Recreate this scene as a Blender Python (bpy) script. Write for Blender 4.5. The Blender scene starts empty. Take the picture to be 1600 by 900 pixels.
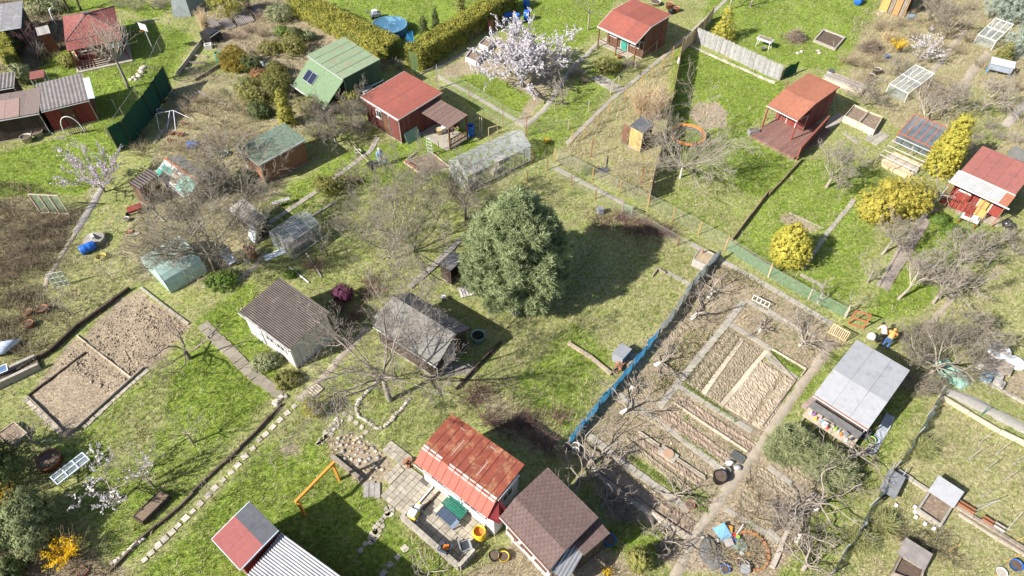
import bpy,math,random
import numpy as np
from mathutils import Vector,Matrix

# ------------------------------------------------------------------ camera, sky, sun, exposure
scene = bpy.context.scene
FPX,CAM_H,PITCH = 1067.0,34.0,math.radians(48)
SUN_EL,SUN_SHADOW_AZ = math.radians(36),math.radians(29)      # shadows fall toward this heading
cd = bpy.data.cameras.new('camera'); cam = bpy.data.objects.new('camera',cd)
scene.collection.objects.link(cam); scene.camera = cam
cd.sensor_width = 36; cd.lens = 36 * FPX / 1600; cd.clip_end = 2000; cd.clip_start = .5
cam.location = (0,0,CAM_H); cam.rotation_euler = (math.pi / 2 - PITCH,0,0)

world = bpy.data.worlds.new('World'); scene.world = world; world.use_nodes = True
wn = world.node_tree; bg = wn.nodes['Background']
sky = wn.nodes.new('ShaderNodeTexSky'); sky.sky_type = 'NISHITA'; sky.sun_disc = False
sky.sun_elevation = SUN_EL
tosun = (-math.cos(SUN_SHADOW_AZ),-math.sin(SUN_SHADOW_AZ))
sky.sun_rotation = math.atan2(tosun[0],tosun[1]) % (2 * math.pi)
sky.air_density = 1.0; sky.dust_density = 1.5
wn.links.new(sky.outputs[0],bg.inputs[0]); bg.inputs[1].default_value = .075
sd = bpy.data.lights.new('sun','SUN'); sd.energy = 5.0; sd.angle = math.radians(.55); sd.color = (1,.955,.88)
so = bpy.data.objects.new('sun',sd); scene.collection.objects.link(so)
so.rotation_euler = Vector((math.cos(SUN_SHADOW_AZ) * math.cos(SUN_EL),math.sin(SUN_SHADOW_AZ) * math.cos(SUN_EL),-math.sin(SUN_EL))).to_track_quat('-Z','Y').to_euler()
so.location = (-30,-10,60)
vs = scene.view_settings; vs.view_transform = 'Standard'; vs.look = 'None'; vs.gamma = 1; vs.use_curve_mapping = False
vs.exposure = 1.02
scene.render.engine = 'CYCLES'
try:
    scene.cycles.transparent_max_bounces = 24; scene.cycles.max_bounces = 6
except Exception: pass

# ------------------------------------------------------------------ survey helpers
def z(k,x,y):
    r,c = divmod(k - 1,4); return (c * 400 + x / 4,r * 225 + y / 4)
def P(p,h=0.0):
    dx = (p[0] - 800) / FPX; dy = -(p[1] - 450) / FPX
    Y = math.cos(PITCH) + dy * math.sin(PITCH); Z = -math.sin(PITCH) + dy * math.cos(PITCH)
    t = (h - CAM_H) / Z
    return Vector((dx * t,Y * t,h))
def frame(a,b,za):
    A = P(a,za); B = P(b,za); d = B - A
    return A,math.atan2(d.y,d.x),math.hypot(d.x,d.y)

RNG = np.random.default_rng(7); random.seed(7)
col = scene.collection

# ------------------------------------------------------------------ object helpers
def tag(o,label=None,cat=None,group=None,kind=None):
    if label: o['label'] = label
    if cat: o['category'] = cat
    if group: o['group'] = group
    if kind: o['kind'] = kind
    return o
def thing(name,label,cat,loc=(0,0,0),rz=0.0,group=None,kind=None):
    o = bpy.data.objects.new(name,None); col.objects.link(o)
    o.empty_display_size = .2; o.location = loc; o.rotation_euler = (0,0,rz)
    return tag(o,label,cat,group,kind)
def setting(name,loc=(0,0,0),rz=0.0,label=None):
    return thing(name,label,None,loc,rz,None,'structure')
def link(name,me,parent=None):
    o = bpy.data.objects.new(name,me); col.objects.link(o)
    if parent: o.parent = parent
    return o
def copy_tree(o,parent=None):
    c = o.copy(); col.objects.link(c); c.parent = parent
    for ch in o.children: copy_tree(ch,c)
    return c
def np_mesh(name,V,Fc,mats,smooth=False,mi=None):
    """V (n,3) array, Fc (m,k) array of equal-sized faces"""
    me = bpy.data.meshes.new(name); V = np.asarray(V,np.float32); Fc = np.asarray(Fc,np.int32)
    k = Fc.shape[1]; m = len(Fc)
    me.vertices.add(len(V)); me.vertices.foreach_set('co',V.ravel())
    me.loops.add(m * k); me.loops.foreach_set('vertex_index',Fc.ravel())
    me.polygons.add(m); me.polygons.foreach_set('loop_start',np.arange(0,m * k,k,dtype=np.int32))
    try: me.polygons.foreach_set('loop_total',np.full(m,k,np.int32))
    except Exception: pass
    if smooth: me.polygons.foreach_set('use_smooth',np.ones(m,bool))
    for x in (mats if isinstance(mats,(list,tuple)) else [mats]): me.materials.append(x)
    if mi is not None: me.polygons.foreach_set('material_index',np.asarray(mi,np.int32))
    me.update(calc_edges=True); me.validate(); return me

class MB:
    def __init__(s): s.v = []; s.f = []; s.m = []
    def add(s,vs,fs,mi=0):
        n = len(s.v); s.v += [tuple(p) for p in vs]
        for f in fs: s.f.append(tuple(i + n for i in f)); s.m.append(mi)
        return s
    def hexa(s,b,t,mi=0):
        return s.add(list(b) + list(t),[(3,2,1,0),(4,5,6,7),(0,1,5,4),(1,2,6,5),(2,3,7,6),(3,0,4,7)],mi)
    def box(s,x0,y0,z0,x1,y1,z1,mi=0):
        return s.hexa([(x0,y0,z0),(x1,y0,z0),(x1,y1,z0),(x0,y1,z0)],[(x0,y0,z1),(x1,y0,z1),(x1,y1,z1),(x0,y1,z1)],mi)
    def rbox(s,c,size,rz=0,mi=0,tilt=None):
        """box standing on c (centre of base), turned by rz"""
        M_ = Matrix.Translation(c) @ Matrix.Rotation(rz,4,'Z')
        if tilt: M_ = M_ @ Matrix.Rotation(tilt[0],4,'X') @ Matrix.Rotation(tilt[1],4,'Y')
        a,b,h = size[0] / 2,size[1] / 2,size[2]
        pts = [M_ @ Vector(q) for q in [(-a,-b,0),(a,-b,0),(a,b,0),(-a,b,0),(-a,-b,h),(a,-b,h),(a,b,h),(-a,b,h)]]
        return s.hexa(pts[:4],pts[4:],mi)
    def bar(s,p,q,w=.05,h=None,mi=0,up=(0,0,1)):
        p = Vector(p); q = Vector(q); d = (q - p).normalized(); h = h or w
        u = Vector(up)
        if abs(d.dot(u)) > .95: u = Vector((1,0,0))
        a = d.cross(u).normalized() * w / 2; b = a.cross(d).normalized() * h / 2
        return s.hexa([p - a - b,p + a - b,p + a + b,p - a + b],[q - a - b,q + a - b,q + a + b,q - a + b],mi)
    def slab(s,q,th,mi=0):
        """q: 4 corners counterclockwise seen from above/outside; thickness below"""
        q = [Vector(p) for p in q]; n = (q[1] - q[0]).cross(q[3] - q[0]).normalized() * th
        return s.hexa([p - n for p in q],q,mi)
    def tube(s,pts,rad,n=6,mi=0,cap=True):
        pts = np.asarray(pts,float); k = len(pts); rad = np.broadcast_to(np.asarray(rad,float),(k,))
        t = np.gradient(pts,axis=0); t /= np.linalg.norm(t,axis=1)[:,None] + 1e-9
        ref = np.array([0,0,1.]) if abs(t[:,2]).mean() < .8 else np.array([1.,0,0])
        a = np.cross(t,ref); a /= np.linalg.norm(a,axis=1)[:,None] + 1e-9; b = np.cross(t,a)
        an = np.arange(n) * 2 * math.pi / n
        R = pts[:,None] + rad[:,None,None] * (np.cos(an)[None,:,None] * a[:,None] + np.sin(an)[None,:,None] * b[:,None])
        f = [(i * n + j,i * n + (j + 1) % n,(i + 1) * n + (j + 1) % n,(i + 1) * n + j) for i in range(k - 1) for j in range(n)]
        if cap: f += [tuple(range(n))[::-1],tuple((k - 1) * n + j for j in range(n))]
        return s.add(R.reshape(-1,3).tolist(),f,mi)
    def tubes(s,lines,n=3):
        by = {}
        for p,r in lines: by.setdefault(len(p),[]).append((p,r))
        for k,L_ in by.items():
            pts = np.array([p for p,r in L_],float); rad = np.array([np.broadcast_to(r,(k,)) for p,r in L_]); q = len(L_)
            t = np.gradient(pts,axis=1); t /= np.linalg.norm(t,axis=2)[...,None] + 1e-9
            m = np.abs(t[:,:,2]).mean(1) < .8; ref = np.where(m[:,None,None],np.array([0,0,1.]),np.array([1.,0,0]))
            a = np.cross(t,ref); a /= np.linalg.norm(a,axis=2)[...,None] + 1e-9; b = np.cross(t,a); an = np.arange(n) * 2 * math.pi / n
            R = pts[:,:,None] + rad[:,:,None,None] * (np.cos(an)[:,None] * a[:,:,None] + np.sin(an)[:,None] * b[:,:,None])
            i,j = np.meshgrid(np.arange(k - 1),np.arange(n),indexing='ij'); f = np.stack([i * n + j,i * n + (j + 1) % n,(i + 1) * n + (j + 1) % n,(i + 1) * n + j],-1).reshape(-1,4)
            s.add(R.reshape(-1,3).tolist(),(f[None] + (np.arange(q) * k * n)[:,None,None]).reshape(-1,4).tolist())
        return s
    def lathe(s,prof,c=(0,0,0),n=16,mi=0,cap0=False,cap1=False):
        """prof [(r,z)...]"""
        vs = [(c[0] + r * math.cos(2 * math.pi * j / n),c[1] + r * math.sin(2 * math.pi * j / n),c[2] + h) for r,h in prof for j in range(n)]
        k = len(prof); f = [(i * n + j,i * n + (j + 1) % n,(i + 1) * n + (j + 1) % n,(i + 1) * n + j) for i in range(k - 1) for j in range(n)]
        if cap0: f.append(tuple(range(n))[::-1])
        if cap1: f.append(tuple((k - 1) * n + j for j in range(n)))
        return s.add(vs,f,mi)
    def prism(s,poly,z0,z1,mi=0):
        n = len(poly); vs = [(p[0],p[1],z0) for p in poly] + [(p[0],p[1],z1) for p in poly]
        return s.add(vs,[tuple(range(n))[::-1],tuple(range(n,2 * n))] + [(i,(i + 1) % n,n + (i + 1) % n,n + i) for i in range(n)],mi)
    def mesh(s,name,mats,smooth=False):
        me = bpy.data.meshes.new(name); me.from_pydata(s.v,[],s.f)
        for x in (mats if isinstance(mats,(list,tuple)) else [mats]): me.materials.append(x)
        me.polygons.foreach_set('material_index',np.array(s.m,np.int32))
        if smooth: me.polygons.foreach_set('use_smooth',np.ones(len(s.f),bool))
        me.update(); return me
    def build(s,name,mats,parent=None,smooth=False):
        return link(name,s.mesh(name,mats,smooth),parent)

# ------------------------------------------------------------------ materials
MATS = {}
def nodes_of(name):
    m = bpy.data.materials.new(name); m.use_nodes = True; nt = m.node_tree
    return m,nt,nt.nodes['Principled BSDF'],nt.nodes['Material Output']
def N(nt,t,**kw):
    n = nt.nodes.new(t)
    for k,v in kw.items(): setattr(n,k,v)
    return n
def M(name,c1,c2=None,scale=4,rough=.85,bump=0.0,bscale=None,metal=0,spec=.25,stretch=None,c3=None,c3amt=.5,c3scale=1.2,world_tex=False,island=0):
    if name in MATS: return MATS[name]
    m,nt,b,out = nodes_of(name); L = nt.links.new
    c2 = c2 or tuple(x * .72 for x in c1)
    tc = N(nt,'ShaderNodeTexCoord'); geo = N(nt,'ShaderNodeNewGeometry')
    src = geo.outputs['Position'] if world_tex else tc.outputs['Object']
    mp = N(nt,'ShaderNodeMapping'); L(src,mp.inputs[0])
    if stretch: mp.inputs['Scale'].default_value = stretch
    no = N(nt,'ShaderNodeTexNoise'); no.inputs['Scale'].default_value = scale; no.inputs['Detail'].default_value = 8; no.inputs['Roughness'].default_value = .68
    L(mp.outputs[0],no.inputs[0])
    rp = N(nt,'ShaderNodeValToRGB'); rp.color_ramp.elements[0].position = .34; rp.color_ramp.elements[1].position = .66
    rp.color_ramp.elements[0].color = (*c2,1); rp.color_ramp.elements[1].color = (*c1,1); L(no.outputs[0],rp.inputs[0])
    o = rp.outputs[0]
    if c3:
        n3 = N(nt,'ShaderNodeTexNoise'); n3.inputs['Scale'].default_value = c3scale; n3.inputs['Detail'].default_value = 10; n3.inputs['Roughness'].default_value = .75
        L(mp.outputs[0],n3.inputs[0]); r3 = N(nt,'ShaderNodeValToRGB')
        e = .62 - .25 * c3amt; r3.color_ramp.elements[0].position = e; r3.color_ramp.elements[1].position = e + .12
        L(n3.outputs[0],r3.inputs[0]); mx = N(nt,'ShaderNodeMix',data_type='RGBA'); L(r3.outputs[0],mx.inputs[0]); L(o,mx.inputs[6]); mx.inputs[7].default_value = (*c3,1); o = mx.outputs[2]
    if island:
        mm = N(nt,'ShaderNodeMapRange'); L(geo.outputs['Random Per Island'],mm.inputs[0]); mm.inputs[3].default_value = 1 - island; mm.inputs[4].default_value = 1 + island
        oi = N(nt,'ShaderNodeObjectInfo'); m2 = N(nt,'ShaderNodeMapRange'); L(oi.outputs['Random'],m2.inputs[0]); m2.inputs[3].default_value = 1 - island * .8; m2.inputs[4].default_value = 1 + island * .8
        mu = N(nt,'ShaderNodeMath',operation='MULTIPLY'); L(mm.outputs[0],mu.inputs[0]); L(m2.outputs[0],mu.inputs[1])
        vm = N(nt,'ShaderNodeVectorMath',operation='SCALE'); L(o,vm.inputs[0]); L(mu.outputs[0],vm.inputs[3]); o = vm.outputs[0]
    L(o,b.inputs['Base Color']); b.inputs['Roughness'].default_value = rough; b.inputs['Metallic'].default_value = metal
    b.inputs['Specular IOR Level'].default_value = spec
    if bump:
        nb = N(nt,'ShaderNodeTexNoise'); nb.inputs['Scale'].default_value = bscale or scale * 4; nb.inputs['Detail'].default_value = 6; L(mp.outputs[0],nb.inputs[0])
        bp = N(nt,'ShaderNodeBump'); bp.inputs['Strength'].default_value = min(1,bump); bp.inputs['Distance'].default_value = .03; L(nb.outputs[0],bp.inputs['Height']); L(bp.outputs[0],b.inputs['Normal'])
    MATS[name] = m; return m
def leaf_mat(name,c1,c2,trans=.3,nscale=1.3,var=.35):
    m,nt,b,out = nodes_of(name); L = nt.links.new
    geo = N(nt,'ShaderNodeNewGeometry'); no = N(nt,'ShaderNodeTexNoise'); no.inputs['Scale'].default_value = nscale; no.inputs['Detail'].default_value = 4
    L(geo.outputs['Position'],no.inputs[0])
    ad = N(nt,'ShaderNodeMath',operation='MULTIPLY_ADD'); L(geo.outputs['Random Per Island'],ad.inputs[0]); ad.inputs[1].default_value = .5
    sb = N(nt,'ShaderNodeMath',operation='MULTIPLY_ADD'); L(no.outputs[0],sb.inputs[0]); sb.inputs[1].default_value = 1.6; sb.inputs[2].default_value = -.55; L(sb.outputs[0],ad.inputs[2])
    mx = N(nt,'ShaderNodeMix',data_type='RGBA'); mx.clamp_factor = True; L(ad.outputs[0],mx.inputs[0]); mx.inputs[6].default_value = (*c2,1); mx.inputs[7].default_value = (*c1,1)
    L(mx.outputs[2],b.inputs['Base Color']); b.inputs['Roughness'].default_value = .7; b.inputs['Specular IOR Level'].default_value = .25
    tr = N(nt,'ShaderNodeBsdfTranslucent'); L(mx.outputs[2],tr.inputs[0])
    ms = N(nt,'ShaderNodeMixShader'); ms.inputs[0].default_value = trans; L(b.outputs[0],ms.inputs[1]); L(tr.outputs[0],ms.inputs[2]); L(ms.outputs[0],out.inputs[0])
    return m
def sheer_mat(name,c,opacity,rough=.5,noise=0.0,nscale=6,spec=.3):
    """netting, film or glass: partly see-through"""
    m,nt,b,out = nodes_of(name); L = nt.links.new
    b.inputs['Base Color'].default_value = (*c,1); b.inputs['Roughness'].default_value = rough; b.inputs['Specular IOR Level'].default_value = spec
    t = N(nt,'ShaderNodeBsdfTransparent'); ms = N(nt,'ShaderNodeMixShader'); ms.inputs[0].default_value = opacity
    if noise:
        tc = N(nt,'ShaderNodeTexCoord'); no = N(nt,'ShaderNodeTexNoise'); no.inputs['Scale'].default_value = nscale; no.inputs['Detail'].default_value = 6; L(tc.outputs['Object'],no.inputs[0])
        mr = N(nt,'ShaderNodeMapRange'); L(no.outputs[0],mr.inputs[0]); mr.inputs[1].default_value = .3; mr.inputs[2].default_value = .7; mr.inputs[3].default_value = max(0,opacity - noise); mr.inputs[4].default_value = min(1,opacity + noise); L(mr.outputs[0],ms.inputs[0])
    L(t.outputs[0],ms.inputs[1]); L(b.outputs[0],ms.inputs[2]); L(ms.outputs[0],out.inputs[0])
    return m

concrete = M('concrete',(.38,.35,.30),(.24,.215,.175),5,bump=.4,c3=(.2,.18,.14),c3amt=.25,c3scale=2.5,island=.14)
paver = M('paver',(.40,.36,.295),(.27,.24,.19),4,bump=.4,c3=(.22,.2,.14),c3amt=.3,c3scale=3,island=.2)
stone = M('stone',(.52,.47,.40),(.30,.26,.21),4,bump=.6,c3=(.38,.27,.17),c3amt=.3,island=.35)
white_stone = M('pale_stone',(.50,.46,.40),(.31,.27,.21),4,bump=.6,island=.25)
brick = M('brick',(.33,.165,.095),(.21,.10,.06),5,bump=.4,island=.25)
orange_brick = M('orange_brick',(.42,.2,.085),(.3,.135,.065),5,bump=.3,island=.12)
old_wood = M('old_wood',(.34,.29,.24),(.19,.155,.12),6,bump=.5,stretch=(1,1,.3),island=.25)
grey_wood = M('grey_wood',(.40,.375,.345),(.24,.22,.20),6,bump=.5,island=.22)
pale_wood = M('pale_wood',(.52,.45,.35),(.36,.30,.22),6,bump=.3,island=.2)
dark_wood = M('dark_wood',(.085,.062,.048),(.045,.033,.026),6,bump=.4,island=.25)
brown_wood = M('brown_wood',(.17,.085,.05),(.09,.045,.03),6,bump=.4,island=.2)
orange_wood = M('orange_wood',(.62,.30,.055),(.5,.22,.04),5,island=.1)
yellow_wood = M('yellow_wood',(.50,.33,.12),(.40,.255,.085),5,island=.1)
bamboo = M('bamboo',(.62,.5,.32),(.42,.31,.18),5,island=.25)
white_paint = M('white_paint',(.60,.59,.57),(.45,.435,.41),3,rough=.6,bump=.2,c3=(.42,.38,.33),c3amt=.12,island=.06)
white_plastic = M('white_plastic',(.68,.69,.7),(.56,.57,.59),3,rough=.45)
bluish_white = M('bluish_white',(.62,.68,.76),(.5,.56,.65),3,rough=.5)
maroon = M('maroon_boards',(.19,.062,.052),(.10,.034,.03),5,bump=.4,stretch=(3,3,.5),island=.25)
red_boards = M('red_boards',(.26,.055,.042),(.17,.034,.028),4,bump=.3,island=.15)
red_felt = M('red_felt',(.27,.088,.066),(.22,.068,.052),3,bump=.35,bscale=30,c3=(.20,.075,.06),c3amt=.45,c3scale=1.1,island=.09)
orange_felt = M('orange_felt',(.33,.135,.082),(.27,.105,.065),3,bump=.35,bscale=30,c3=(.24,.10,.07),c3amt=.4,island=.07)
pink_felt = M('pink_felt',(.30,.118,.10),(.245,.092,.078),3,bump=.35,bscale=30,c3=(.22,.095,.085),c3amt=.35,island=.06)
red_tile = M('red_tile',(.29,.105,.09),(.215,.075,.065),4,bump=.3,c3=(.2,.07,.06),c3amt=.3,island=.16)
brown_shingle = M('brown_shingle',(.14,.096,.088),(.10,.068,.062),7,bump=.4,bscale=40,c3=(.12,.088,.08),c3amt=.4,island=.09)
grey_felt = M('grey_felt',(.20,.195,.18),(.135,.13,.118),3,bump=.4,bscale=25,c3=(.25,.24,.22),c3amt=.3,island=.1)
dark_felt = M('dark_felt',(.125,.125,.13),(.08,.08,.085),4,bump=.4,bscale=25,island=.12)
slate_felt = M('slate_felt',(.095,.10,.112),(.07,.074,.084),4,bump=.3,bscale=25,island=.06)
light_roof = M('light_grey_roof',(.34,.345,.365),(.285,.29,.305),2.5,rough=.65,bump=.25,c3=(.235,.235,.235),c3amt=.3,c3scale=2.2,island=.03)
corr_brown = M('brown_corrugated',(.095,.074,.067),(.055,.043,.039),3,rough=.65,bump=.3,c3=(.14,.115,.10),c3amt=.25)
corr_grey = M('grey_corrugated',(.235,.21,.20),(.15,.135,.128),2,rough=.6,bump=.2,c3=(.17,.14,.13),c3amt=.25)
corr_metal = M('bare_corrugated',(.46,.465,.48),(.34,.345,.36),2,rough=.38,metal=.55)
corr_white = M('white_corrugated',(.42,.42,.415),(.31,.31,.30),2,rough=.5,c3=(.38,.36,.33),c3amt=.25)
rust_roof = M('rusty_red_paint',(.235,.062,.036),(.165,.045,.03),2,rough=.7,bump=.25,c3=(.31,.155,.085),c3amt=.45,c3scale=1.6,island=.1)
red_metal = M('red_painted_metal',(.33,.082,.055),(.28,.068,.048),3,rough=.55,c3=(.36,.11,.08),c3amt=.2,island=.06)
dark_red_metal = M('dark_red_metal',(.20,.03,.03),(.15,.02,.025),3,rough=.5)
silver_patch = M('silver_patch',(.44,.38,.36),(.34,.25,.23),3,rough=.5,island=.15)
green_roof = M('green_metal_roof',(.22,.28,.175),(.165,.225,.14),2.5,rough=.65,c3=(.27,.19,.13),c3amt=.36,c3scale=1.4,island=.05)
green_boards = M('green_boards',(.085,.145,.085),(.055,.10,.06),4,bump=.2,island=.1)
green_shingle = M('green_shingle',(.17,.22,.165),(.11,.15,.115),5,bump=.4,bscale=30,c3=(.2,.2,.16),c3amt=.3,island=.15)
solar = M('solar_cells',(.018,.022,.05),(.012,.015,.035),3,rough=.15,spec=.6)
steel = M('galvanised_steel',(.5,.5,.5),(.38,.38,.38),4,rough=.45,metal=.4)
rust = M('rusty_steel',(.33,.13,.06),(.2,.08,.04),8,rough=.8,island=.1)
green_steel = M('green_steel',(.06,.2,.13),None,4,rough=.5)
black_plastic = M('black_plastic',(.022,.022,.024),None,4,rough=.5)
dark_glass = M('window_glass',(.05,.06,.07),(.03,.035,.04),2,rough=.08,spec=.7)
blue_plastic = M('blue_plastic',(.02,.13,.52),(.015,.1,.42),3,rough=.4,spec=.4)
bright_blue = M('blue_tarp',(.075,.36,.66),(.05,.28,.56),3,rough=.5,bump=.3)
pool_blue = M('pool_liner',(.07,.17,.26),(.05,.13,.21),2,rough=.45,bump=.4,bscale=5,c3=(.2,.38,.48),c3amt=.3,c3scale=1)
teal = M('teal_paint',(.05,.27,.22),(.04,.2,.16),3,rough=.5)
bench_green = M('bench_green',(.03,.17,.12),(.02,.12,.085),4,rough=.5)
screen_green = M('green_screen_cloth',(.015,.085,.05),(.01,.06,.035),3,rough=.8,bump=.3,bscale=20)
terracotta = M('terracotta',(.42,.17,.085),(.32,.12,.06),5,rough=.8,island=.15)
yellow_plastic = M('yellow_plastic',(.7,.5,.04),(.6,.4,.03),4,rough=.45)
orange_plastic = M('orange_plastic',(.72,.2,.03),None,4,rough=.5)
red_plastic = M('red_plastic',(.62,.05,.03),None,4,rough=.45)
grey_plastic = M('grey_plastic',(.24,.25,.27),(.17,.18,.19),4,rough=.5)
navy = M('navy_cloth',(.06,.085,.13),(.04,.055,.09),4,rough=.8,bump=.2)
soil_mat = M('garden_soil',(.27,.205,.15),(.15,.11,.08),8,bump=1,bscale=20,c3=(.36,.29,.21),c3amt=.35,c3scale=4,world_tex=True)
dark_soil = M('dark_soil',(.14,.10,.075),(.08,.058,.042),8,bump=1,bscale=20,world_tex=True)
clod_mat = M('soil_clods',(.42,.34,.245),(.27,.21,.15),3,bump=.5,world_tex=True,island=.3)
sand = M('earth_path',(.39,.335,.265),(.28,.235,.18),2.5,bump=.7,bscale=18,c3=(.25,.22,.14),c3amt=.25,c3scale=1.5,world_tex=True)
bark = M('bark',(.20,.165,.13),(.115,.09,.07),6,bump=.6,island=.15)
pale_bark = M('pale_bark',(.34,.30,.25),(.21,.18,.145),5,bump=.6)
lime_bark = M('limewashed_bark',(.68,.66,.62),(.48,.44,.39),5,bump=.5)
twig_mat = M('twigs',(.34,.295,.25),(.19,.16,.135),5,island=.3)
olive_twig = M('mossy_twigs',(.34,.30,.24),(.19,.165,.125),5,island=.3)
pale_twig = M('pale_twigs',(.41,.36,.30),(.25,.215,.175),5,island=.25)
red_twig = M('reddish_twigs',(.22,.125,.115),(.13,.075,.07),5,island=.3)
dry_reed = M('dry_reed',(.60,.48,.31),(.40,.30,.18),3,island=.3)
silver_reed = M('weathered_reed',(.36,.355,.345),(.24,.235,.225),3,island=.2)
glass = sheer_mat('greenhouse_glass',(.40,.46,.49),.28,.1,.14,3,spec=.7)
dark_pane = sheer_mat('dark_glass_panes',(.12,.15,.19),.62,.08,.2,2,spec=.8)
film = sheer_mat('greenhouse_film',(.50,.53,.55),.36,.2,.3,3,spec=.6)
net_green = sheer_mat('green_netting',(.16,.27,.18),.42,.8,.12,4)
net_wire = sheer_mat('wire_mesh',(.33,.33,.28),.13,.7)
net_dark = sheer_mat('dark_netting',(.10,.13,.13),.78,.8,.18,5)
net_teal = sheer_mat('teal_film',(.40,.56,.51),.82,.4,.12,3)
pale_sheet = M('pale_sheeting',(.42,.46,.46),(.28,.32,.33),3,rough=.5,bump=.3)
tarp_blue = leaf_mat('blue_tarpaulin',(.11,.42,.74),(.06,.30,.58),.55,1.5); sheet_film = leaf_mat('sheeting_film',(.50,.54,.54),(.32,.36,.36),.5,.8)
skin = M('skin',(.55,.32,.23),(.5,.28,.2),4,rough=.6)
lf_pine = leaf_mat('pine_needles',(.44,.49,.26),(.15,.20,.09),.25)
lf_thuja = leaf_mat('thuja_leaves',(.60,.53,.09),(.27,.27,.05),.3)
lf_hedge = leaf_mat('hedge_leaves',(.48,.44,.09),(.16,.18,.035),.3)
lf_yew = leaf_mat('dark_conifer_leaves',(.14,.18,.06),(.055,.08,.03),.25)
lf_olive = leaf_mat('olive_leaves',(.34,.32,.09),(.13,.14,.045),.3)
lf_gold = leaf_mat('golden_leaves',(.46,.36,.08),(.24,.2,.045),.3)
lf_grey = leaf_mat('grey_green_leaves',(.40,.42,.22),(.16,.19,.09),.25)
lf_spruce = leaf_mat('blue_spruce_needles',(.46,.52,.44),(.22,.27,.22),.2)
lf_fresh = leaf_mat('fresh_leaves',(.22,.32,.06),(.09,.15,.03),.35)
lf_strap = leaf_mat('strap_leaves',(.42,.42,.19),(.22,.24,.09),.3)
bl_white = leaf_mat('white_blossom',(.76,.74,.77),(.54,.50,.54),.3)
bl_lilac = leaf_mat('lilac_blossom',(.72,.64,.72),(.52,.44,.52),.3)
bl_yellow = leaf_mat('yellow_blossom',(.85,.60,.02),(.65,.42,.01),.3)
bl_purple = leaf_mat('purple_leaves',(.20,.06,.12),(.10,.03,.06),.3)
# ------------------------------------------------------------------ ground
_tab = np.random.default_rng(3).random((256,256))
def vnoise(x,y,s,seed=0):
    x = x / s + seed * 17.3; y = y / s + seed * 9.1
    xi = np.floor(x).astype(int); yi = np.floor(y).astype(int); fx = x - xi; fy = y - yi
    fx = fx * fx * (3 - 2 * fx); fy = fy * fy * (3 - 2 * fy)
    t = lambda i,j: _tab[(xi + i) & 255,(yi + j) & 255]
    return (t(0,0) * (1 - fx) + t(1,0) * fx) * (1 - fy) + (t(0,1) * (1 - fx) + t(1,1) * fx) * fy
def fbm(x,y,s,seed=0,oc=4):
    v = 0; a = .5; tot = 0
    for i in range(oc): v = v + a * vnoise(x,y,s / 2 ** i,seed + i); tot += a; a *= .55
    return v / tot
def inpoly(x,y,pts):
    ins = np.zeros(x.shape,bool); n = len(pts)
    for i in range(n):
        x0,y0 = pts[i]; x1,y1 = pts[(i + 1) % n]
        if y0 == y1: continue
        c = ((y0 > y) != (y1 > y)) & (x < (x1 - x0) * (y - y0) / (y1 - y0) + x0)
        ins ^= c
    return ins
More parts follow.
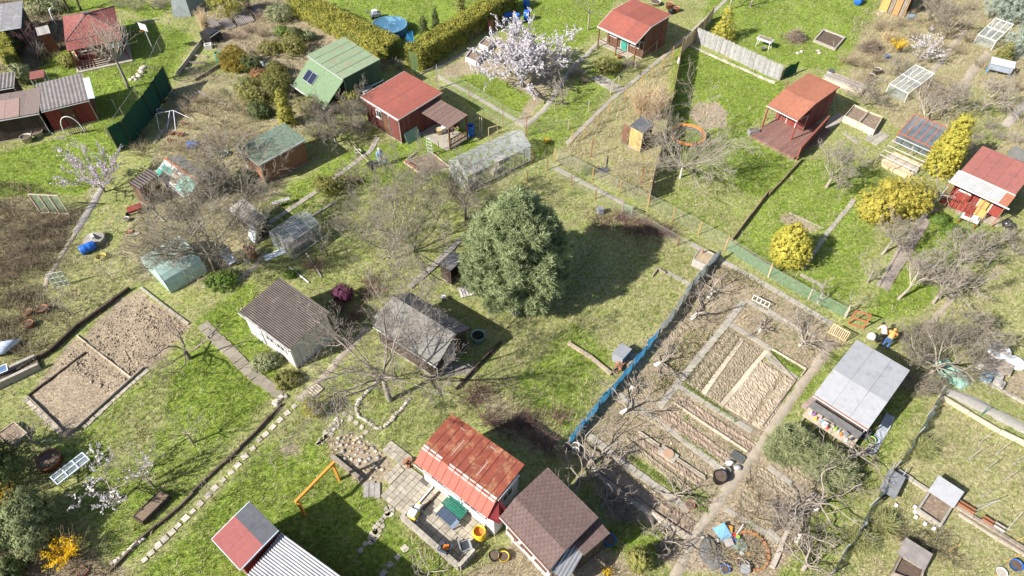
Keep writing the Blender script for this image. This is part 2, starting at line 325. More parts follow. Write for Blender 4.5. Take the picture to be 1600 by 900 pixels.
# plots, traced on the survey picture: (lush, soil, litter, outline)
PLOTS = [
 (.4,.35,.55,[(-80,280),(60,290),(120,330),(150,300),(60,470),(0,530),(-80,560)]),         # brambles and leaf litter; litter share raised to paint in the thicket's shadows
 (.40,.48,.15,[(270,140),(300,110),(470,120),(480,200),(440,300),(380,400),(330,450),(200,440),(180,400),(240,250)]),
 (.30,.60,.25,[(300,0),(480,0),(600,90),(560,140),(480,130),(360,110),(330,70)]),
 (.30,.55,.15,[(-80,-60),(100,-60),(110,70),(60,110),(-80,120)]),
 (.45,.35,.10,[(0,440),(140,370),(230,420),(110,520),(40,590),(-60,640)]),
 (.33,.42,.05,[(1330,30),(1420,-40),(1800,-60),(1800,240),(1500,240),(1400,200),(1330,130)]),
 (.55,.12,.0,[(1500,130),(1600,150),(1560,230),(1500,220),(1490,170)]),
 (.40,.38,.05,[(865,255),(890,215),(1045,90),(1020,310)]),
 (.35,.60,.05,[(690,110),(780,60),(900,80),(820,200),(700,140)]),
 (.22,.66,.10,[(880,690),(1115,400),(1325,525),(1060,890),(1000,850)]),
 (.25,.78,.05,[(1195,690),(1330,720),(1300,770),(1215,900),(1060,890)]),
 (.30,.55,.10,[(-80,800),(60,830),(190,890),(200,960),(-80,960)]),
 (.35,.35,.2,[(900,315),(1060,375),(1040,410),(940,370)]),
 (.30,.45,.15,[(730,600),(880,640),(870,720),(780,680)]),
 (.35,.6,.1,[(640,830),(730,890),(800,850),(960,830),(1010,900),(700,940),(640,880)]),
 # lawns
 (1.0,.0,0,[(128,112),(205,92),(260,108),(205,215),(140,205),(150,180)]),
 (.85,.0,0,[(190,95),(190,30),(262,40),(300,60),(260,130),(215,150)]),
 (.85,.0,0,[(95,0),(190,0),(270,10),(240,30),(180,12),(100,30)]),
 (.9,.0,0,[(60,80),(105,78),(130,112),(60,130)]),
 (1.0,.0,0,[(-80,260),(60,225),(180,195),(205,215),(180,245),(130,300),(-80,312)]),
 (.85,.0,0,[(480,-30),(830,-30),(780,18),(650,95),(625,85),(560,40)]),
 (.9,.0,0,[(790,-20),(970,-20),(940,45),(880,85),(830,60)]),
 (.8,.05,0,[(690,125),(760,110),(830,150),(800,190),(735,165)]),
 (.7,.1,0,[(820,200),(880,150),(920,110),(1010,70),(890,215),(840,250)]),
 (.98,.0,0,[(1060,72),(1085,75),(1228,130),(1165,215),(1240,255),(1190,310),(1050,240),(1045,150)]),
 (.55,.0,0,[(1050,240),(1190,310),(1140,378),(1015,325)]),
 (.76,.0,0,[(1115,-30),(1400,-30),(1340,60),(1310,110),(1230,105),(1095,48)]),
 (.72,.0,0,[(1180,330),(1250,245),(1390,270),(1350,420),(1330,490),(1150,385)]),
 (.78,.05,0,[(1380,420),(1470,330),(1560,360),(1460,480),(1360,500)]),
 (.42,.10,0,[(1450,480),(1560,370),(1800,330),(1800,660),(1590,640),(1480,570)]),
 (.38,.1,0,[(1465,620),(1600,700),(1800,760),(1800,960),(1290,960)]),
 (.62,.0,0,[(1380,600),(1450,610),(1290,880),(1200,960),(1240,860)]),
 (.46,.05,0,[(830,270),(1060,380),(1100,410),(890,690),(760,610),(780,300)]),
 (.70,.0,0,[(840,560),(900,500),(960,560),(880,680),(800,600)]),
 (.66,.0,0,[(90,700),(310,530),(425,620),(195,885)]),
 (.50,.1,0,[(190,640),(290,560),(330,600),(150,760)]),
 (.92,.0,0,[(290,560),(330,545),(425,618),(330,690),(250,640)]),
 (.74,.0,0,[(215,900),(440,680),(520,690),(600,790),(640,830),(760,920),(230,960)]),
 (.55,.08,0,[(430,690),(560,560),(650,620),(640,700),(520,690)]),
 (.80,.0,0,[(320,490),(390,440),(440,560),(430,600),(310,510)]),
 (.52,.1,0,[(400,330),(560,250),(740,280),(700,400),(580,470),(420,420)]),
 (.85,.0,0,[(400,330),(545,235),(720,200),(760,240),(700,280),(520,290),(430,350)]),
 (.75,.05,0,[(930,850),(985,800),(1045,850),(1010,890)]),
 (.65,.1,0,[(1000,710),(1100,770),(1090,800),(990,730)]),
 # dug ground
 (1.0,0,0,[(1202,545),(1257,577),(1245,589),(1192,555)]),(.85,.05,0,[(1192,690),(1246,598),(1262,598),(1212,690)]),(.8,.05,0,[(1262,590),(1300,545),(1310,555),(1245,640)]),
 (.1,.85,.1,[z(14,470,40),z(14,600,0),z(14,740,90),z(14,860,190),z(14,790,300),z(14,660,320),z(14,480,160)]),
 (.1,.8,0,[z(8,60,470),z(8,125,430),z(8,340,530),z(8,240,560)]),
 (.05,1.0,0,[(208,456),(300,510),(205,596),(118,535)]),
 (.05,1.0,0,[(115,537),(203,594),(110,688),(45,622)]),
 (.05,1.0,0,[(60,600),(120,535),(130,550),(48,625)]),
 (.02,.9,.0,[(1085,160),(1120,158),(1140,178),(1130,198),(1095,200),(1075,180)]),
 (.05,.9,0,[(438,697),(460,693),(465,705),(445,712)]),
 (.05,.9,0,[(1575,585),(1640,560),(1640,640),(1580,620)]),
]
def plot_values(X,Y):
    wx = X + (fbm(X,Y,1.6,2) - .5) * .9; wy = Y + (fbm(X,Y,1.6,6) - .5) * .9
    g = np.full(X.shape,.5); s = np.full(X.shape,.18); d = np.full(X.shape,.05)
    for lg,ls,ld,poly in PLOTS:
        w = [tuple(P(p)[:2]) for p in poly]
        mn = np.min(w,0); mx = np.max(w,0)
        sel = (wx > mn[0]) & (wx < mx[0]) & (wy > mn[1]) & (wy < mx[1])
        idx = np.nonzero(sel); ins = inpoly(wx[idx],wy[idx],w)
        ii = tuple(i[ins] for i in idx); g[ii] = lg; s[ii] = ls; d[ii] = ld
    return g,s,d
def blur(a,n):
    for _ in range(n):
        a = (np.roll(a,1,0) + np.roll(a,-1,0) + a * 2) / 4; a = (np.roll(a,1,1) + np.roll(a,-1,1) + a * 2) / 4
    return a
GS = .19
gx = np.concatenate([[-900,-400,-200,-110,-80],np.arange(-62,62.1,GS),[80,110,200,400,900]])
gy = np.concatenate([[-900,-300,-100,-30,0],np.arange(8,84,GS),[95,120,200,400,1500]])
GX,GY = np.meshgrid(gx,gy)
Gg,Gs,Gd = plot_values(GX,GY)
Gg,Gs,Gd = blur(Gg,2),blur(Gs,1),blur(Gd,3)
clod = (fbm(GX,GY,.55,11,3) - .5)
relief = (fbm(GX,GY,5,4) - .5) * .05 + clod * (.03 + .16 * np.clip(Gs - .75,0,.3) / .3)
relief[np.abs(GX) > 63] = 0
ny,nx = GX.shape
idx = np.arange(nx * ny).reshape(ny,nx)
GF = np.stack([idx[:-1,:-1],idx[:-1,1:],idx[1:,1:],idx[1:,:-1]],-1).reshape(-1,4)
def ground_mat():
    m,nt,b,out = nodes_of('ground'); L = nt.links.new
    geo = N(nt,'ShaderNodeNewGeometry')
    def no(scale,det=8,rough=.65):
        n = N(nt,'ShaderNodeTexNoise'); n.inputs['Scale'].default_value = scale; n.inputs['Detail'].default_value = det; n.inputs['Roughness'].default_value = rough
        L(geo.outputs['Position'],n.inputs[0]); return n.outputs[0]
    def at(nm):
        a = N(nt,'ShaderNodeAttribute'); a.attribute_name = nm; return a.outputs['Fac']
    def ramp(f,stops):
        r = N(nt,'ShaderNodeValToRGB'); e = r.color_ramp.elements
        for i,(p,c) in enumerate(stops):
            q = e[i] if i < 2 else e.new(p)
            q.position = p; q.color = (*c,1)
        L(f,r.inputs[0]); return r.outputs[0]
    def mix(f,a,c):
        x = N(nt,'ShaderNodeMix',data_type='RGBA'); x.clamp_factor = True; L(f,x.inputs[0]); L(a,x.inputs[6]); L(c,x.inputs[7]); return x.outputs[2]
    def edge(a,n,gain,k=1.1):       # patchy threshold: (a-.5)*gain + (n-.5)*k*gain + .5
        q = N(nt,'ShaderNodeMath',operation='MULTIPLY_ADD'); L(n,q.inputs[0]); q.inputs[1].default_value = k; L(a,q.inputs[2])
        w = N(nt,'ShaderNodeMath',operation='MULTIPLY_ADD'); w.use_clamp = True; L(q.outputs[0],w.inputs[0]); w.inputs[1].default_value = gain; w.inputs[2].default_value = .5 - gain * (.5 + .5 * k)
        return w.outputs[0]
    fine = no(4.2,10,.82); mid = no(1.1,9,.74); big = no(.35,6); tiny = no(6.5,10,.8)
    lush = ramp(fine,[(.36,(.06,.11,.012)),(.5,(.17,.235,.035)),(.64,(.34,.385,.10))])
    dry = ramp(fine,[(.36,(.14,.125,.06)),(.5,(.31,.275,.15)),(.64,(.50,.44,.275))])
    soil = ramp(tiny,[(.36,(.13,.098,.066)),(.5,(.30,.24,.17)),(.64,(.45,.375,.28))])
    lit = ramp(tiny,[(.36,(.045,.035,.024)),(.5,(.13,.10,.068)),(.64,(.30,.245,.17))])
    grass = mix(edge(at('lush'),mid,2.0,1.0),dry,lush)
    a = mix(edge(at('soil'),no(2.2,9,.72),3.0,.6),grass,soil)
    a = mix(edge(at('litter'),no(1.1,8,.7),2.5,.7),a,lit)
    worn = ramp(fine,[(.36,(.11,.085,.045)),(.5,(.215,.175,.105)),(.64,(.38,.33,.21))]); moss = ramp(fine,[(.36,(.035,.055,.012)),(.5,(.095,.115,.03)),(.64,(.2,.21,.07))])
    half = N(nt,'ShaderNodeValue'); half.outputs[0].default_value = .23
    a = mix(edge(half.outputs[0],no(.75,8,.75),3.0,1.15),a,worn); a = mix(edge(half.outputs[0],no(.55,9,.78),2.6,1.1),a,moss)
    # tone drift across plots
    mr = N(nt,'ShaderNodeMapRange'); L(big,mr.inputs[0]); mr.inputs[1].default_value = .3; mr.inputs[2].default_value = .7; mr.inputs[3].default_value = .85; mr.inputs[4].default_value = 1.28
    vm = N(nt,'ShaderNodeVectorMath',operation='SCALE'); L(a,vm.inputs[0]); L(mr.outputs[0],vm.inputs[3])
    L(vm.outputs[0],b.inputs['Base Color']); b.inputs['Roughness'].default_value = .95; b.inputs['Specular IOR Level'].default_value = .1
    bp = N(nt,'ShaderNodeBump'); bp.inputs['Strength'].default_value = 1; bp.inputs['Distance'].default_value = .1; L(fine,bp.inputs['Height']); L(bp.outputs[0],b.inputs['Normal'])
    return m
gme = np_mesh('ground',np.stack([GX,GY,relief],-1).reshape(-1,3),GF,ground_mat(),smooth=True)
for nm,arr in (('lush',Gg),('soil',Gs),('litter',Gd)):
    a = gme.attributes.new(nm,'FLOAT','POINT'); a.data.foreach_set('value',arr.astype(np.float32).ravel())
tag(link('ground',gme),kind='structure')
def at_ground(arr,x,y):
    i = np.clip(np.searchsorted(gx,x) - 1,0,nx - 1); j = np.clip(np.searchsorted(gy,y) - 1,0,ny - 1); return arr[j,i]

# ------------------------------------------------------------------ grass blades, dry stalks, clods (uncountable)
def leaf_cards(C,Nrm,size,aspect,rng,tri=False):
    """vectorised quads centred on C, facing Nrm"""
    n = len(C); Nrm = Nrm / (np.linalg.norm(Nrm,axis=1)[:,None] + 1e-9)
    r = rng.normal(size=(n,3)); a = np.cross(Nrm,r); a /= np.linalg.norm(a,axis=1)[:,None] + 1e-9; b = np.cross(Nrm,a)
    sz = (size * rng.uniform(.6,1.4,n))[:,None]
    a = a * sz; b = b * sz * aspect
    if tri:
        V = np.stack([C - a,C + a,C + b * 2],1); return V.reshape(-1,3),np.arange(n * 3).reshape(-1,3)
    V = np.stack([C - a * .9 - b * .35,C - a * .1 + b * .9,C + a,C + a * .05 - b * .95],1)
    return V.reshape(-1,3),np.arange(n * 4).reshape(-1,4)
def blades(X,Y,h,w,spread,rng,per=3):
    n = len(X) * per; x = np.repeat(X,per) + rng.normal(0,spread,n); y = np.repeat(Y,per) + rng.normal(0,spread,n)
    hh = np.repeat(h,per) * rng.uniform(.6,1.3,n); an = rng.uniform(0,2 * math.pi,n); le = rng.uniform(.2,1.1,n) * hh
    dx,dy = np.cos(an),np.sin(an); z0 = at_ground(relief,x,y) - .01
    V = np.stack([np.stack([x - dy * w,y + dx * w,z0],1),np.stack([x + dy * w,y - dx * w,z0],1),np.stack([x + dx * le,y + dy * le,z0 + hh],1)],1)
    return V.reshape(-1,3),np.arange(n * 3).reshape(-1,3)
# keep blades off the paths, terraces and floors: their outlines are collected here and the grass is made at the end
COVERED = []
def cover(poly): COVERED.append([(p[0],p[1]) for p in poly])
def make_grass():
    rng = np.random.default_rng(5); n = 150000
    # denser toward the near edge, where a tuft is larger in view
    Y = 9 + 68 * rng.random(n) ** 1.35; X = (rng.random(n) - .5) * 2 * (27 + .56 * Y) * .98
    g = at_ground(Gg,X,Y) + (fbm(X,Y,1.3,21) - .5) * .6; s = at_ground(Gs,X,Y)
    keep = rng.random(n) > s * .93
    for poly in COVERED:
        p = np.array(poly); mn = p.min(0); mx = p.max(0)
        i = np.nonzero((X > mn[0]) & (X < mx[0]) & (Y > mn[1]) & (Y < mx[1]) & keep)[0]
        keep[i[inpoly(X[i],Y[i],poly)]] = False
    X,Y,g,s = X[keep],Y[keep],g[keep],s[keep]
    gm = leaf_mat('grass_blades',(.31,.36,.08),(.08,.14,.02),.35,2.5)
    dm = leaf_mat('dry_grass_blades',(.55,.48,.30),(.24,.21,.115),.25,2.5)
    lush = g > .55 + rng.normal(0,.12,len(g))
    for sel,nm,mt,h in ((lush,'grass',gm,.11),(~lush,'dry_grass',dm,.13)):
        V,F = blades(X[sel],Y[sel],h * (.5 + 1.2 * fbm(X[sel],Y[sel],1.1,31)),.017,.06,rng)
        tag(link(nm,np_mesh(nm,V,F,mt)),'short lush green grass covering the lawns' if nm == 'grass' else 'dry straw-coloured grass among the lawns and beds','grass',kind='stuff')
def litter(name,label,polys,n,mat,seed,h=.3,w=.012,flat=.0):
    """dead stalks and leaf scraps over whole plots (uncountable)"""
    rng = np.random.default_rng(seed); W = [[tuple(P(p)[:2]) for p in q] for q in polys]; ar = []
    for q in W:
        a = np.array(q); ar.append(abs(np.dot(a[:,0],np.roll(a[:,1],1)) - np.dot(a[:,1],np.roll(a[:,0],1))) / 2)
    Vs = []; Fs = []; k0 = 0
    for q,A_ in zip(W,ar):
        m = int(n * A_ / sum(ar)); a = np.array(q); mn,mx = a.min(0),a.max(0); f = max(1.0,(mx - mn).prod() / A_); k = int(m * f)
        X = rng.uniform(mn[0],mx[0],k); Y = rng.uniform(mn[1],mx[1],k); i = inpoly(X,Y,q) & (fbm(X,Y,1.5,seed) > rng.uniform(.25,.62,k))
        for poly in COVERED:
            p = np.array(poly); c = (X > p[:,0].min()) & (X < p[:,0].max()) & (Y > p[:,1].min()) & (Y < p[:,1].max()) & i; j = np.nonzero(c)[0]
            if len(j): i[j[inpoly(X[j],Y[j],poly)]] = False
        V,F = blades(X[i],Y[i],np.full(i.sum(),h) * rng.lognormal(0,.45,i.sum()),w,.05,rng,3); Vs.append(V); Fs.append(F + k0); k0 += len(V)
    tag(link(name,np_mesh(name,np.concatenate(Vs),np.concatenate(Fs),mat)),label,'stalks',kind='stuff')
def rock_proto(rng,sub=1):
    V = np.array([(1,0,0),(-1,0,0),(0,1,0),(0,-1,0),(0,0,1),(0,0,-1)],float) * rng.uniform(.7,1.3,(6,1)) + rng.normal(0,.12,(6,3))
    F = np.array([(0,2,4),(2,1,4),(1,3,4),(3,0,4),(2,0,5),(1,2,5),(3,1,5),(0,3,5)]); return V,F
def clods(name,label,polys_px,dens,size,mat,seed,cat='soil'):
    rng = np.random.default_rng(seed); Vs = []; Fs = []; k = 0
    for poly in polys_px:
        w = np.array([P(p)[:2] for p in poly]); mn = w.min(0); mx = w.max(0); n = int(dens * (mx - mn).prod())
        X = rng.uniform(mn[0],mx[0],n); Y = rng.uniform(mn[1],mx[1],n); i = inpoly(X,Y,[tuple(q) for q in w]); X,Y = X[i],Y[i]
        for x,y in zip(X,Y):
            V,F = rock_proto(rng); s = size * rng.lognormal(0,.4); V = V * s * np.array([1,.8,.55])
            a = rng.uniform(0,6.3); c,q = math.cos(a),math.sin(a); V = V @ np.array([[c,q,0],[-q,c,0],[0,0,1]])
            V += (x,y,at_ground(relief,np.array([x]),np.array([y]))[0] + s * .15)
            Vs.append(V); Fs.append(F + k); k += 6
    tag(link(name,np_mesh(name,np.concatenate(Vs),np.concatenate(Fs),mat)),label,cat,kind='stuff')

# ------------------------------------------------------------------ plants
def grow(rng,H,trunk_h,spread,r0,limbs=7,counts=(5,5,3),gnarl=.25,up=.12,lean=(0,0),elev=(.35,1.1),trunk_n=4,multi=1):
    """returns polylines [(pts, radii, level)]"""
    out = []
    def branch(p,d,L,r,lev):
        k = (6,5,4,3)[min(lev - 1,3)]; pts = [p]; q = p.copy(); dd = d.copy(); st = L / k
        for i in range(k):
            dd = dd + rng.normal(0,gnarl,3) + np.array([0,0,up]); dd /= np.linalg.norm(dd); q = q + dd * st
            if q[2] < .15: q[2] = .15 + .05 * rng.random()
            pts.append(q.copy())
        tip = max(.0065,r * .35); rr = np.linspace(r,tip,k + 1); out.append((np.array(pts),rr,lev))
        if lev <= len(counts):
            c = max(1,int(round(counts[lev - 1] * rng.uniform(.75,1.25))))
            for i in range(c):
                t = .25 + .75 * (i + rng.random()) / c; f = t * k; j = min(int(f),k - 1); u = f - j
                bp = pts[j] * (1 - u) + pts[j + 1] * u; bd = pts[j + 1] - pts[j]; bd /= np.linalg.norm(bd) + 1e-9
                s = rng.normal(size=3); s -= s.dot(bd) * bd; s /= np.linalg.norm(s) + 1e-9; an = rng.uniform(.45,1.0)
                branch(bp,bd * math.cos(an) + s * math.sin(an),L * rng.uniform(.38,.62) * (1.1 - .35 * t),max(.0082,(r + (tip - r) * t) * .6),lev + 1)
    for mstem in range(multi):
        base = np.array([0.,0,-.05]) + (np.array([*rng.normal(0,.12,2),0]) if multi > 1 else 0)
        k = trunk_n; pts = [base]; q = base.copy(); ln = np.array([lean[0],lean[1],1.]) + (np.array([*rng.normal(0,.25,2),0]) if multi > 1 else 0); ln /= np.linalg.norm(ln)
        for i in range(k): q = q + ln * trunk_h / k + np.array([*rng.normal(0,gnarl * .12 * trunk_h / k * 2,2),0]); pts.append(q.copy())
        out.append((np.array(pts),np.linspace(r0 * 1.15,r0 * .8,k + 1),0))
        a0 = rng.uniform(0,6.3); nl = max(2,limbs // multi)
        for i in range(nl):
            t = 1 - .35 * (i / nl) * rng.random(); p = pts[-1] * t + pts[-2] * (1 - t) if t < 1 else pts[-1].copy()
            az = a0 + 2 * math.pi * i / nl + rng.normal(0,.25); el = rng.uniform(*elev)
            d = np.array([math.cos(az) * math.cos(el),math.sin(az) * math.cos(el),math.sin(el)]) + np.array([lean[0],lean[1],0]) * .4
            L = (spread * math.cos(el) + (H - trunk_h) * math.sin(el)) * rng.uniform(.7,1.1) * .76
            branch(p,d,L,r0 * rng.uniform(.3,.5),1)
    return out
def tree_meshes(lines,cut=0,sides=(7,6,4,3,3)):
    a,b = MB(),MB()
    for lv in range(6):
        L_ = [(p,r) for p,r,lev in lines if lev == lv]
        if L_: (a if lv <= cut else b).tubes(L_,sides[min(lv,4)])
    return a,b
def tree_points(lines,lev0=2,lim=None):
    P_ = []
    for pts,r,lev in lines:
        if lev >= lev0:
            for i in range(len(pts) - 1):
                for t in (.15,.5,.85): P_.append(pts[i] * (1 - t) + pts[i + 1] * t)
    return np.array(P_)
TREE_N = [100]
def bare_tree(px,label,H=5,spread=2.2,trunk_h=1.3,r0=.1,mats=(bark,twig_mat),name='bare_tree',group='bare fruit trees in the gardens',blossom=None,bl_n=0,bl_size=.05,cat='tree',rz=0,**kw):
    TREE_N[0] += 1; rng = np.random.default_rng(TREE_N[0])
    lines = grow(rng,H,trunk_h,spread,r0,**kw); a,b = tree_meshes(lines,0)
    t = thing(name,label,cat,P(px),rz,group)
    a.build('trunk',mats[0],t,True)
    if b.v: b.build('branches',mats[1],t,True)
    if blossom:
        pts = tree_points(lines); i = rng.integers(0,len(pts),bl_n); C = pts[i] + rng.normal(0,bl_size * .5,(bl_n,3))
        V,F = leaf_cards(C,rng.normal(size=C.shape) + (0,0,.5),bl_size,.9,rng)
        link('blossom',np_mesh('blossom',V,F,blossom),t)
    return t
def crown_cards(rng,lobes,n_clump,per,csize,lsize,aspect=.5,shell=.55,up=.3,spiky=0.0):
    """lobes [(centre, radii)]; clumps sit in the outer shell of every lobe"""
    vol = np.array([np.prod(r) ** (2 / 3) for c,r in lobes]); pr = vol / vol.sum()
    k = rng.choice(len(lobes),n_clump,p=pr); C = np.array([c for c,r in lobes])[k]; R = np.array([r for c,r in lobes])[k]
    d = rng.normal(size=(n_clump,3)); d /= np.linalg.norm(d,axis=1)[:,None]
    ph = rng.normal(size=(3,3)) * 2.6; lump = 1 + .13 * np.sin(d @ ph + rng.uniform(0,6,3)).sum(1) * .7
    rad = ((shell + (1.1 - shell) * rng.random(n_clump) ** .75) * lump)[:,None]; cc = C + d * R * rad
    cc[:,2] = np.maximum(cc[:,2],.08)
    off = rng.normal(size=(n_clump,per,3)); off /= np.linalg.norm(off,axis=2)[:,:,None]; off[:,:,2] *= .8
    pos = cc[:,None] + off * csize * rng.uniform(.2,1,(n_clump,per,1)) * rng.uniform(.6,1.4,(n_clump,1,1))
    if spiky:
        # needles: narrow cards pointing along their offset
        dirs = off + np.array([0,0,.3]) + d[:,None] * .5; dirs = dirs.reshape(-1,3); dirs /= np.linalg.norm(dirs,axis=1)[:,None]
        c2 = np.repeat(cc,per,0) + rng.normal(0,csize * .25,(n_clump * per,3)); s = rng.normal(size=c2.shape); s = np.cross(dirs,s); s /= np.linalg.norm(s,axis=1)[:,None]
        ln = csize * rng.uniform(.7,1.3,(len(c2),1)); w = lsize
        V = np.stack([c2 - s * w,c2 + s * w,c2 + dirs * ln + s * w * .35,c2 + dirs * ln - s * w * .35],1)
        return V.reshape(-1,3),np.arange(len(c2) * 4).reshape(-1,4)
    pos = pos.reshape(-1,3); nr = np.repeat(d,per,0) + off.reshape(-1,3) * .8 + np.array([0,0,up])
    pos[:,2] = np.maximum(pos[:,2],.03)
    return leaf_cards(pos,nr,lsize,aspect,rng)
PLANT_N = [500]
def leafy(px,label,lobes,mat,n_clump=200,per=22,csize=.16,lsize=.06,name='shrub',cat='shrub',group=None,trunk=None,trunk_mat=bark,spiky=0.0,aspect=.5,shell=.6,core=True,extra=None):
    PLANT_N[0] += 1; rng = np.random.default_rng(PLANT_N[0]); t = thing(name,label,cat,P(px),0,group)
    V,F = crown_cards(rng,lobes,n_clump,per,csize,lsize,aspect,shell,spiky=spiky)
    link('crown',np_mesh('crown',V,F,mat),t)
    mb = MB(); h,r = trunk or (min(c[2] for c,_ in lobes) + .2,.05)
    mb.tube([(0,0,-.05),(.02,.01,h * .5),(0,.02,h)],[r * 1.2,r,r * .6],6)
    for i in range(6):
        c,rr = lobes[int(rng.integers(len(lobes)))]; e = np.array(c) + rng.normal(size=3) * np.array(rr) * .4
        mb.tube([(0,0,h * .4),tuple((np.array([0,0,h]) + e) / 2 + rng.normal(0,.05,3)),tuple(e)],[r * .6,r * .4,.01],4)
    mb.build('trunk',trunk_mat,t,True); return t
def ell(w,h,d=None,z0=.1,n=1,rng=None):
    """stack of lobes for a rounded shrub of width w, height h"""
    d = d or w; return [((0,0,z0 + h * .5),(w / 2,d / 2,h / 2))]
def cone(w,h,n=6,z0=.1,pw=.8):
    return [((0,0,z0 + h * (i + .5) / n),(max(.12,w / 2 * (1 - ((i + .2) / n) ** (1 / pw) * .85)),) * 2 + (h / n * .95,)) for i in range(n)]
def column(w,h,n=5,z0=.05):
    return [((0,0,z0 + h * (i + .5) / n),(w / 2 * (1 - .55 * (i / (n - 1)) ** 2.2),w / 2 * (1 - .55 * (i / (n - 1)) ** 2.2),h / n * .8)) for i in range(n)]
def stems(px,label,w,h,n,mat,name='shrub',cat='shrub',group=None,rad=.012,arch=.35,fine=5,seed=None):
    """leafless multi-stemmed shrub or clump of stalks"""
    PLANT_N[0] += 1; rng = np.random.default_rng(seed or PLANT_N[0]); t = thing(name,label,cat,P(px),0,group); mb = MB()
    L_ = []
    for i in range(n):
        az = rng.uniform(0,6.3); r = rng.uniform(0,.25) * w; q = np.array([r * math.cos(az),r * math.sin(az),-.03]); az += rng.normal(0,.5)
        hh = h * rng.uniform(.55,1.1); out = arch * w * rng.uniform(.3,1.1); pts = [q]
        for k in range(1,5):
            f = k / 4; pts.append(q + np.array([math.cos(az) * out * f ** 1.4,math.sin(az) * out * f ** 1.4,hh * f]) + rng.normal(0,.03 * h,3) * (1,1,.4))
        L_.append((pts,np.linspace(rad,rad * .45,5)))
        for _ in range(fine):
            j = int(rng.integers(1,4)); d = np.array([*rng.normal(0,.5,2),.6]); d /= np.linalg.norm(d); e = pts[j] + d * h * rng.uniform(.15,.4)
            L_.append(([pts[j],(pts[j] + e) / 2 + rng.normal(0,.02,3),e],np.array([rad * .6,rad * .5,rad * .35])))
    mb.tubes(L_); mb.build('stems',mat,t,True); return t
# ------------------------------------------------------------------ building kit
class Shed: pass
def roof_panel(parent,q,style,mat,name='roof',period=.14,amp=.022,th=.05,pieces=None):
    """q = (p00,p10,p11,p01): p00->p10 along the eave, p00->p01 across the slope; outside is p10xp01"""
    q = [Vector(p) for p in q]; n = (q[1] - q[0]).cross(q[3] - q[0]).normalized()
    if style in ('corr','corr_x'):
        if style == 'corr_x': q = [q[3],q[0],q[1],q[2]]
        Lx = (q[1] - q[0]).length; k = max(4,int(Lx / period * 4)); V = []; F = []
        for i in range(k + 1):
            f = i / k; o = n * (amp * math.sin(2 * math.pi * i / 4))
            V += [tuple(q[0].lerp(q[1],f) + o),tuple(q[3].lerp(q[2],f) + o),tuple(q[0].lerp(q[1],f) + o - n * .012),tuple(q[3].lerp(q[2],f) + o - n * .012)]
        for i in range(k):
            a = i * 4; F += [(a,a + 4,a + 5,a + 1),(a + 3,a + 7,a + 6,a + 2),(a,a + 2,a + 6,a + 4),(a + 1,a + 5,a + 7,a + 3)]
        mb = MB(); mb.add(V,F); return mb.build(name,mat,parent)
    if style == 'shingle':
        S = (q[3] - q[0]).length; k = max(3,int(S / .15)); Lx = (q[1] - q[0]).length; m = max(2,int(Lx / .24)); mb = MB()
        mb.slab([p - n * .03 for p in q],th)
        for i in range(k):
            a,b = i / k,min(1,(i + 1.12) / k); l0,r0 = q[0].lerp(q[3],a),q[1].lerp(q[2],a); l1,r1 = q[0].lerp(q[3],b),q[1].lerp(q[2],b)
            for j in range(m):
                u,v = (j + .5 * (i % 2)) / m,min(1,(j + 1 + .5 * (i % 2)) / m - .012)
                if u >= 1: continue
                lift = n * (.006 + .008 * random.random())
                mb.slab([l0.lerp(r0,u) + lift,l0.lerp(r0,v) + lift,l1.lerp(r1,v) - n * .012,l1.lerp(r1,u) - n * .012],.012)
        return mb.build(name,mat,parent)
    if style in ('felt','seam','felt_x'):
        if style == 'felt_x': q = [q[3],q[0],q[1],q[2]]
        Lx = (q[1] - q[0]).length; k = pieces or max(2,round(Lx / (1.0 if style != 'seam' else .62)))
        base = MB().slab([p - n * .025 for p in q],th).build(name,mat,parent)
        for i in range(k):
            u,v = i / k,(i + 1) / k; mb = MB(); g = .006 / Lx; lift = n * (.001 + .008 * (i % 2))
            mb.slab([q[0].lerp(q[1],u + g) + lift,q[0].lerp(q[1],v - g) + lift,q[3].lerp(q[2],v - g) + lift,q[3].lerp(q[2],u + g) + lift],.02)
            if style == 'seam' and i: mb.bar(q[0].lerp(q[1],u) + n * .015,q[3].lerp(q[2],u) + n * .015,.03,.04)
            mb.build('roof_sheet' if style != 'seam' else 'roof_panel',mat,base)
        return base
    if style == 'planks':
        Lx = (q[1] - q[0]).length; k = pieces or max(3,int(Lx / .2)); base = MB().slab([p - n * .03 for p in q],.03).build(name,mat,parent)
        for i in range(k):
            u,v = i / k,(i + .93) / k; lift = n * .008 * random.random()
            MB().slab([q[0].lerp(q[1],u) + lift,q[0].lerp(q[1],v) + lift,q[3].lerp(q[2],v) + lift,q[3].lerp(q[2],u) + lift],.025).build('plank',mat,base)
        return base
    return MB().slab(q,th).build(name,mat,parent)
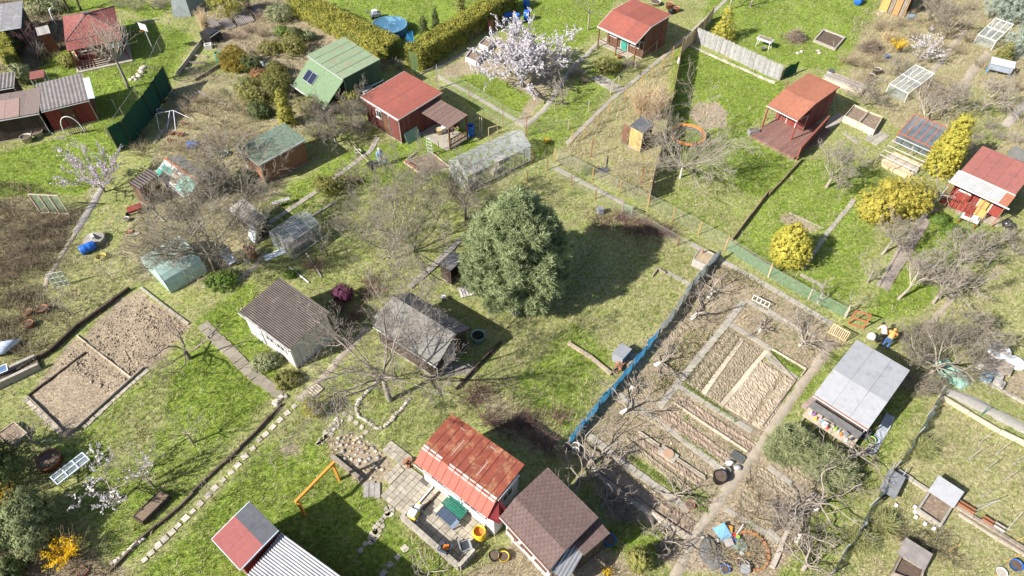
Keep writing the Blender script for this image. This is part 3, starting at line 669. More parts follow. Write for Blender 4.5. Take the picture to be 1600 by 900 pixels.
def shed(name,label,a,b,prof,roof,wall,style='felt',oh=(.18,.18,.18,.18),cat='shed',group='garden sheds',board=.15,walls='frbl',fascia=None,styles=None,roofs=None,base=True,planks=False,za=None,wall_mats=None,**rk):
    """a,b: picture corners of the front eave; prof: [(picture point, height)...] from front eave to back eave"""
    ze = prof[0][1]; A,rz,L = frame(a,b,ze if za is None else za); v = Vector((-math.sin(rz),math.cos(rz)))
    ys = []
    for p,h in prof:
        if p is None: ys.append(0.0); continue
        if isinstance(p,(int,float)): ys.append(float(p)); continue
        w = P(p,h) - A; ys.append(w.x * v.x + w.y * v.y)
    zs = [h for p,h in prof]
    t = thing(name,label,cat,(A.x,A.y,0),rz,group); S = Shed(); S.t,S.L,S.ys,S.zs,S.rz,S.A = t,L,ys,zs,rz,A
    S.W = ys[-1]
    S.x0,S.x1,S.y0,S.y1 = oh[3],L - oh[1],ys[0] + oh[0],ys[-1] - oh[2]
    S.h = lambda y: float(np.interp(y,ys,zs)) - .06
    for i in range(len(ys) - 1):
        st = (styles or [style] * 9)[i]; mt = (roofs or [roof] * 9)[i]
        if st: roof_panel(t,[(0,ys[i],zs[i]),(L,ys[i],zs[i]),(L,ys[i + 1],zs[i + 1]),(0,ys[i + 1],zs[i + 1])],st,mt,**rk)
    if fascia:
        for x in (-.015,L + .015):
            mb = MB()
            for i in range(len(ys) - 1): mb.bar((x,ys[i],zs[i] - .05),(x,ys[i + 1],zs[i + 1] - .05),.03,.09)
            mb.build('fascia',fascia,t)
        MB().bar((-.02,ys[0] - .02,zs[0] - .06),(L + .02,ys[0] - .02,zs[0] - .05),.03,.09).build('fascia',fascia,t)
    for sd_ in walls:
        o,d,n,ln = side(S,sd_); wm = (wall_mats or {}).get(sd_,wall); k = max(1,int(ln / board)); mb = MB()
        for i in range(k):
            u0,u1 = ln * i / k,ln * (i + .94) / k; p0 = o + d * u0; p1 = o + d * u1; h0,h1 = S.h(p0.y),S.h(p1.y); j = n * .006 * random.random()
            if planks:
                q = MB(); q.hexa([p0 - n * .05,p0 + j,p1 + j,p1 - n * .05],[Vector((*(p0 - n * .05).xy,h0)),Vector((*(p0 + j).xy,h0)),Vector((*(p1 + j).xy,h1)),Vector((*(p1 - n * .05).xy,h1))])
                q.build('plank',wm,t)
            mb.hexa([p0 - n * .05,p0 + j,p1 + j,p1 - n * .05],[Vector((*(p0 - n * .05).xy,h0)),Vector((*(p0 + j).xy,h0)),Vector((*(p1 + j).xy,h1)),Vector((*(p1 - n * .05).xy,h1))])
        e = o + d * ln; h0,h1 = S.h(o.y),S.h(e.y); i0 = n * .03
        back = MB(); mid = [S.ys[i] for i in range(1,len(ys) - 1)] if sd_ in 'rl' else []
        # solid backing behind the boards, following the roof line
        seq = [o] + [Vector((o.x,yy,0)) for yy in (mid if sd_ == 'r' else mid[::-1]) if min(o.y,e.y) < yy < max(o.y,e.y)] + [e]
        for p_,q_ in zip(seq[:-1],seq[1:]):
            back.hexa([p_ - n * .1,p_ - i0,q_ - i0,q_ - n * .1],[Vector((*(p_ - n * .1).xy,S.h(p_.y) - .01)),Vector((*(p_ - i0).xy,S.h(p_.y) - .01)),Vector((*(q_ - i0).xy,S.h(q_.y) - .01)),Vector((*(q_ - n * .1).xy,S.h(q_.y) - .01))])
        w = back.build('wall',wm,t)
        if not planks: mb.build('boards',wm,w)
    if base and L > 2.6 and len(walls) == 4:
        gy_ = ys[0] - .06; MB().tube([(0,gy_,zs[0] - .08),(L,gy_,zs[0] - .1)],.045,7).build('gutter',steel,t); MB().tube([(L - .1,gy_,zs[0] - .1),(L - .1,S.y0 - .05,zs[0] - .4),(L - .1,S.y0 - .05,.1)],.035,6).build('downpipe',steel,t)
    if base:
        MB().box(S.x0 - .04,S.y0 - .04,-.1,S.x1 + .04,S.y1 + .04,.08).build('plinth',concrete,t)
    return S
def side(S,c):
    return {'f': (Vector((S.x0,S.y0,0)),Vector((1,0,0)),Vector((0,-1,0)),S.x1 - S.x0),
            'r': (Vector((S.x1,S.y0,0)),Vector((0,1,0)),Vector((1,0,0)),S.y1 - S.y0),
            'b': (Vector((S.x1,S.y1,0)),Vector((-1,0,0)),Vector((0,1,0)),S.x1 - S.x0),
            'l': (Vector((S.x0,S.y1,0)),Vector((0,-1,0)),Vector((-1,0,0)),S.y1 - S.y0)}[c]
def obox(mb,o,d,n,u0,u1,z0,z1,n0,n1,mi=0):
    b = [o + d * u0 + n * n0,o + d * u0 + n * n1,o + d * u1 + n * n1,o + d * u1 + n * n0]
    mb.hexa([Vector((p.x,p.y,z0)) for p in b],[Vector((p.x,p.y,z1)) for p in b],mi); return mb
def door(S,c,u,w=.8,h=1.9,mat=brown_wood):
    o,d,n,ln = side(S,c); t = obox(MB(),o,d,n,u,u + w,.08,h,.01,.05).build('door',mat,S.t)
    obox(MB(),o,d,n,u + w - .14,u + w - .08,.95,1.1,.05,.1).build('handle',steel,t)
    fr = MB()
    for a,b,z0,z1 in ((u - .06,u,.08,h + .06),(u + w,u + w + .06,.08,h + .06),(u,u + w,h,h + .06)): obox(fr,o,d,n,a,b,z0,z1,.005,.07)
    fr.build('frame',white_paint if mat is not brown_wood else dark_wood,t)
def window(S,c,u,w=.7,z0=1.0,h=.6,fm=white_paint):
    o,d,n,ln = side(S,c); fr = MB()
    for a,b,y0,y1 in ((u - .06,u,z0 - .06,z0 + h + .06),(u + w,u + w + .06,z0 - .06,z0 + h + .06),(u,u + w,z0 - .06,z0),(u,u + w,z0 + h,z0 + h + .06),(u + w / 2 - .02,u + w / 2 + .02,z0,z0 + h)): obox(fr,o,d,n,a,b,y0,y1,.005,.06)
    t = fr.build('window',fm,S.t); obox(MB(),o,d,n,u,u + w,z0,z0 + h,.008,.03).build('pane',dark_glass,t)
    obox(MB(),o,d,n,u - .1,u + w + .1,z0 - .1,z0 - .062,.005,.12).build('sill',fm,t)
def post(S,x,y,h,mat=dark_wood,w=.1,name='post'):
    return MB().box(x - w / 2,y - w / 2,-.05,x + w / 2,y + w / 2,h).build(name,mat,S.t if isinstance(S,Shed) else S)

# ------------------------------------------------------------------ paths, edging, beds, fences
def poly_world(pts,h=0): return [P(p,h) for p in pts]
def resample(pts,step):
    out = [pts[0]]; 
    for a,b in zip(pts[:-1],pts[1:]):
        n = max(1,round((b - a).length / step)); out += [a.lerp(b,(i + 1) / n) for i in range(n)]
    return out
def slab_path(pts,width,step,mat,name='garden_path',h=.045,jitter=.015,gap=.02,slabs=True,cross=1):
    """path of single slabs"""
    W = resample(poly_world(pts),step); t = setting(name)
    for a,b in zip(W[:-1],W[1:]):
        d = (b - a).normalized(); n = Vector((-d.y,d.x,0))
        for c in range(cross):
            w = width / cross; off = n * (-width / 2 + w * (c + .5))
            mb = MB(); j = [Vector((random.uniform(-jitter,jitter),random.uniform(-jitter,jitter),0)) for _ in range(4)]
            q = [a + off + d * gap - n * (w / 2 - gap / 2) + j[0],b + off - n * (w / 2 - gap / 2) + j[1],b + off + n * (w / 2 - gap / 2) + j[2],a + off + d * gap + n * (w / 2 - gap / 2) + j[3]]
            hh = h + random.uniform(-.006,.01); mb.hexa([Vector((p.x,p.y,-.06)) for p in q],[Vector((p.x,p.y,hh)) for p in q]); mb.build('slab',mat,t)
    n = []; m = []
    for i,p in enumerate(W):
        d = (W[min(i + 1,len(W) - 1)] - W[max(i - 1,0)]).normalized(); k = Vector((-d.y,d.x,0)) * width / 2; n.append(p + k); m.append(p - k)
    cover(n + m[::-1]); return t
def strip(pts,width,mat,name='earth_path',h=.035,wob=.12):
    """continuous trodden path"""
    W = resample(poly_world(pts),.4); L_,R_ = [],[]
    for i,p in enumerate(W):
        d = (W[min(i + 1,len(W) - 1)] - W[max(i - 1,0)]).normalized(); k = Vector((-d.y,d.x,0))
        L_.append(p + k * (width / 2 + random.uniform(-wob,wob) * width)); R_.append(p - k * (width / 2 + random.uniform(-wob,wob) * width))
    n = len(W); vs_ = []
    for a,b in zip(L_,R_): vs_ += [(a.x,a.y,-.05),(*a.lerp(b,.12).xy,h),(*a.lerp(b,.88).xy,h),(b.x,b.y,-.05)]
    f = [(i * 4 + j + 1,i * 4 + j,i * 4 + j + 4,i * 4 + j + 5) for i in range(n - 1) for j in range(3)]
    o = MB().add(vs_,f).build(name,mat,None,True); tag(o,kind='structure'); cover(L_ + R_[::-1]); return o
def sheet(pts,mat,name,h=.03,kind='structure'):
    w = poly_world(pts); o = MB().prism([(p.x,p.y) for p in w],-.1,h).build(name,mat); tag(o,kind=kind); cover(w); return o
def edging(pts,mat,w=.1,h=.14,step=1.0,name='bed_edging',piece='kerb_stone',gap=.012,closed=False,jit=.01,tilt=.0):
    W = poly_world(pts)
    if closed: W.append(W[0].copy())
    t = setting(name)
    for a,b in zip(W[:-1],W[1:]):
        R_ = resample([a,b],step)
        for p,q in zip(R_[:-1],R_[1:]):
            d = (q - p).normalized(); o = Vector((-d.y,d.x,0)) * random.uniform(-jit,jit); hh = h * random.uniform(.85,1.1)
            MB().bar(p + d * gap + o + Vector((0,0,hh / 2 - .06)),q - d * gap + o + Vector((0,0,hh / 2 - .06 + random.uniform(-tilt,tilt))),w * random.uniform(.85,1.1),hh + .12).build(piece,mat,t)
    return t
def bed(pts,label,h=.3,board=old_wood,fill=soil_mat,name='raised_bed',th=.05,cat='planter',group='raised garden beds',fillh=.75):
    W = poly_world(pts); c = sum(W,Vector()) / len(W); t = thing(name,label,cat,c,0,group); W = [p - c for p in W]; n = len(W)
    for a,b in zip(W,W[1:] + W[:1]):
        d = (b - a).normalized(); MB().bar(a - d * th / 2 + Vector((0,0,h / 2 - .03)),b + d * (-th / 2 - .003) + Vector((0,0,h / 2 - .03)),th,h + .06).build('board',board,t)
    q = MB(); m = [p * .995 for p in W]; k = 7
    if n == 4:
        vs_ = []; 
        for i in range(k + 1):
            for j in range(k + 1):
                p = m[0].lerp(m[1],j / k).lerp(m[3].lerp(m[2],j / k),i / k); vs_.append((p.x,p.y,h * fillh + random.uniform(-.03,.03)))
        q.add(vs_,[(i * (k + 1) + j,i * (k + 1) + j + 1,(i + 1) * (k + 1) + j + 1,(i + 1) * (k + 1) + j) for i in range(k) for j in range(k)])
    else: q.prism([(p.x,p.y) for p in m],-.05,h * fillh)
    q.build('soil',fill,t,True); return t
def soil_bed(q,furrows=5,h=.07,mat=None,name='vegetable_bed'):
    """raked bed with furrows running from q0-q1 side to q3-q2 side"""
    W = poly_world(q); lx = (W[1] - W[0]).length; ly = (W[3] - W[0]).length; nu,nv = max(6,int(lx / .09)),max(6,int(ly / .09)); V = []
    for j in range(nv + 1):
        for i in range(nu + 1):
            u,v = i / nu,j / nv; p = W[0].lerp(W[1],u).lerp(W[3].lerp(W[2],u),v); e = min(u * lx,(1 - u) * lx,v * ly,(1 - v) * ly)
            V.append((p.x,p.y,(-.04 if e < .01 else h + .016 * math.sin(u * furrows * 2 * math.pi + math.sin(v * 9) * .5) + random.gauss(0,.02))))
    o = MB().add(V,[(j * (nu + 1) + i,j * (nu + 1) + i + 1,(j + 1) * (nu + 1) + i + 1,(j + 1) * (nu + 1) + i) for j in range(nv) for i in range(nu)]).build(name,mat or bed_soil,None,False)
    tag(o,kind='structure'); cover(W); return o
bed_soil = M('raked_soil',(.33,.255,.19),(.19,.143,.102),3,bump=1,bscale=14,world_tex=True); tan_soil = M('tan_soil',(.42,.345,.255),(.27,.215,.155),3,bump=1,bscale=14,world_tex=True); dull_soil = M('dull_soil',(.30,.25,.175),(.19,.155,.105),5,bump=1,bscale=14,world_tex=True)
def fence(pts,label,height=1.3,spacing=2.2,post_mat=old_wood,post_w=.08,net=net_wire,rail=None,name='wire_fence',group='fences between the plots',lean=.03,cat='fence',top_wire=True,sag=0.0):
    W = poly_world(pts); R_ = resample(W,spacing); c = R_[0]; t = thing(name,label,cat,c,0,group); R_ = [p - c for p in R_]; tops = []
    for p in R_:
        q = p + Vector((random.uniform(-lean,lean) * height,random.uniform(-lean,lean) * height,height * random.uniform(.97,1.06))); tops.append(q)
        MB().bar(p - Vector((0,0,.1)),q,post_w).build('post',post_mat,t)
    for i,(p,q) in enumerate(zip(R_[:-1],R_[1:])):
        a,b = tops[i],tops[i + 1]
        if net:
            k = 5; vs_ = []; d = (q - p).normalized(); nn = Vector((-d.y,d.x,0))
            for j in range(k + 1):
                f = j / k; s_ = sag * 4 * f * (1 - f); w_ = nn * random.uniform(-1,1) * sag * .5; vs_ += [tuple(p.lerp(q,f) + nn * .05 + w_ * .3 + Vector((0,0,.02))),tuple(a.lerp(b,f) + nn * .05 + w_ + Vector((0,0,-.06 - s_)))]
            MB().add(vs_,[(j * 2,j * 2 + 2,j * 2 + 3,j * 2 + 1) for j in range(k)]).build('netting',net,t)
        if top_wire: MB().bar(a - Vector((0,0,.05)),b - Vector((0,0,.05)),.012).build('wire',steel,t)
        if rail: MB().bar(a - Vector((0,0,.1)),b - Vector((0,0,.1)),.05,.08).build('rail',rail,t)
    return t
def screen(pts,label,height,mat,name='screen_fence',cat='fence',group='fences between the plots',slat=None,spacing=2.2,post_mat=old_wood,wave=.05,group_slats=False):
    """opaque fence: cloth panels between posts, or reeds/slats"""
    W = poly_world(pts); R_ = resample(W,spacing); c = R_[0]; t = thing(name,label,cat,c,0,group); R_ = [p - c for p in R_]
    for p in R_: MB().bar(p - Vector((0,0,.1)),p + Vector((0,0,height * 1.02)),.06).build('post',post_mat,t)
    for p,q in zip(R_[:-1],R_[1:]):
        d = (q - p); ln = d.length; d.normalize(); nn = Vector((-d.y,d.x,0))
        if slat:
            k = int(ln / slat); mb = MB()
            for j in range(k):
                s0 = p + d * (j * slat) - nn * .04; hh = height * random.uniform(.94,1.05); off = nn * random.uniform(-.012,.012)
                m_ = MB() if group_slats else mb
                m_.bar(s0 + d * slat / 2 + off + Vector((0,0,-.02)),s0 + d * (slat / 2 + random.uniform(-.01,.01)) + off + Vector((0,0,hh)),slat * .86,.018,up=tuple(nn))
                if group_slats: m_.build('slat',mat,t)
            if not group_slats: mb.build('reed_panel',mat,t)
            MB().bar(p + Vector((0,0,height * .75)),q + Vector((0,0,height * .75)),.04,.06).build('rail',post_mat,t)
        else:
            k = 8; m = 4; vs_ = []
            for j in range(k + 1):
                for i in range(m + 1):
                    o = nn * (-.06 + (random.uniform(-wave,wave) if 0 < j < k else 0)); vs_.append(tuple(p.lerp(q,j / k) + o + Vector((0,0,.01 + height * i / m + (random.uniform(-wave,wave) if i == m else 0)))))
            MB().add(vs_,[(j * (m + 1) + i,(j + 1) * (m + 1) + i,(j + 1) * (m + 1) + i + 1,j * (m + 1) + i + 1) for j in range(k) for i in range(m)]).build('panel',mat,t,True)
    return t
def stepping(stones,mat,size=.31,name='stepping_path',rz=.9):
    t = setting(name)
    for p in stones:
        w = P(p); s = size * random.uniform(.85,1.15); MB().rbox((w.x,w.y,-.06),(s,s * random.uniform(.85,1.05),.1 + random.uniform(0,.012)),rz + random.uniform(-.15,.15)).build('stepping_stone',mat,t)
        cover([(w.x + s * .5,w.y),(w.x,w.y + s * .5),(w.x - s * .5,w.y),(w.x,w.y - s * .5)])
    return t
def paving(a,b,c,nx_,ny_,mat,name='terrace',h=.06,skip=(),rng=random):
    """grid of single slabs over parallelogram a,b,c (a->b, a->c)"""
    A,B,C = P(a),P(b),P(c); u = (B - A) / nx_; v = (C - A) / ny_; t = setting(name); proto = {}
    for i in range(nx_):
        for j in range(ny_):
            if (i,j) in skip: continue
            o = A + u * i + v * j; g = .05; q = [o + u * g + v * g,o + u * (1 - g * .2) + v * g,o + u * (1 - g * .2) + v * (1 - g * .2),o + u * g + v * (1 - g * .2)]
            hh = h + rng.uniform(-.008,.008); MB().hexa([Vector((p.x,p.y,-.05)) for p in q],[Vector((p.x,p.y,hh + rng.uniform(-.004,.004))) for p in q]).build('slab',mat,t)
    cover([A,B,B + C - A,C]); return t
def rocks(stones,mats,name='rock_border',sz=(.12,.22),piece='stone',seed=1,label=None):
    rng = np.random.default_rng(seed); t = setting(name) if not label else thing(name,label,'rocks',P(stones[0]))
    o = P(stones[0]) if label else Vector()
    for i,p in enumerate(stones):
        V,F = rock_blob(rng); s = rng.uniform(*sz); V = V * s * np.array([1,.85,.6]); w = P(p) - o; V = V + np.array([w.x,w.y,s * .2])
        link(piece,np_mesh(piece,V,F,mats[i % len(mats)],True),t)
    return t
def rock_blob(rng):
    V,F = rock_proto(rng); V = V.tolist(); E = {}; F2 = []
    def mid(a,b):
        k = (min(a,b),max(a,b))
        if k not in E:
            m = (np.array(V[a]) + np.array(V[b])) / 2; m = m / (np.linalg.norm(m) + 1e-9) * rng.uniform(.8,1.05); V.append(m.tolist()); E[k] = len(V) - 1
        return E[k]
    for a,b,c in F:
        x,y,w = mid(a,b),mid(b,c),mid(c,a); F2 += [(a,x,w),(x,b,y),(w,y,c),(x,y,w)]
    return np.array(V),np.array(F2)
def line_pts(a,b,n,jit=0): return [(a[0] + (b[0] - a[0]) * (i + .5) / n + random.uniform(-jit,jit),a[1] + (b[1] - a[1]) * (i + .5) / n + random.uniform(-jit,jit)) for i in range(n)]
def barrel(px,label,mat,r=.29,h=.9,name='barrel',cat='barrel',group='plastic barrels',water=None,lying=None,band=True,lid=True,h0=0.0):
    p = P(px,h0); t = thing(name,label,cat,p,0,group); b = MB()
    prof = [(r * .9,0),(r,.06 * h),(r * 1.0,.3 * h),(r * 1.04,.33 * h),(r,.36 * h),(r,.63 * h),(r * 1.04,.66 * h),(r,.69 * h),(r,.93 * h),(r * .92,h)]
    b.lathe(prof,n=18,cap0=True); 
    if not lid: b.lathe([(r * .92,h),(r * .85,h),(r * .85,h * .3)],n=18)
    o = b.build('body',mat,t,True); extra = []
    if lid: extra.append(MB().lathe([(r * .92,h - .02),(r * .9,h + .025),(.001,h + .03)],n=18).build('lid',mat,t))
    else: extra.append(MB().lathe([(r * .85,h * .7),(.001,h * .7)],n=18).build('contents',water or dark_soil,t))
    if lying is not None:
        for q in [o] + extra:
            q.matrix_local = Matrix.Rotation(lying,4,'Z') @ Matrix.Translation((0,0,r)) @ Matrix.Rotation(math.pi / 2,4,'Y') @ Matrix.Translation((0,0,-h / 2))
    return t
def tub(px,label,mat,r=.3,h=.4,name='tub',cat='tub',group='tubs and buckets',fill=dark_soil,lvl=.85,taper=.85,handle=False):
    t = thing(name,label,cat,P(px),0,group)
    MB().lathe([(r * taper,0),(r,h),(r * 1.06,h),(r * 1.06,h - .03),(r * .93,h - .03),(r * taper * .93,.03)],n=18,cap0=True).build('body',mat,t,True)
    MB().lathe([(r * .93 * (taper + (1 - taper) * lvl),h * lvl),(.001,h * lvl + .01)],n=18).build('contents',fill,t)
    if handle: MB().tube([(r * math.cos(a),0,h + r * .7 * math.sin(a)) for a in np.linspace(0,math.pi,9)],.012,5).build('handle',steel,t)
    return t
# ================================================================== paths and edging
slab_path([z(3,345,897),z(3,620,625),z(3,990,320),z(3,1280,55),(1160,-25)],.42,1.0,concrete)
slab_path([z(7,265,150),z(7,700,372)],.4,.9,concrete)
slab_path([z(7,1120,625),z(7,1600,890),z(12,400,228)],.42,.8,concrete)
strip([(1052,903),z(15,1180,590),z(15,1590,30),z(12,190,640),z(12,395,355)],.6,sand)
strip([z(8,715,905),z(8,860,650),z(8,1035,395)],1.0,M('trodden_bark_path',(.33,.285,.245),(.225,.19,.16),3,bump=.8,bscale=20,world_tex=True),'bark_path',wob=.05)
edging([z(8,690,895),z(8,835,640),z(8,1005,410)],old_wood,.06,.12,1.4,'path_edging','board'); edging([z(8,770,880),z(8,900,670),z(8,1050,420)],old_wood,.06,.1,1.4,'path_edging','board')
strip([z(12,980,265),z(12,1130,95),z(12,1180,40)],.5,sand,wob=.2)
slab_path([z(6,85,495),z(6,390,290),z(6,715,45),z(2,760,860)],.45,.55,concrete,jitter=.03)
slab_path([z(9,1265,225),z(9,1600,560),z(10,165,665)],.75,.6,M('old_slab',(.30,.265,.215),(.19,.165,.13),4,bump=.6,c3=(.16,.16,.08),c3amt=.4,c3scale=2,island=.2),jitter=.05)
strip([z(10,265,705),z(10,420,560),z(10,700,245)],.55,sand,wob=.15)
stepping([z(13,x,y) for x,y in ((1580,105),(1530,155),(1485,208),(1445,255),(1395,303),(1345,352),(1300,400),(1250,450),(1205,497),(1160,540),(1112,587),(1075,628),(1030,670),(988,710),(945,757),(905,800))] + [z(10,x,y) for x,y in ((240,740),(195,782),(150,826),(105,870),(60,915),(20,950))],white_stone)
stepping([z(14,x,y) for x,y in ((930,728),(885,782),(838,830),(795,885))],white_stone,.3)
strip([(1610,155),z(4,1560,700),z(4,1475,790)],.9,M('pale_plank_path',(.42,.38,.32),(.32,.28,.23),4,bump=.5),'plank_path',wob=.05)
strip([z(4,1200,560),z(4,1280,440),z(4,1380,330)],.9,sand); strip([z(4,1010,470),z(4,1100,360),z(4,1230,190)],.7,sand)
strip([z(3,80,790),z(3,200,690),z(3,380,420),z(3,560,250)],.6,concrete,'garden_path'); strip([z(2,1120,430),z(2,1330,320),z(2,1500,210)],.5,concrete,'garden_path')
slab_path([z(2,1130,475),z(2,1400,620),z(2,1600,740),z(3,80,790)],.4,.9,concrete)
# winding brick path by the corrugated shed
strip([z(5,1280,900),z(5,1290,860),z(5,1430,890),z(5,1600,760),z(6,60,680)],.5,paver,'brick_path',wob=.05)
# stepping stones, right lawn
slab_path([z(8,215,785),z(8,380,545),z(8,540,350)],.32,.4,concrete,jitter=.05)
slab_path([z(8,130,430),z(8,350,530)],.1,.9,concrete,jitter=.01); slab_path([z(8,200,815),z(8,350,895)],.3,.6,concrete)
# terrace in front of the cottage
paving(z(14,775,402),z(14,928,525),z(14,957,215),5,8,paver); paving(z(14,785,120),z(14,935,236),z(14,842,55),6,2,paver); paving(z(14,797,285),z(14,837,332),z(14,888,195),2,4,paver)
paving(z(14,930,545),z(14,1280,845),z(14,1120,350),9,6,paver,h=.07)
# mortared terrace walls of hollow blocks
t = thing('terrace_wall','low grey terrace wall ending in pierced blocks','wall',P(z(14,915,545)))
o = P(z(14,915,545)); W = [P(z(14,915,545)) - o,P(z(14,1275,862)) - o,P(z(14,1365,760)) - o]
R_ = resample(W[:2],.42)
for a,b in zip(R_[:-1],R_[1:]):
    d = (b - a).normalized()
    MB().bar(a + d * .008 + Vector((0,0,.25)),b - d * .008 + Vector((0,0,.25)),.2,.6).build('block',concrete,t)
R_ = resample([W[1],W[2]],.2); nn = (W[2] - W[1]).normalized()
for a,b in zip(R_[:-1],R_[1:]):
    for z0 in (0,.32):
        mb = MB(); d = (b - a); mb.bar(a + Vector((0,0,z0 + .02)),b + Vector((0,0,z0 + .02)),.18,.04); mb.bar(a + Vector((0,0,z0 + .3)),b + Vector((0,0,z0 + .3)),.18,.035); mb.bar(a + d * .1 + Vector((0,0,z0 + .04)),a + d * .1 + Vector((0,0,z0 + .28)),.18,.04,up=tuple(d)); mb.build('pierced_block',white_stone,t)
t = thing('terrace_rail','two long planks laid across the cottage terrace','planks',P(z(14,1000,470))); o = P(z(14,1000,470))
for a,b,m_ in ((z(14,1000,470),z(14,1105,350),white_paint),(z(14,1035,500),z(14,1145,380),dark_wood)): MB().bar(P(a) - o + Vector((0,0,.13)),P(b) - o + Vector((0,0,.13)),.1,.1).build('plank',m_,t)

# dug bed edging, lower left
edging([z(9,480,300),z(9,820,565)],pale_wood,.07,.1,1.2,'bed_edging','board'); edging([z(9,540,405),z(9,175,680)],dark_wood,.08,.14,1.4,'bed_edging','board')
edging([z(9,175,680),z(9,400,900)],old_wood,.08,.16,1.2,'bed_edging','board'); edging([z(9,905,500),z(9,480,880),z(13,430,15)],old_wood,.1,.2,1.3,'bed_edging','board')
slab_path([z(9,155,695),z(9,385,905)],.28,.3,paver,'brick_edge_path',jitter=.03); slab_path([z(9,930,510),z(9,800,620),z(9,520,880)],.26,.3,paver,'brick_edge_path',jitter=.04)
edging([z(9,880,0),z(9,1180,230)],concrete,.14,.12,1.0); edging([z(5,930,400),z(5,1030,490)],concrete,.1,.12,.8)
edging([z(9,-40,620),z(9,330,400),z(9,500,240),z(9,820,10)],dark_wood,.16,.3,1.5,'timber_edging','sleeper',jit=.06,tilt=.03)
edging([(172,893),z(13,860,690),z(13,1110,480),z(13,1400,200),z(13,1600,5),(440,632)],M('weathered_sleeper',(.15,.115,.085),(.085,.065,.05),4,bump=.6,island=.2),.1,.2,1.1,'timber_edging','sleeper',jit=.05,tilt=.03)
# rubble lip beside the timber edging
rocks(line_pts(z(13,700,830),z(13,900,660),14,2),[stone,white_stone],sz=(.1,.2),seed=4)
rocks(line_pts(z(10,110,730),z(10,195,670),9,2),[stone,white_stone],sz=(.14,.24),seed=5)
# crescent of stones below the big tree
C_ = [z(10,x,y) for x,y in ((755,585),(720,625),(680,665),(645,705),(625,755),(640,800),(680,825),(720,850),(760,880),(800,870),(835,840),(870,800),(905,760),(935,725),(960,690))]
pp = []
for a,b in zip(C_[:-1],C_[1:]): pp += line_pts(a,b,3,.6)
rocks(pp,[stone,paver,white_stone],sz=(.12,.19),seed=8)
# rockery beside the terrace
rr = random.Random(3)
ROCK = [(600,20),(635,40),(650,65),(610,95),(545,120),(580,155),(625,140),(700,135),(695,100),(730,100),(680,80),(570,80),(650,175),(720,235),(745,250),(720,290),(790,235),(650,270),(590,205),(770,190),(560,30),(520,40),(535,85),(620,50),(670,125),(690,185),(600,170),(510,65),(575,20),(760,160),(700,60),(640,110),(555,170),(675,240),(735,200),(505,110),(525,150),(545,55),(590,120),(710,165),(755,225),(610,70),(660,30),(580,50),(640,200),(700,260),(750,120),(780,130)]
rocks([z(14,*p) for p in ROCK],[white_stone,stone,white_stone,M('ochre_stone',(.5,.38,.2),(.36,.26,.14),4,bump=.5),M('grey_stone',(.33,.32,.31),(.22,.21,.2),4,bump=.5)],sz=(.07,.15),seed=9,label='rockery of pale boulders on bare earth beside the terrace',name='rockery')
t = thing('garden_log','long weathered log edging the rockery','log',P(z(14,475,155))); o = P(z(14,475,155)); MB().bar(Vector((0,0,.12)),P(z(14,665,310)) - o + Vector((0,0,.12)),.2,.26).build('beam',old_wood,t)
t = thing('plank_bridge','three short weathered boards beside the rockery','planks',P(z(14,725,365)))
for i,x in enumerate((-.3,0,.3)): MB().rbox((x,random.uniform(-.05,.05),0),(.27,.85,.07),.12).build('board',grey_wood,t)
# stone path from the terrace
SP = [(850,490),(825,510),(805,530),(785,555),(765,575),(790,590),(745,600),(765,620),(730,635),(755,650),(715,660),(740,675),(685,700),(840,515),(815,480),(655,740),(835,470),(745,625),(720,690)]
t = setting('stone_path')
for p in SP: w = P(z(14,*p)); MB().prism([(w.x + .17 * rr.uniform(.7,1.2) * math.cos(a),w.y + .17 * rr.uniform(.7,1.2) * math.sin(a)) for a in np.linspace(0,6.28,7)[:-1]],-.05,.05).build('flagstone',rr.choice([stone,white_stone,paver]),t)
t = setting('stone_path')
for p in [(500,820),(520,835),(485,850),(510,860),(470,870),(485,885),(455,890),(530,835),(435,905),(465,915),(555,790),(590,818),(625,845),(660,872),(690,900)]: w = P(z(10,*p)); MB().prism([(w.x + .16 * rr.uniform(.7,1.2) * math.cos(a),w.y + .16 * rr.uniform(.7,1.2) * math.sin(a)) for a in np.linspace(0,6.28,7)[:-1]],-.05,.05).build('flagstone',rr.choice([stone,white_stone]),t)
t = setting('stone_path')
for i in range(26): w = P(z(14,380 + rr.uniform(0,1) * 30 + (i % 13) * 6,75 - (i % 13) * 6 + rr.uniform(-8,8))); MB().prism([(w.x + .11 * rr.uniform(.7,1.2) * math.cos(a),w.y + .11 * rr.uniform(.7,1.2) * math.sin(a)) for a in np.linspace(0,6.28,6)[:-1]],-.05,.045).build('flagstone',rr.choice([stone,white_stone]),t)

# vegetable plots on the right: board and slab walks between the beds
slab_path([z(11,1448,85),z(11,1330,240),z(11,1050,580),z(11,920,745)],.42,.8,concrete,jitter=.02)
for a,b in (((1440,320),(1195,660)),((1590,395),(1305,738))): slab_path([z(11,*a),z(11,*b)],.3,1.3,pale_wood,'board_walk',jitter=.02)
slab_path([z(11,1010,600),z(11,1500,895)],.36,1.1,concrete); slab_path([z(11,1365,228),z(11,1600,372),z(12,0,440),z(12,175,565)],.36,1.1,concrete)
slab_path([z(11,1460,75),z(11,1600,160),z(12,150,240)],.3,1.0,concrete)
slab_path([z(15,480,20),z(15,690,190),z(15,1110,490)],.42,.9,concrete,jitter=.02); slab_path([z(11,660,665),z(11,780,750),z(11,1000,895),z(15,1310,235)],.4,.9,concrete,jitter=.02)
slab_path([z(15,495,225),z(15,800,470),z(15,1090,655)],.34,1.1,white_stone,jitter=.03); edging([z(15,530,240),z(15,880,505),z(15,1105,655)],old_wood,.06,.22,1.4,'bed_edging','board')
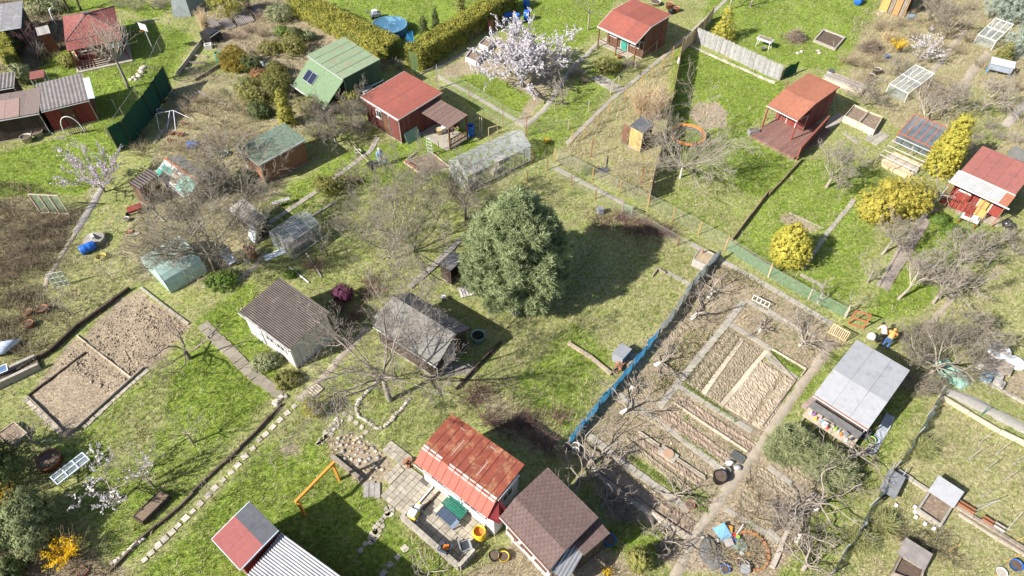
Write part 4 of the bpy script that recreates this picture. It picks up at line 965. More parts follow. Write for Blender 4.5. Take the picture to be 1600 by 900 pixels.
edging([z(11,1010,720),z(11,1250,885),z(15,1470,130)],pale_wood,.08,.16,1.2,'bed_edging','board'); edging([z(15,790,15),z(15,1210,300)],old_wood,.08,.16,1.2,'bed_edging','board')
edging([z(15,790,0),z(15,920,90)],pale_wood,.08,.16,1.0,'bed_edging','board'); edging([z(15,1030,170),z(15,1205,285)],pale_wood,.1,.14,1.0,'bed_edging','board')
edging([z(12,20,385),z(12,235,510),z(12,205,550)],pale_wood,.06,.14,1.0,'bed_edging','board'); edging([z(11,1600,395),z(12,170,580),(1190,668)],old_wood,.06,.12,1.2,'bed_edging','board')
edging([z(12,0,140),z(12,170,240),z(12,300,310)],concrete,.2,.1,.9)
for a,b in ((z(16,0,215),z(16,160,340)),(z(16,0,440),z(16,120,525)),(z(16,0,610),z(16,80,690))): slab_path([a,b],.35,.9,concrete)
edging([z(16,20,850),z(16,130,600),z(16,290,380)],M('pale_log',(.45,.40,.34),(.33,.28,.23)),.22,.18,1.2,'timber_edging','log',jit=.03)
# lower right plots
edging([z(16,800,245),z(16,1000,375)],concrete,.2,.2,1.0); edging([z(16,1125,440),z(16,1600,735)],old_wood,.16,.16,1.2,'bed_edging','board')
strip([z(16,1190,510),z(16,1620,780)],.35,sand); edging([z(12,1060,680),z(12,1440,905),(1620,705)],pale_wood,.14,.3,1.4,'bed_edging','board')
strip([z(12,1120,640),z(12,1400,770),z(12,1620,890)],.9,M('grey_gravel',(.40,.375,.34),(.29,.27,.24),6,bump=.7,bscale=30),'gravel_path'); edging([z(12,1320,570),z(12,1620,730)],concrete,.18,.12,1.0)
edging([z(16,1045,690),z(16,1125,520)],old_wood,.05,.1,1.5,'bed_edging','board'); edging([z(16,1010,740),z(16,935,905)],dark_wood,.1,.35,1.2,'bed_edging','board')
# small beds elsewhere
edging([z(7,875,835),z(7,910,785),z(7,960,815)],old_wood,.06,.2,1,'bed_edging','board'); slab_path([z(7,965,800),z(7,1110,880)],.35,.7,concrete)
edging([z(11,350,350),z(11,480,430),z(11,620,545)],M('pale_log2',(.40,.33,.25),(.27,.22,.16)),.2,.2,1.6,'timber_edging','log',jit=.03)
edging([z(3,1100,285),z(3,1600,505),z(4,45,520)],white_stone,.22,.12,.5,jit=.03)
edging([z(6,940,110),z(6,1005,55)],pale_wood,.06,.2,1,'bed_edging','board'); edging([z(6,350,455),z(6,490,370)],concrete,.2,.1,1.0)
edging([z(6,960,900),z(6,1130,750),z(6,1280,600)],concrete,.45,.12,1.1,'garden_kerb'); edging([z(2,1010,480),z(2,1120,420)],concrete,.12,.12,1)
edging([z(1,845,150),z(1,990,120)],white_stone,.15,.12,.7); edging([z(1,965,900),z(1,1120,680),z(1,1240,575),z(1,1420,660)],concrete,.18,.12,.9)
edging([z(1,1110,480),z(1,1270,265)],pale_wood,.06,.5,1.6,'bed_edging','board'); edging([z(1,1220,510),z(1,1390,405)],old_wood,.08,.25,1.3,'bed_edging','board')
for i,(a,b) in enumerate((((1150,440),(1240,430)),((1185,400),(1290,400)),((1215,355),(1300,360)))): edging([z(1,*a),z(1,*b)],old_wood,.08,.25,2,'bed_edging','board')
edging([z(8,0,330),z(8,210,105)],M('brown_board',(.30,.22,.14),(.2,.14,.09)),.07,.35,1.6,'bed_edging','board'); edging([z(7,1370,610),z(7,1600,310)],M('brown_board',(.30,.22,.14)),.08,.4,1.6,'bed_edging','board')
slab_path([z(10,1170,520),z(10,1370,500)],.8,.7,M('dark_paver',(.24,.225,.20),(.17,.16,.14),4,bump=.5),cross=2,jitter=.04); edging([z(10,1250,640),z(10,1380,500),z(10,1530,345)],dark_wood,.08,.3,1.3,'bed_edging','board')
paving(z(12,200,740),z(12,500,930),z(12,280,670),9,3,M('red_brown_paver',(.32,.25,.22),(.22,.17,.15),4,bump=.4,island=.2))
slab_path([z(4,290,895),z(4,350,800),z(4,470,720)],.9,.8,concrete,cross=2); slab_path([z(4,470,830),z(4,560,895)],.3,.6,concrete); slab_path([z(4,640,890),z(4,720,830)],1.2,.8,concrete,cross=2)
slab_path([z(8,1170,390),z(8,1450,480)],1.6,1.0,sand,cross=2,jitter=.04)
slab_path([z(3,560,250),z(3,760,350)],1.6,.7,paver,cross=3,jitter=.03); slab_path([z(3,790,345),z(3,960,210)],.5,.8,concrete)
paving(z(3,480,490),z(3,630,580),z(3,560,470),5,3,concrete)
strip([z(5,470,560),z(5,640,270)],.6,grey_wood,'slab_walk',wob=.1); strip([z(5,270,900),z(5,380,700),z(5,470,560)],.4,sand,'trodden_path',wob=.2)
for q_,f_,m_ in (([(1187,562),(1222,584),(1170,660),(1130,635)],4,tan_soil),([(1225,586),(1243,596),(1195,677),(1173,662)],2,tan_soil),([(1062,615),(1050,630),(1170,711),(1183,695)],2,bed_soil),([(1041,637),(1022,655),(1130,731),(1150,716)],3,bed_soil),([z(11,1340,258),z(11,1432,315),z(11,1185,652),z(11,1085,595)],3,dull_soil),([z(11,1460,335),z(11,1575,398),z(11,1298,728),z(11,1212,672)],6,dull_soil),([z(15,575,205),z(15,520,235),z(15,1095,640),z(15,1160,555)],4,bed_soil),([z(15,800,25),z(15,765,60),z(15,1170,350),z(15,1205,300)],3,bed_soil),([z(15,700,20),z(15,740,110),z(15,1110,400),z(15,1150,375)],2,dull_soil),([z(11,760,720),z(11,730,760),z(11,950,890),z(11,960,850)],2,dull_soil)): soil_bed(q_,f_,.06,m_)
for q_ in ([(1165,760),(1150,785),(1222,833),(1238,808)],[(1188,728),(1174,750),(1248,798),(1262,776)],[(1213,698),(1200,720),(1268,764),(1282,742)],[z(11,1000,150),z(11,960,270),z(11,1010,330),z(11,1120,250)],[z(11,790,560),z(11,740,690),z(11,860,700),z(11,900,600)]): soil_bed(q_,3,.045,dull_soil)

# ------------------------------------------------------------------ clods on dug ground
clods('soil_clods','crumbly clods of freshly dug soil in the wide bed',[[(212,462),(296,512),(205,592),(124,536)],[(120,540),(200,594),(175,618),(95,570)]],75,.045,clod_mat,41)
clods('bed_clods','crumbly soil clods in the narrow vegetable beds',[[z(11,1440,470),z(11,1600,480),z(12,165,590),(1186,676),z(11,1320,740)],[z(11,1020,650),z(11,1560,985),z(11,1500,1030),z(11,980,700)],[z(15,700,0),z(15,960,0),z(15,1290,250),z(15,1200,290)],[z(15,560,220),z(15,640,200),z(15,1160,560),z(15,1100,640)],[z(15,720,40),z(15,800,30),z(15,1190,330),z(15,1150,380)],[z(11,950,740),z(11,1000,730),z(11,1300,930),z(11,1230,960)]],45,.05,clod_mat,42)
# rows of low dead plants in the strawberry beds
# ------------------------------------------------------------------ fences
fence([(822,214),(786,195),(734,160),(684,138)],'rusty post wire fence along the slab path below the blossoming tree',2.0,4,rust,.06)
fence([z(3,75,850),z(3,350,812),z(3,475,700),z(3,1020,215)],'thin stake fence on the blossoming tree side of the long slab path',1.1,4,pale_wood,.06)
fence([z(3,375,893),z(3,455,855),z(3,600,715),z(3,805,545),z(3,1000,370)],'wooden post wire fence between the long slab path and the reeds',1.3,2.4,M('ochre_post',(.5,.32,.14),(.38,.23,.1)),.07)
fence([z(7,265,110),z(7,500,225),z(7,850,395),z(7,1330,660),z(7,1600,830)],'ochre post wire fence between the ring lawn and the slab walk',1.25,2.6,M('ochre_post',(.5,.32,.14)),.075)
fence([z(7,1330,660),z(8,0,835),z(12,250,75),z(12,480,190)],'green netting fence below the round golden thuja',1.0,3.2,pale_wood,.06,net_green)
fence([z(7,95,235),z(7,220,160),z(7,370,255),z(7,520,345),z(7,1030,635),z(7,1180,720)],'low wire fence on the pine side of the slab walk',1.0,2.8,M('reddish_post',(.34,.19,.11),(.24,.13,.08)),.07)
screen([(1064,84),(1052,150),(1036,230),(1013,318)],'tall brown slatted fence shading the ring lawn',1.75,M('brown_slat',(.30,.20,.13),(.2,.13,.085),5,island=.2),'slat_fence',slat=.19,group_slats=True,spacing=2.4)
screen([(1064,84),(1096,52),(1112,30)],'bamboo slat fence beside the long slab path',1.5,bamboo,'bamboo_fence',slat=.12,spacing=2.2)
screen([z(3,1145,265),z(3,1300,330),z(3,1600,475),z(4,70,505)],'weathered pale reed screen along the ring lawn',1.55,silver_reed,'reed_screen',slat=.06,spacing=2.4)
screen([z(4,85,495),z(4,170,455)],'short dark green screen beside the pavilion',1.2,screen_green,'green_screen',spacing=1.6)
screen([z(1,1078,560),z(1,960,740),z(1,830,905),z(5,748,52)],'dark green cloth screen fence along the bright lawn',2.3,screen_green,'cloth_screen',spacing=2.6,post_mat=dark_wood)
screen([z(7,1290,725),z(7,1120,912),z(11,1010,195),z(11,915,305)],'pale grey sheeting fence above the vegetable plots',1.05,sheet_film,'sheet_fence',spacing=1.7,wave=.08)
screen([z(11,912,308),z(11,750,520),z(11,610,680),z(11,540,760),z(11,455,870),z(15,355,90)],'bright blue tarpaulin fence beside the vegetable plots',.95,tarp_blue,'tarpaulin_fence',spacing=1.7,wave=.07)
fence([z(12,1065,672),z(16,920,30),z(16,780,240),z(16,640,460),z(16,560,620),z(16,370,905)],'sagging dark netting fence along the grass strip',1.05,2.0,steel,.05,net_dark,sag=.25,lean=.08,top_wire=False)
fence([z(12,1065,672),z(12,1330,795),z(12,1600,905)],'low board and wire fence beside the gravel path',.8,2.6,green_steel,.04,net_wire)
fence([z(1,690,880),z(1,870,620),z(1,1010,330),z(1,1140,90)],'thin wire fence beside the mown grass strip',1.2,3.5,old_wood,.05)
fence([z(15,0,700),z(15,230,890)],'low white picket rail in front of the shingled hut',.55,.9,white_paint,.06,None,white_paint)
fence([z(8,1440,640),z(8,1290,880),z(12,1170,20)],'grey pole fence beside the rows of bare bushes',1.0,3,grey_wood,.06)
# trellis frames
def panel_frame(pts,label,mat,nx_=3,ny_=1,w=.05,net=None,name='trellis',h0=0):
    """pts: two ground points; standing frame"""
    (a,b,h) = pts; A,rz,l = frame(a,b,0); t = thing(name,label,'trellis',(A.x,A.y,0),rz)
    for i in range(nx_ + 1): MB().bar((l * i / nx_,0,-.05),(l * i / nx_,0,h),w).build('upright',mat,t)
    for j in range(ny_ + 1): MB().bar((0,.003,.05 + (h - .05) * j / ny_),(l,.003,.05 + (h - .05) * j / ny_),w).build('crossbar',mat,t)
    if net: MB().add([(0,.03,.05),(l,.03,.05),(l,.03,h),(0,.03,h)],[(0,1,2,3)]).build('netting',net,t)
    return t
panel_frame((z(5,255,430),z(5,435,440),1.8),'green netted trellis of pale poles by the brambles',pale_wood,3,1,.07,net_green)
panel_frame((z(5,345,900),z(5,440,880),1.3),'white and green wire frame near the blue barrel',white_plastic,3,3,.03,net_green)
panel_frame((z(1,440,840),z(1,550,830),.7),'small dark gate under the white hoop',dark_wood,8,1,.04,name='garden_gate')
panel_frame((z(12,500,225),z(12,595,252),1.3),'rust red steel gate with bamboo infill',M('gate_red',(.42,.14,.07),(.3,.1,.05)),1,2,.07,None,'garden_gate')
panel_frame((z(12,380,280),z(12,480,335),.9),'pale bamboo hurdle next to the grey roofed shed',bamboo,9,1,.05)
panel_frame((z(7,685,440),z(7,742,460),1.0),'small wire mesh gate on the slab walk',steel,1,1,.05,net_green,'garden_gate')
panel_frame((z(3,615,590),z(3,662,550),1.2),'pale wire gate at the foot of the porch garden',pale_wood,1,1,.05,net_wire,'garden_gate')
panel_frame((z(11,1500,75),z(11,1600,125),.5),'white ladder shaped frame over the end bed',white_paint,4,1,.05,None)
panel_frame((z(2,1455,850),z(2,1510,835),.8),'small bamboo frame below the pergola',bamboo,1,1,.05,net_wire)
# hoops and pipes
t = thing('garden_hoop','white tubular hoop over the small dark gate','hoop',P(z(1,480,850)),.1); MB().tube([(-.8 * math.cos(a),0,1.9 * math.sin(a) ** .6) for a in np.linspace(0,math.pi,15)],.035,6).build('tube',white_plastic,t,True)
t = thing('bent_pipe','long white bent pipe leaning at the ribbed red shed','pipe',P(z(1,335,838))); MB().tube([(0,0,.04),(-.7,.3,.15),(-1.3,.8,.5),(-1.5,1.0,1.1),(-1.3,1.2,1.75)],.05,6).build('tube',white_plastic,t,True)
slab_path([z(15,1330,480),z(15,1600,640),z(16,60,700)],.3,1.0,concrete)
# ================================================================== buildings
# cottage with rusty red roof and paved terrace
S = shed('cottage','white cottage with rusty red sheet metal roof beside the paved terrace',z(14,990,192),z(14,1445,540),
         [(z(14,990,192),2.25),(z(14,1055,100),2.95),((716,653),3.15)],rust_roof,white_paint,'seam',oh=(.32,.28,.15,.15),cat='cottage',board=.9,
         styles=['seam','seam'],roofs=[red_metal,rust_roof],pieces=11)
L = S.L
for i in range(11):      # silvery ridge flashing pieces
    if i in (3,): continue
    MB().slab([(L * (i + .04) / 11,S.ys[1] - .1,S.zs[1] - .05),(L * (i + .9) / 11,S.ys[1] - .1,S.zs[1] - .05),(L * (i + .9) / 11,S.ys[1] + .14,S.zs[1] + .045),(L * (i + .04) / 11,S.ys[1] + .14,S.zs[1] + .045)],.01).build('flashing',silver_patch,S.t)
for x,y,w,l in ((1.5,.5,.04,1.0),(3.2,.4,.04,.9),(3.9,1.0,.03,.9),(2.8,2.0,.4,.04),(.9,1.9,.3,.04)):
    y0 = S.ys[1] + y; z0 = float(np.interp(y0,S.ys,S.zs)); z1 = float(np.interp(y0 + l,S.ys,S.zs))
    MB().slab([(x,y0,z0 + .03),(x + w,y0,z0 + .03),(x + w,y0 + l,z1 + .03),(x,y0 + l,z1 + .03)],.01).build('worn_strip',silver_patch,S.t)
MB().slab([(L + .0,S.ys[0] + .02,2.2),(L + .55,S.ys[0] + .25,1.95),(L + .55,S.ys[0] + .95,1.95),(L + .0,S.ys[1] + .2,2.9)],.05).build('hip_end',dark_red_metal,S.t)
MB().box(S.x1,S.y0 - .1,0,S.x1 + .5,S.y0 + .55,1.93).build('corner_pier',white_paint,S.t)
window(S,'f',.7,.8,1.0,.7); window(S,'f',2.9,.8,1.0,.7); door(S,'f',1.85,.75,1.9,bluish_white); window(S,'r',1.2,.7,1.0,.6)
MB().tube([(L + .03,S.ys[1] + .1,2.85),(L + .05,S.ys[-1] - .5,2.9)],.04,6).build('gutter',white_plastic,S.t)

# brown shingled hut with annex and metal porch
S = shed('shingled_hut','large hut with brown shingle roof next to the rusty roofed cottage',(782,806),z(15,237,862),
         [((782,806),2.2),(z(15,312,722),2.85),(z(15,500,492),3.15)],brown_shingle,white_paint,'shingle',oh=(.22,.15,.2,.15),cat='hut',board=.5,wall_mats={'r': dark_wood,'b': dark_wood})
mb = MB()
for i in range(12): mb.bar((S.L * i / 11,S.ys[0] - .03,2.14),(S.L * i / 11,S.ys[0] - .03,1.9),.05)
MB().bar((-.05,S.ys[0] - .03,2.1),(S.L + .05,S.ys[0] - .03,2.1),.06,.2).build('fascia',brown_wood,S.t)
for i in range(4): window(S,'f',.25 + i * 1.0,.6,1.0,.8,brown_wood)
hut = S
S = shed('hut_annex','brown shingled annex beside the large shingled hut',z(15,365,668),z(15,450,772),[(z(15,365,668),2.2),(z(15,500,500),2.45)],brown_shingle,dark_wood,'shingle',oh=(.1,.15,.15,.1),za=2.2)
S2 = shed('metal_porch','bare corrugated metal porch roof against the brown shingled hut',z(15,235,862),z(15,345,935),[(z(15,235,862),1.95),(z(15,355,682),2.1)],corr_metal,dark_wood,'corr',oh=(.1,.1,.1,.1),walls='',base=False,cat='porch',period=.17,amp=.03)
for x,y in ((.1,.1),(S2.L - .1,.1),(S2.L - .1,S2.W - .1),(.1,S2.W - .1)): post(S2,x,y,1.93)

# grey gabled shed under the big bare tree
S = shed('gabled_shed','grey felt gabled shed beneath the large bare tree',z(10,735,235),z(10,1128,486),[(z(10,735,235),1.75),(z(10,1245,285),2.75),(z(10,1337,247),1.95)],grey_felt,dark_wood,'felt_x',oh=(.15,.35,.15,.1),roofs=[grey_felt,dark_felt])  # one felt roof: darker colour on the back slope stands in for shade
door(S,'r',.9,.8,1.8,grey_wood); MB().bar((S.L - .02,S.ys[0],S.zs[0] - .07),(S.L - .02,S.ys[1],S.zs[1] - .07),.04,.14).build('bargeboard',dark_wood,S.t)
MB().bar((S.L - .02,S.ys[1],S.zs[1] - .07),(S.L - .02,S.ys[2],S.zs[2] - .07),.04,.14).build('bargeboard',dark_wood,S.t)
A,rz,l = frame(z(10,745,205),z(10,840,105),1.5)
t = thing('corrugated_sheet','white corrugated sheet leaning at the grey gabled shed','sheet',(A.x,A.y,0),rz,None)
roof_panel(t,[(0,-.45,1.75),(l,-.45,1.75),(l,.0,1.9),(0,.0,1.9)],'corr',corr_white,'sheet',period=.12)
for x in (.1,l - .1): MB().bar((x,-.2,-.05),(x,-.2,1.8),.06).build('prop',old_wood,t)

# white boarded shed, brown corrugated roof
S = shed('boarded_shed','white boarded shed with dark brown corrugated roof beside the slab path',(373,487),(451,546),[((373,487),2.15),((517,490),2.45)],corr_brown,white_paint,'corr_x',oh=(.15,.12,.15,.15),board=.42,planks=True,period=.13)
door(S,'f',.7,.75,1.8,bluish_white); window(S,'f',2.0,.7,1.0,.6); window(S,'f',3.0,.7,1.0,.6)
MB().bar((0,S.W + .02,2.38),(S.L,S.W + .02,2.38),.04,.1).build('fascia',pale_wood,S.t)

# shed with light grey sheet roof and cluttered shelf
S = shed('grey_roofed_shed','dark shed with light grey sheet roof and a cluttered front shelf',z(12,287,664),z(12,628,882),[(z(12,287,664),2.2),(z(12,722,700),2.6),(z(12,527,305),2.45)],light_roof,dark_wood,'felt',oh=(.55,.2,.2,.2),pieces=3)
MB().bar((-.02,S.ys[0] - .02,2.13),(S.L + .02,S.ys[0] - .02,2.13),.03,.1).build('fascia',rust,S.t)
door(S,'r',1.6,.8,1.85,dark_wood); window(S,'r',.5,.7,1.0,.7,steel)
shelf_shed = S

# red shed far right with white lean-to
S = shed('red_shed','red boarded shed with pinkish felt roof and yellow door',z(8,1210,160),z(8,1552,312),[(z(8,1210,160),2.5),(z(8,1322,2),2.9)],pink_felt,red_boards,'felt',oh=(.05,.15,.15,.15),pieces=5)
pinkS = S
y_f = (P(z(8,1155,238),2.05) - S.A); vv = Vector((-math.sin(S.rz),math.cos(S.rz))); yf = y_f.x * vv.x + y_f.y * vv.y; L = S.L
roof_panel(S.t,[(-.15,yf,2.05),(L - .55,yf,2.05),(L - .55,-.02,2.4),(-.15,-.02,2.4)],'corr',corr_white,'lean_to_roof',period=.16)
roof_panel(S.t,[(L - .55,yf,2.05),(L + .05,yf,2.05),(L + .05,-.02,2.4),(L - .55,-.02,2.4)],'sheet',orange_felt,'lean_to_end')
MB().tube([(-.2,yf - .05,2.0),(L + .25,yf - .05,1.97)],.05,6).build('gutter',bluish_white,S.t)
MB().bar((-.1,yf,1.98),(L,yf,1.98),.05,.12).build('fascia',orange_felt,S.t)
for x in (0,L * .33,L * .66,L - .05): post(S.t,x,yf + .08,1.95,rust,.07)
for i in range(9): MB().box(.05 + i * .28,yf + .12,.02,.29 + i * .28,yf + .16,.95).build('panel_board',red_boards,S.t)
MB().box(L - 1.5,yf + .06,0,L - .8,yf + .1,1.0).build('yellow_gate',yellow_wood,S.t)
door(S,'f',2.0,.8,1.9,yellow_wood); window(S,'f',.5,.7,1,.7)
MB().tube([(-.25,yf - .1,0),(-.1,yf + .3,1.2),(.0,yf + .32,1.6)],.03,5).build('white_pipe',white_plastic,S.t)
S = shed('lean_to','small grey felt roofed lean-to behind the red boarded shed',z(8,1490,60),z(8,1620,120),[(z(8,1490,60),2.0),(z(8,1540,8),2.1)],grey_felt,grey_wood,'felt',pieces=2,board=.2)

# pavilion with orange red felt roof and deck
S = shed('pavilion','pavilion with orange red felt roof and wooden deck',z(4,-4,655),z(4,190,752),[(z(4,-4,655),2.2),(z(4,280,640),2.8),(z(4,405,522),2.9)],orange_felt,maroon,'felt',oh=(1.9,.12,.12,.12),cat='pavilion',pieces=2)
pav = S
for x in (.1,S.L - .1): post(S,x,.15,2.15,red_boards,.09)
door(S,'f',1.1,.8,1.9,red_boards); window(S,'f',.25,.6,1.0,.7)
# mansard roofed red hut
S = shed('porch_hut','red mansard roofed hut with open porch near the blossoming tree',z(3,535,162),z(3,775,272),[(z(3,535,162),2.2),(z(3,850,158),3.1),(z(3,972,80),3.2)],red_felt,brown_wood,'felt',oh=(1.5,.15,.15,.15),cat='hut',pieces=3,fascia=white_paint)
for x in (.1,S.L * .5,S.L - .1): post(S,x,.2,2.15,brown_wood)
MB().bar((.1,.2,.9),(S.L * .48,.2,.9),.06).build('rail',brown_wood,S.t); MB().bar((0,.2,2.08),(S.L,.2,2.08),.08,.1).build('beam',brown_wood,S.t)
window(S,'f',.4,.9,1.0,.8); window(S,'f',3.0,.9,1.0,.8); door(S,'f',1.8,.8,1.9,teal)
porch = S
# dark maroon shed with red felt roof
S = shed('maroon_shed','dark maroon shed with flat red felt roof and white fascia',z(2,655,602),z(2,890,747),[(z(2,655,602),2.45),(z(2,930,445),2.75)],red_felt,maroon,'felt',oh=(.12,.12,.12,.3),pieces=4,fascia=white_paint)
door(S,'f',2.2,.85,1.9,brown_wood); window(S,'f',1.5,.6,1.35,.6); MB().box(3.35,S.y0 - .06,0,3.43,S.y0 - .01,2.2).build('door_post',white_paint,S.t)
S = shed('pergola','brown boarded pergola attached to the dark maroon shed',z(2,1010,690),z(2,1203,803),[(z(2,1010,690),2.1),(z(2,1330,722),2.3)],brown_wood,brown_wood,None,walls='',base=False,cat='pergola')
roof_panel(S.t,[(0,0,2.1),(S.L,0,2.1),(S.L,S.W,2.3),(0,S.W,2.3)],'planks',M('brown_roof_boards',(.19,.125,.105),(.125,.082,.07),5,bump=.3,island=.18),pieces=14)
for x,y in ((.1,.1),(S.L - .1,.1),(S.L - .1,S.W - .1),(.1,S.W - .1)): post(S,x,y,2.08 + .2 * y / S.W,brown_wood,.12)
for h in (.35,.9): MB().bar((S.L - .1,.16,h),(S.L - .1,S.W - .16,h),.05,.08).build('rail',brown_wood,S.t)
for i in range(11): MB().bar((S.L - .1,.3 + i * (S.W - .6) / 10,.1),(S.L - .1,.3 + i * (S.W - .6) / 10,.9),.05).build('baluster',brown_wood,S.t)
MB().box(.0,-.3,-.05,S.L,S.W,.06).build('floor',concrete,S.t)
perg = S
# green shed with solar panel
S = shed('green_shed','green boarded shed with flat green metal roof and solar panel',z(2,320,342),z(2,545,492),[(z(2,320,342),2.85),(z(2,780,372),3.1)],green_roof,green_boards,'seam',oh=(.15,.15,.15,.15),pieces=5)
w = P(z(2,255,552),.9) - S.A; v = Vector((-math.sin(S.rz),math.cos(S.rz))); yl = w.x * v.x + w.y * v.y; xl = max(-.2,w.x * math.cos(S.rz) + w.y * math.sin(S.rz))
lean = roof_panel(S.t,[(.25,yl,.9),(S.L - .1,yl,.9),(S.L - .1,.12,2.68),(.25,.12,2.68)],'felt',M('green_felt',(.15,.215,.125),(.115,.17,.10),4,bump=.4,bscale=30),'lean_to_roof',pieces=4)
for x in (.35,S.L * .5,S.L - .2): post(S.t,x,yl + .1,.85,dark_wood)
MB().bar((.1,yl - .05,.88),(S.L,yl - .05,.88),.06,.1).build('gutter',white_paint,S.t)
nx_ = Vector((0,.12 - yl,2.68 - .9)).normalized(); up_ = Vector((0,-nx_.z,nx_.y)); a0 = Vector((1.0,yl,.9)) + nx_ * .95 + up_ * .09
fr = MB().slab([a0,a0 + Vector((1.5,0,0)),a0 + Vector((1.5,0,0)) + nx_ * 1.05,a0 + nx_ * 1.05],.04).build('solar_panel',steel,S.t)
for i in range(2):
    q0 = a0 + Vector((.03 + i * .74,0,0)) + nx_ * .03 + up_ * .006
    MB().slab([q0,q0 + Vector((.7,0,0)),q0 + Vector((.7,0,0)) + nx_ * .99,q0 + nx_ * .99],.008).build('solar_cells',solar,fr)
MB().tube([(S.L + .03,.1,1.0),(S.L + .03,S.W,1.1)],.05,6).build('gutter',bluish_white,S.t)
# brick shed with green shingle roof
S = shed('brick_shed','brick shed with mossy green shingle roof',(371,229),(404.5,257.5),[((371,229),2.05),((471,212),2.25)],green_shingle,brick,'shingle',oh=(.15,.2,.15,.15),board=6)
MB().bar((S.L + .02,0,1.98),(S.L + .02,S.W,2.18),.04,.14).build('fascia',white_paint,S.t); MB().box(.2,S.y0 - .05,.05,.9,S.y0 - .01,1.7).build('door',pale_wood,S.t)
# yellow outhouse
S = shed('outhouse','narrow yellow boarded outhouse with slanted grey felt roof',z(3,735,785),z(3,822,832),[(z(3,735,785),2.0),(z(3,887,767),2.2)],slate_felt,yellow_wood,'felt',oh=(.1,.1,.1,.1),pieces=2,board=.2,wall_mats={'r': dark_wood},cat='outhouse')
mb = MB().box(-.62,.06,.1,-.02,.1,1.85); mb.build('door',brown_wood,S.t)
# patched shed with tarps
S = shed('patched_shed','low patched shed with teal sheeting and a red ridge board',z(5,965,185),z(5,1172,335),[(z(5,965,185),1.1),(z(5,1245,240),1.8),(z(5,1340,215),1.5)],pale_sheet,old_wood,'felt',pieces=4,roofs=[pale_sheet,grey_felt],styles=['felt','planks'])
n1 = Vector((0,S.ys[1],.7)).normalized(); up1 = Vector((0,-n1.z,n1.y))
def patch(x,s,w,l,m_,nm,lift=.03):
    a = Vector((x,0,1.1)) + n1 * s + up1 * lift; return MB().slab([a,a + Vector((w,0,0)),a + Vector((w,0,0)) + n1 * l,a + n1 * l],.02).build(nm,m_,S.t)
Ls = math.hypot(S.ys[1],.7); tl = M('teal_sheet',(.22,.42,.36),(.15,.32,.27),3,rough=.5,bump=.3)
patch(S.L * .62,.03,S.L * .36,Ls * .9,tl,'sheet'); patch(S.L * .02,.03,S.L * .28,Ls * .35,teal,'tarp'); patch(S.L * .08,.45 * Ls,S.L * .3,Ls * .25,teal,'tarp')
p_ = patch(S.L * .4,.1,S.L * .2,Ls * .75,white_paint,'skylight',.05); 
a = Vector((S.L * .4 + .07,0,1.1)) + n1 * .18 + up1 * .06; MB().slab([a,a + Vector((S.L * .2 - .14,0,0)),a + Vector((S.L * .2 - .14,0,0)) + n1 * (Ls * .75 - .16),a + n1 * (Ls * .75 - .16)],.01).build('pane',old_wood,p_)
MB().bar((0,S.ys[1] - .02,S.zs[1] + .03),(S.L,S.ys[1] - .02,S.zs[1] + .03),.16,.05).build('ridge_board',M('red_ridge',(.5,.13,.06),(.4,.1,.05)),S.t)
S = shed('corrugated_lean_to','brown hut with curved dark corrugated roof next to the patched shed',z(5,800,245),z(5,865,285),[(z(5,800,245),1.75),(z(5,985,185),1.95)],corr_brown,brown_wood,'corr_x',oh=(.1,.1,.1,.1),period=.22,amp=.035,board=.3)
S = shed('low_shed','low dark shed with grey board roof behind the wide bare tree',(359,325),(397,356),[((359,325),1.5),((419,340),1.65)],grey_wood,dark_wood,'planks',pieces=9); 
roof_panel(S.t,[(S.L * .55,.5,1.6),(S.L * .9,.5,1.6),(S.L * .9,S.W * .8,1.7),(S.L * .55,S.W * .8,1.7)],'sheet',slate_felt,'tarp',th=.02)
# compost shelter beside the pine
S = shed('compost_shelter','dark tarred compost shelter beside the big pine',z(6,1140,745),z(6,1215,795),[(z(6,1140,745),1.5),(z(6,1283,700),1.7)],dark_felt,dark_wood,'felt',oh=(.08,.08,.08,.08),pieces=2,walls='fbl',cat='shelter')
MB().box(S.x0 + .1,S.y0 + .1,0,S.x1 - .1,S.y1 - .1,.5).build('compost',dark_soil,S.t)

# --- upper left group
S = shed('red_corrugated_shed','red boarded shed with ribbed grey corrugated roof',(64,174),(139,155.5),[((64,174),2.1),((128,114),2.4)],corr_grey,red_boards,'corr',oh=(.12,.12,.12,.12),period=.3,amp=.018)
door(S,'f',1.2,.8,1.8,brown_wood); MB().slab([(S.L - .05,.1,2.12),(S.L + .45,.1,2.05),(S.L + .45,S.W * .8,2.3),(S.L - .05,S.W * .8,2.35)],.03).build('side_sheet',bluish_white,S.t)
S = shed('felt_roofed_shed','dark shed with brown and pinkish felt roof beside the ribbed red shed',(-40,194),(61,176),[((-40,194),2.1),((55,138),2.35)],corr_grey,dark_wood,'felt',roofs=[M('brown_felt',(.20,.155,.14),(.15,.115,.105),4,bump=.4,bscale=25,island=.12)],pieces=4)
roof_panel(S.t,[(0,-.03,2.13),(S.L * .69,-.03,2.13),(S.L * .66,S.W * .72,2.31),(0,S.W * .72,2.31)],'felt',M('dusty_pink_felt',(.31,.215,.19),(.25,.17,.15),4,bump=.4,bscale=25,island=.1),'pinkish_felt',pieces=3)
S = shed('ribbed_shed','small shed with ribbed grey roof behind the dark felt roofed shed',(-40,146),(22,135),[((-40,146),2.0),((15,113),2.2)],corr_grey,dark_wood,'corr',period=.3,amp=.03)
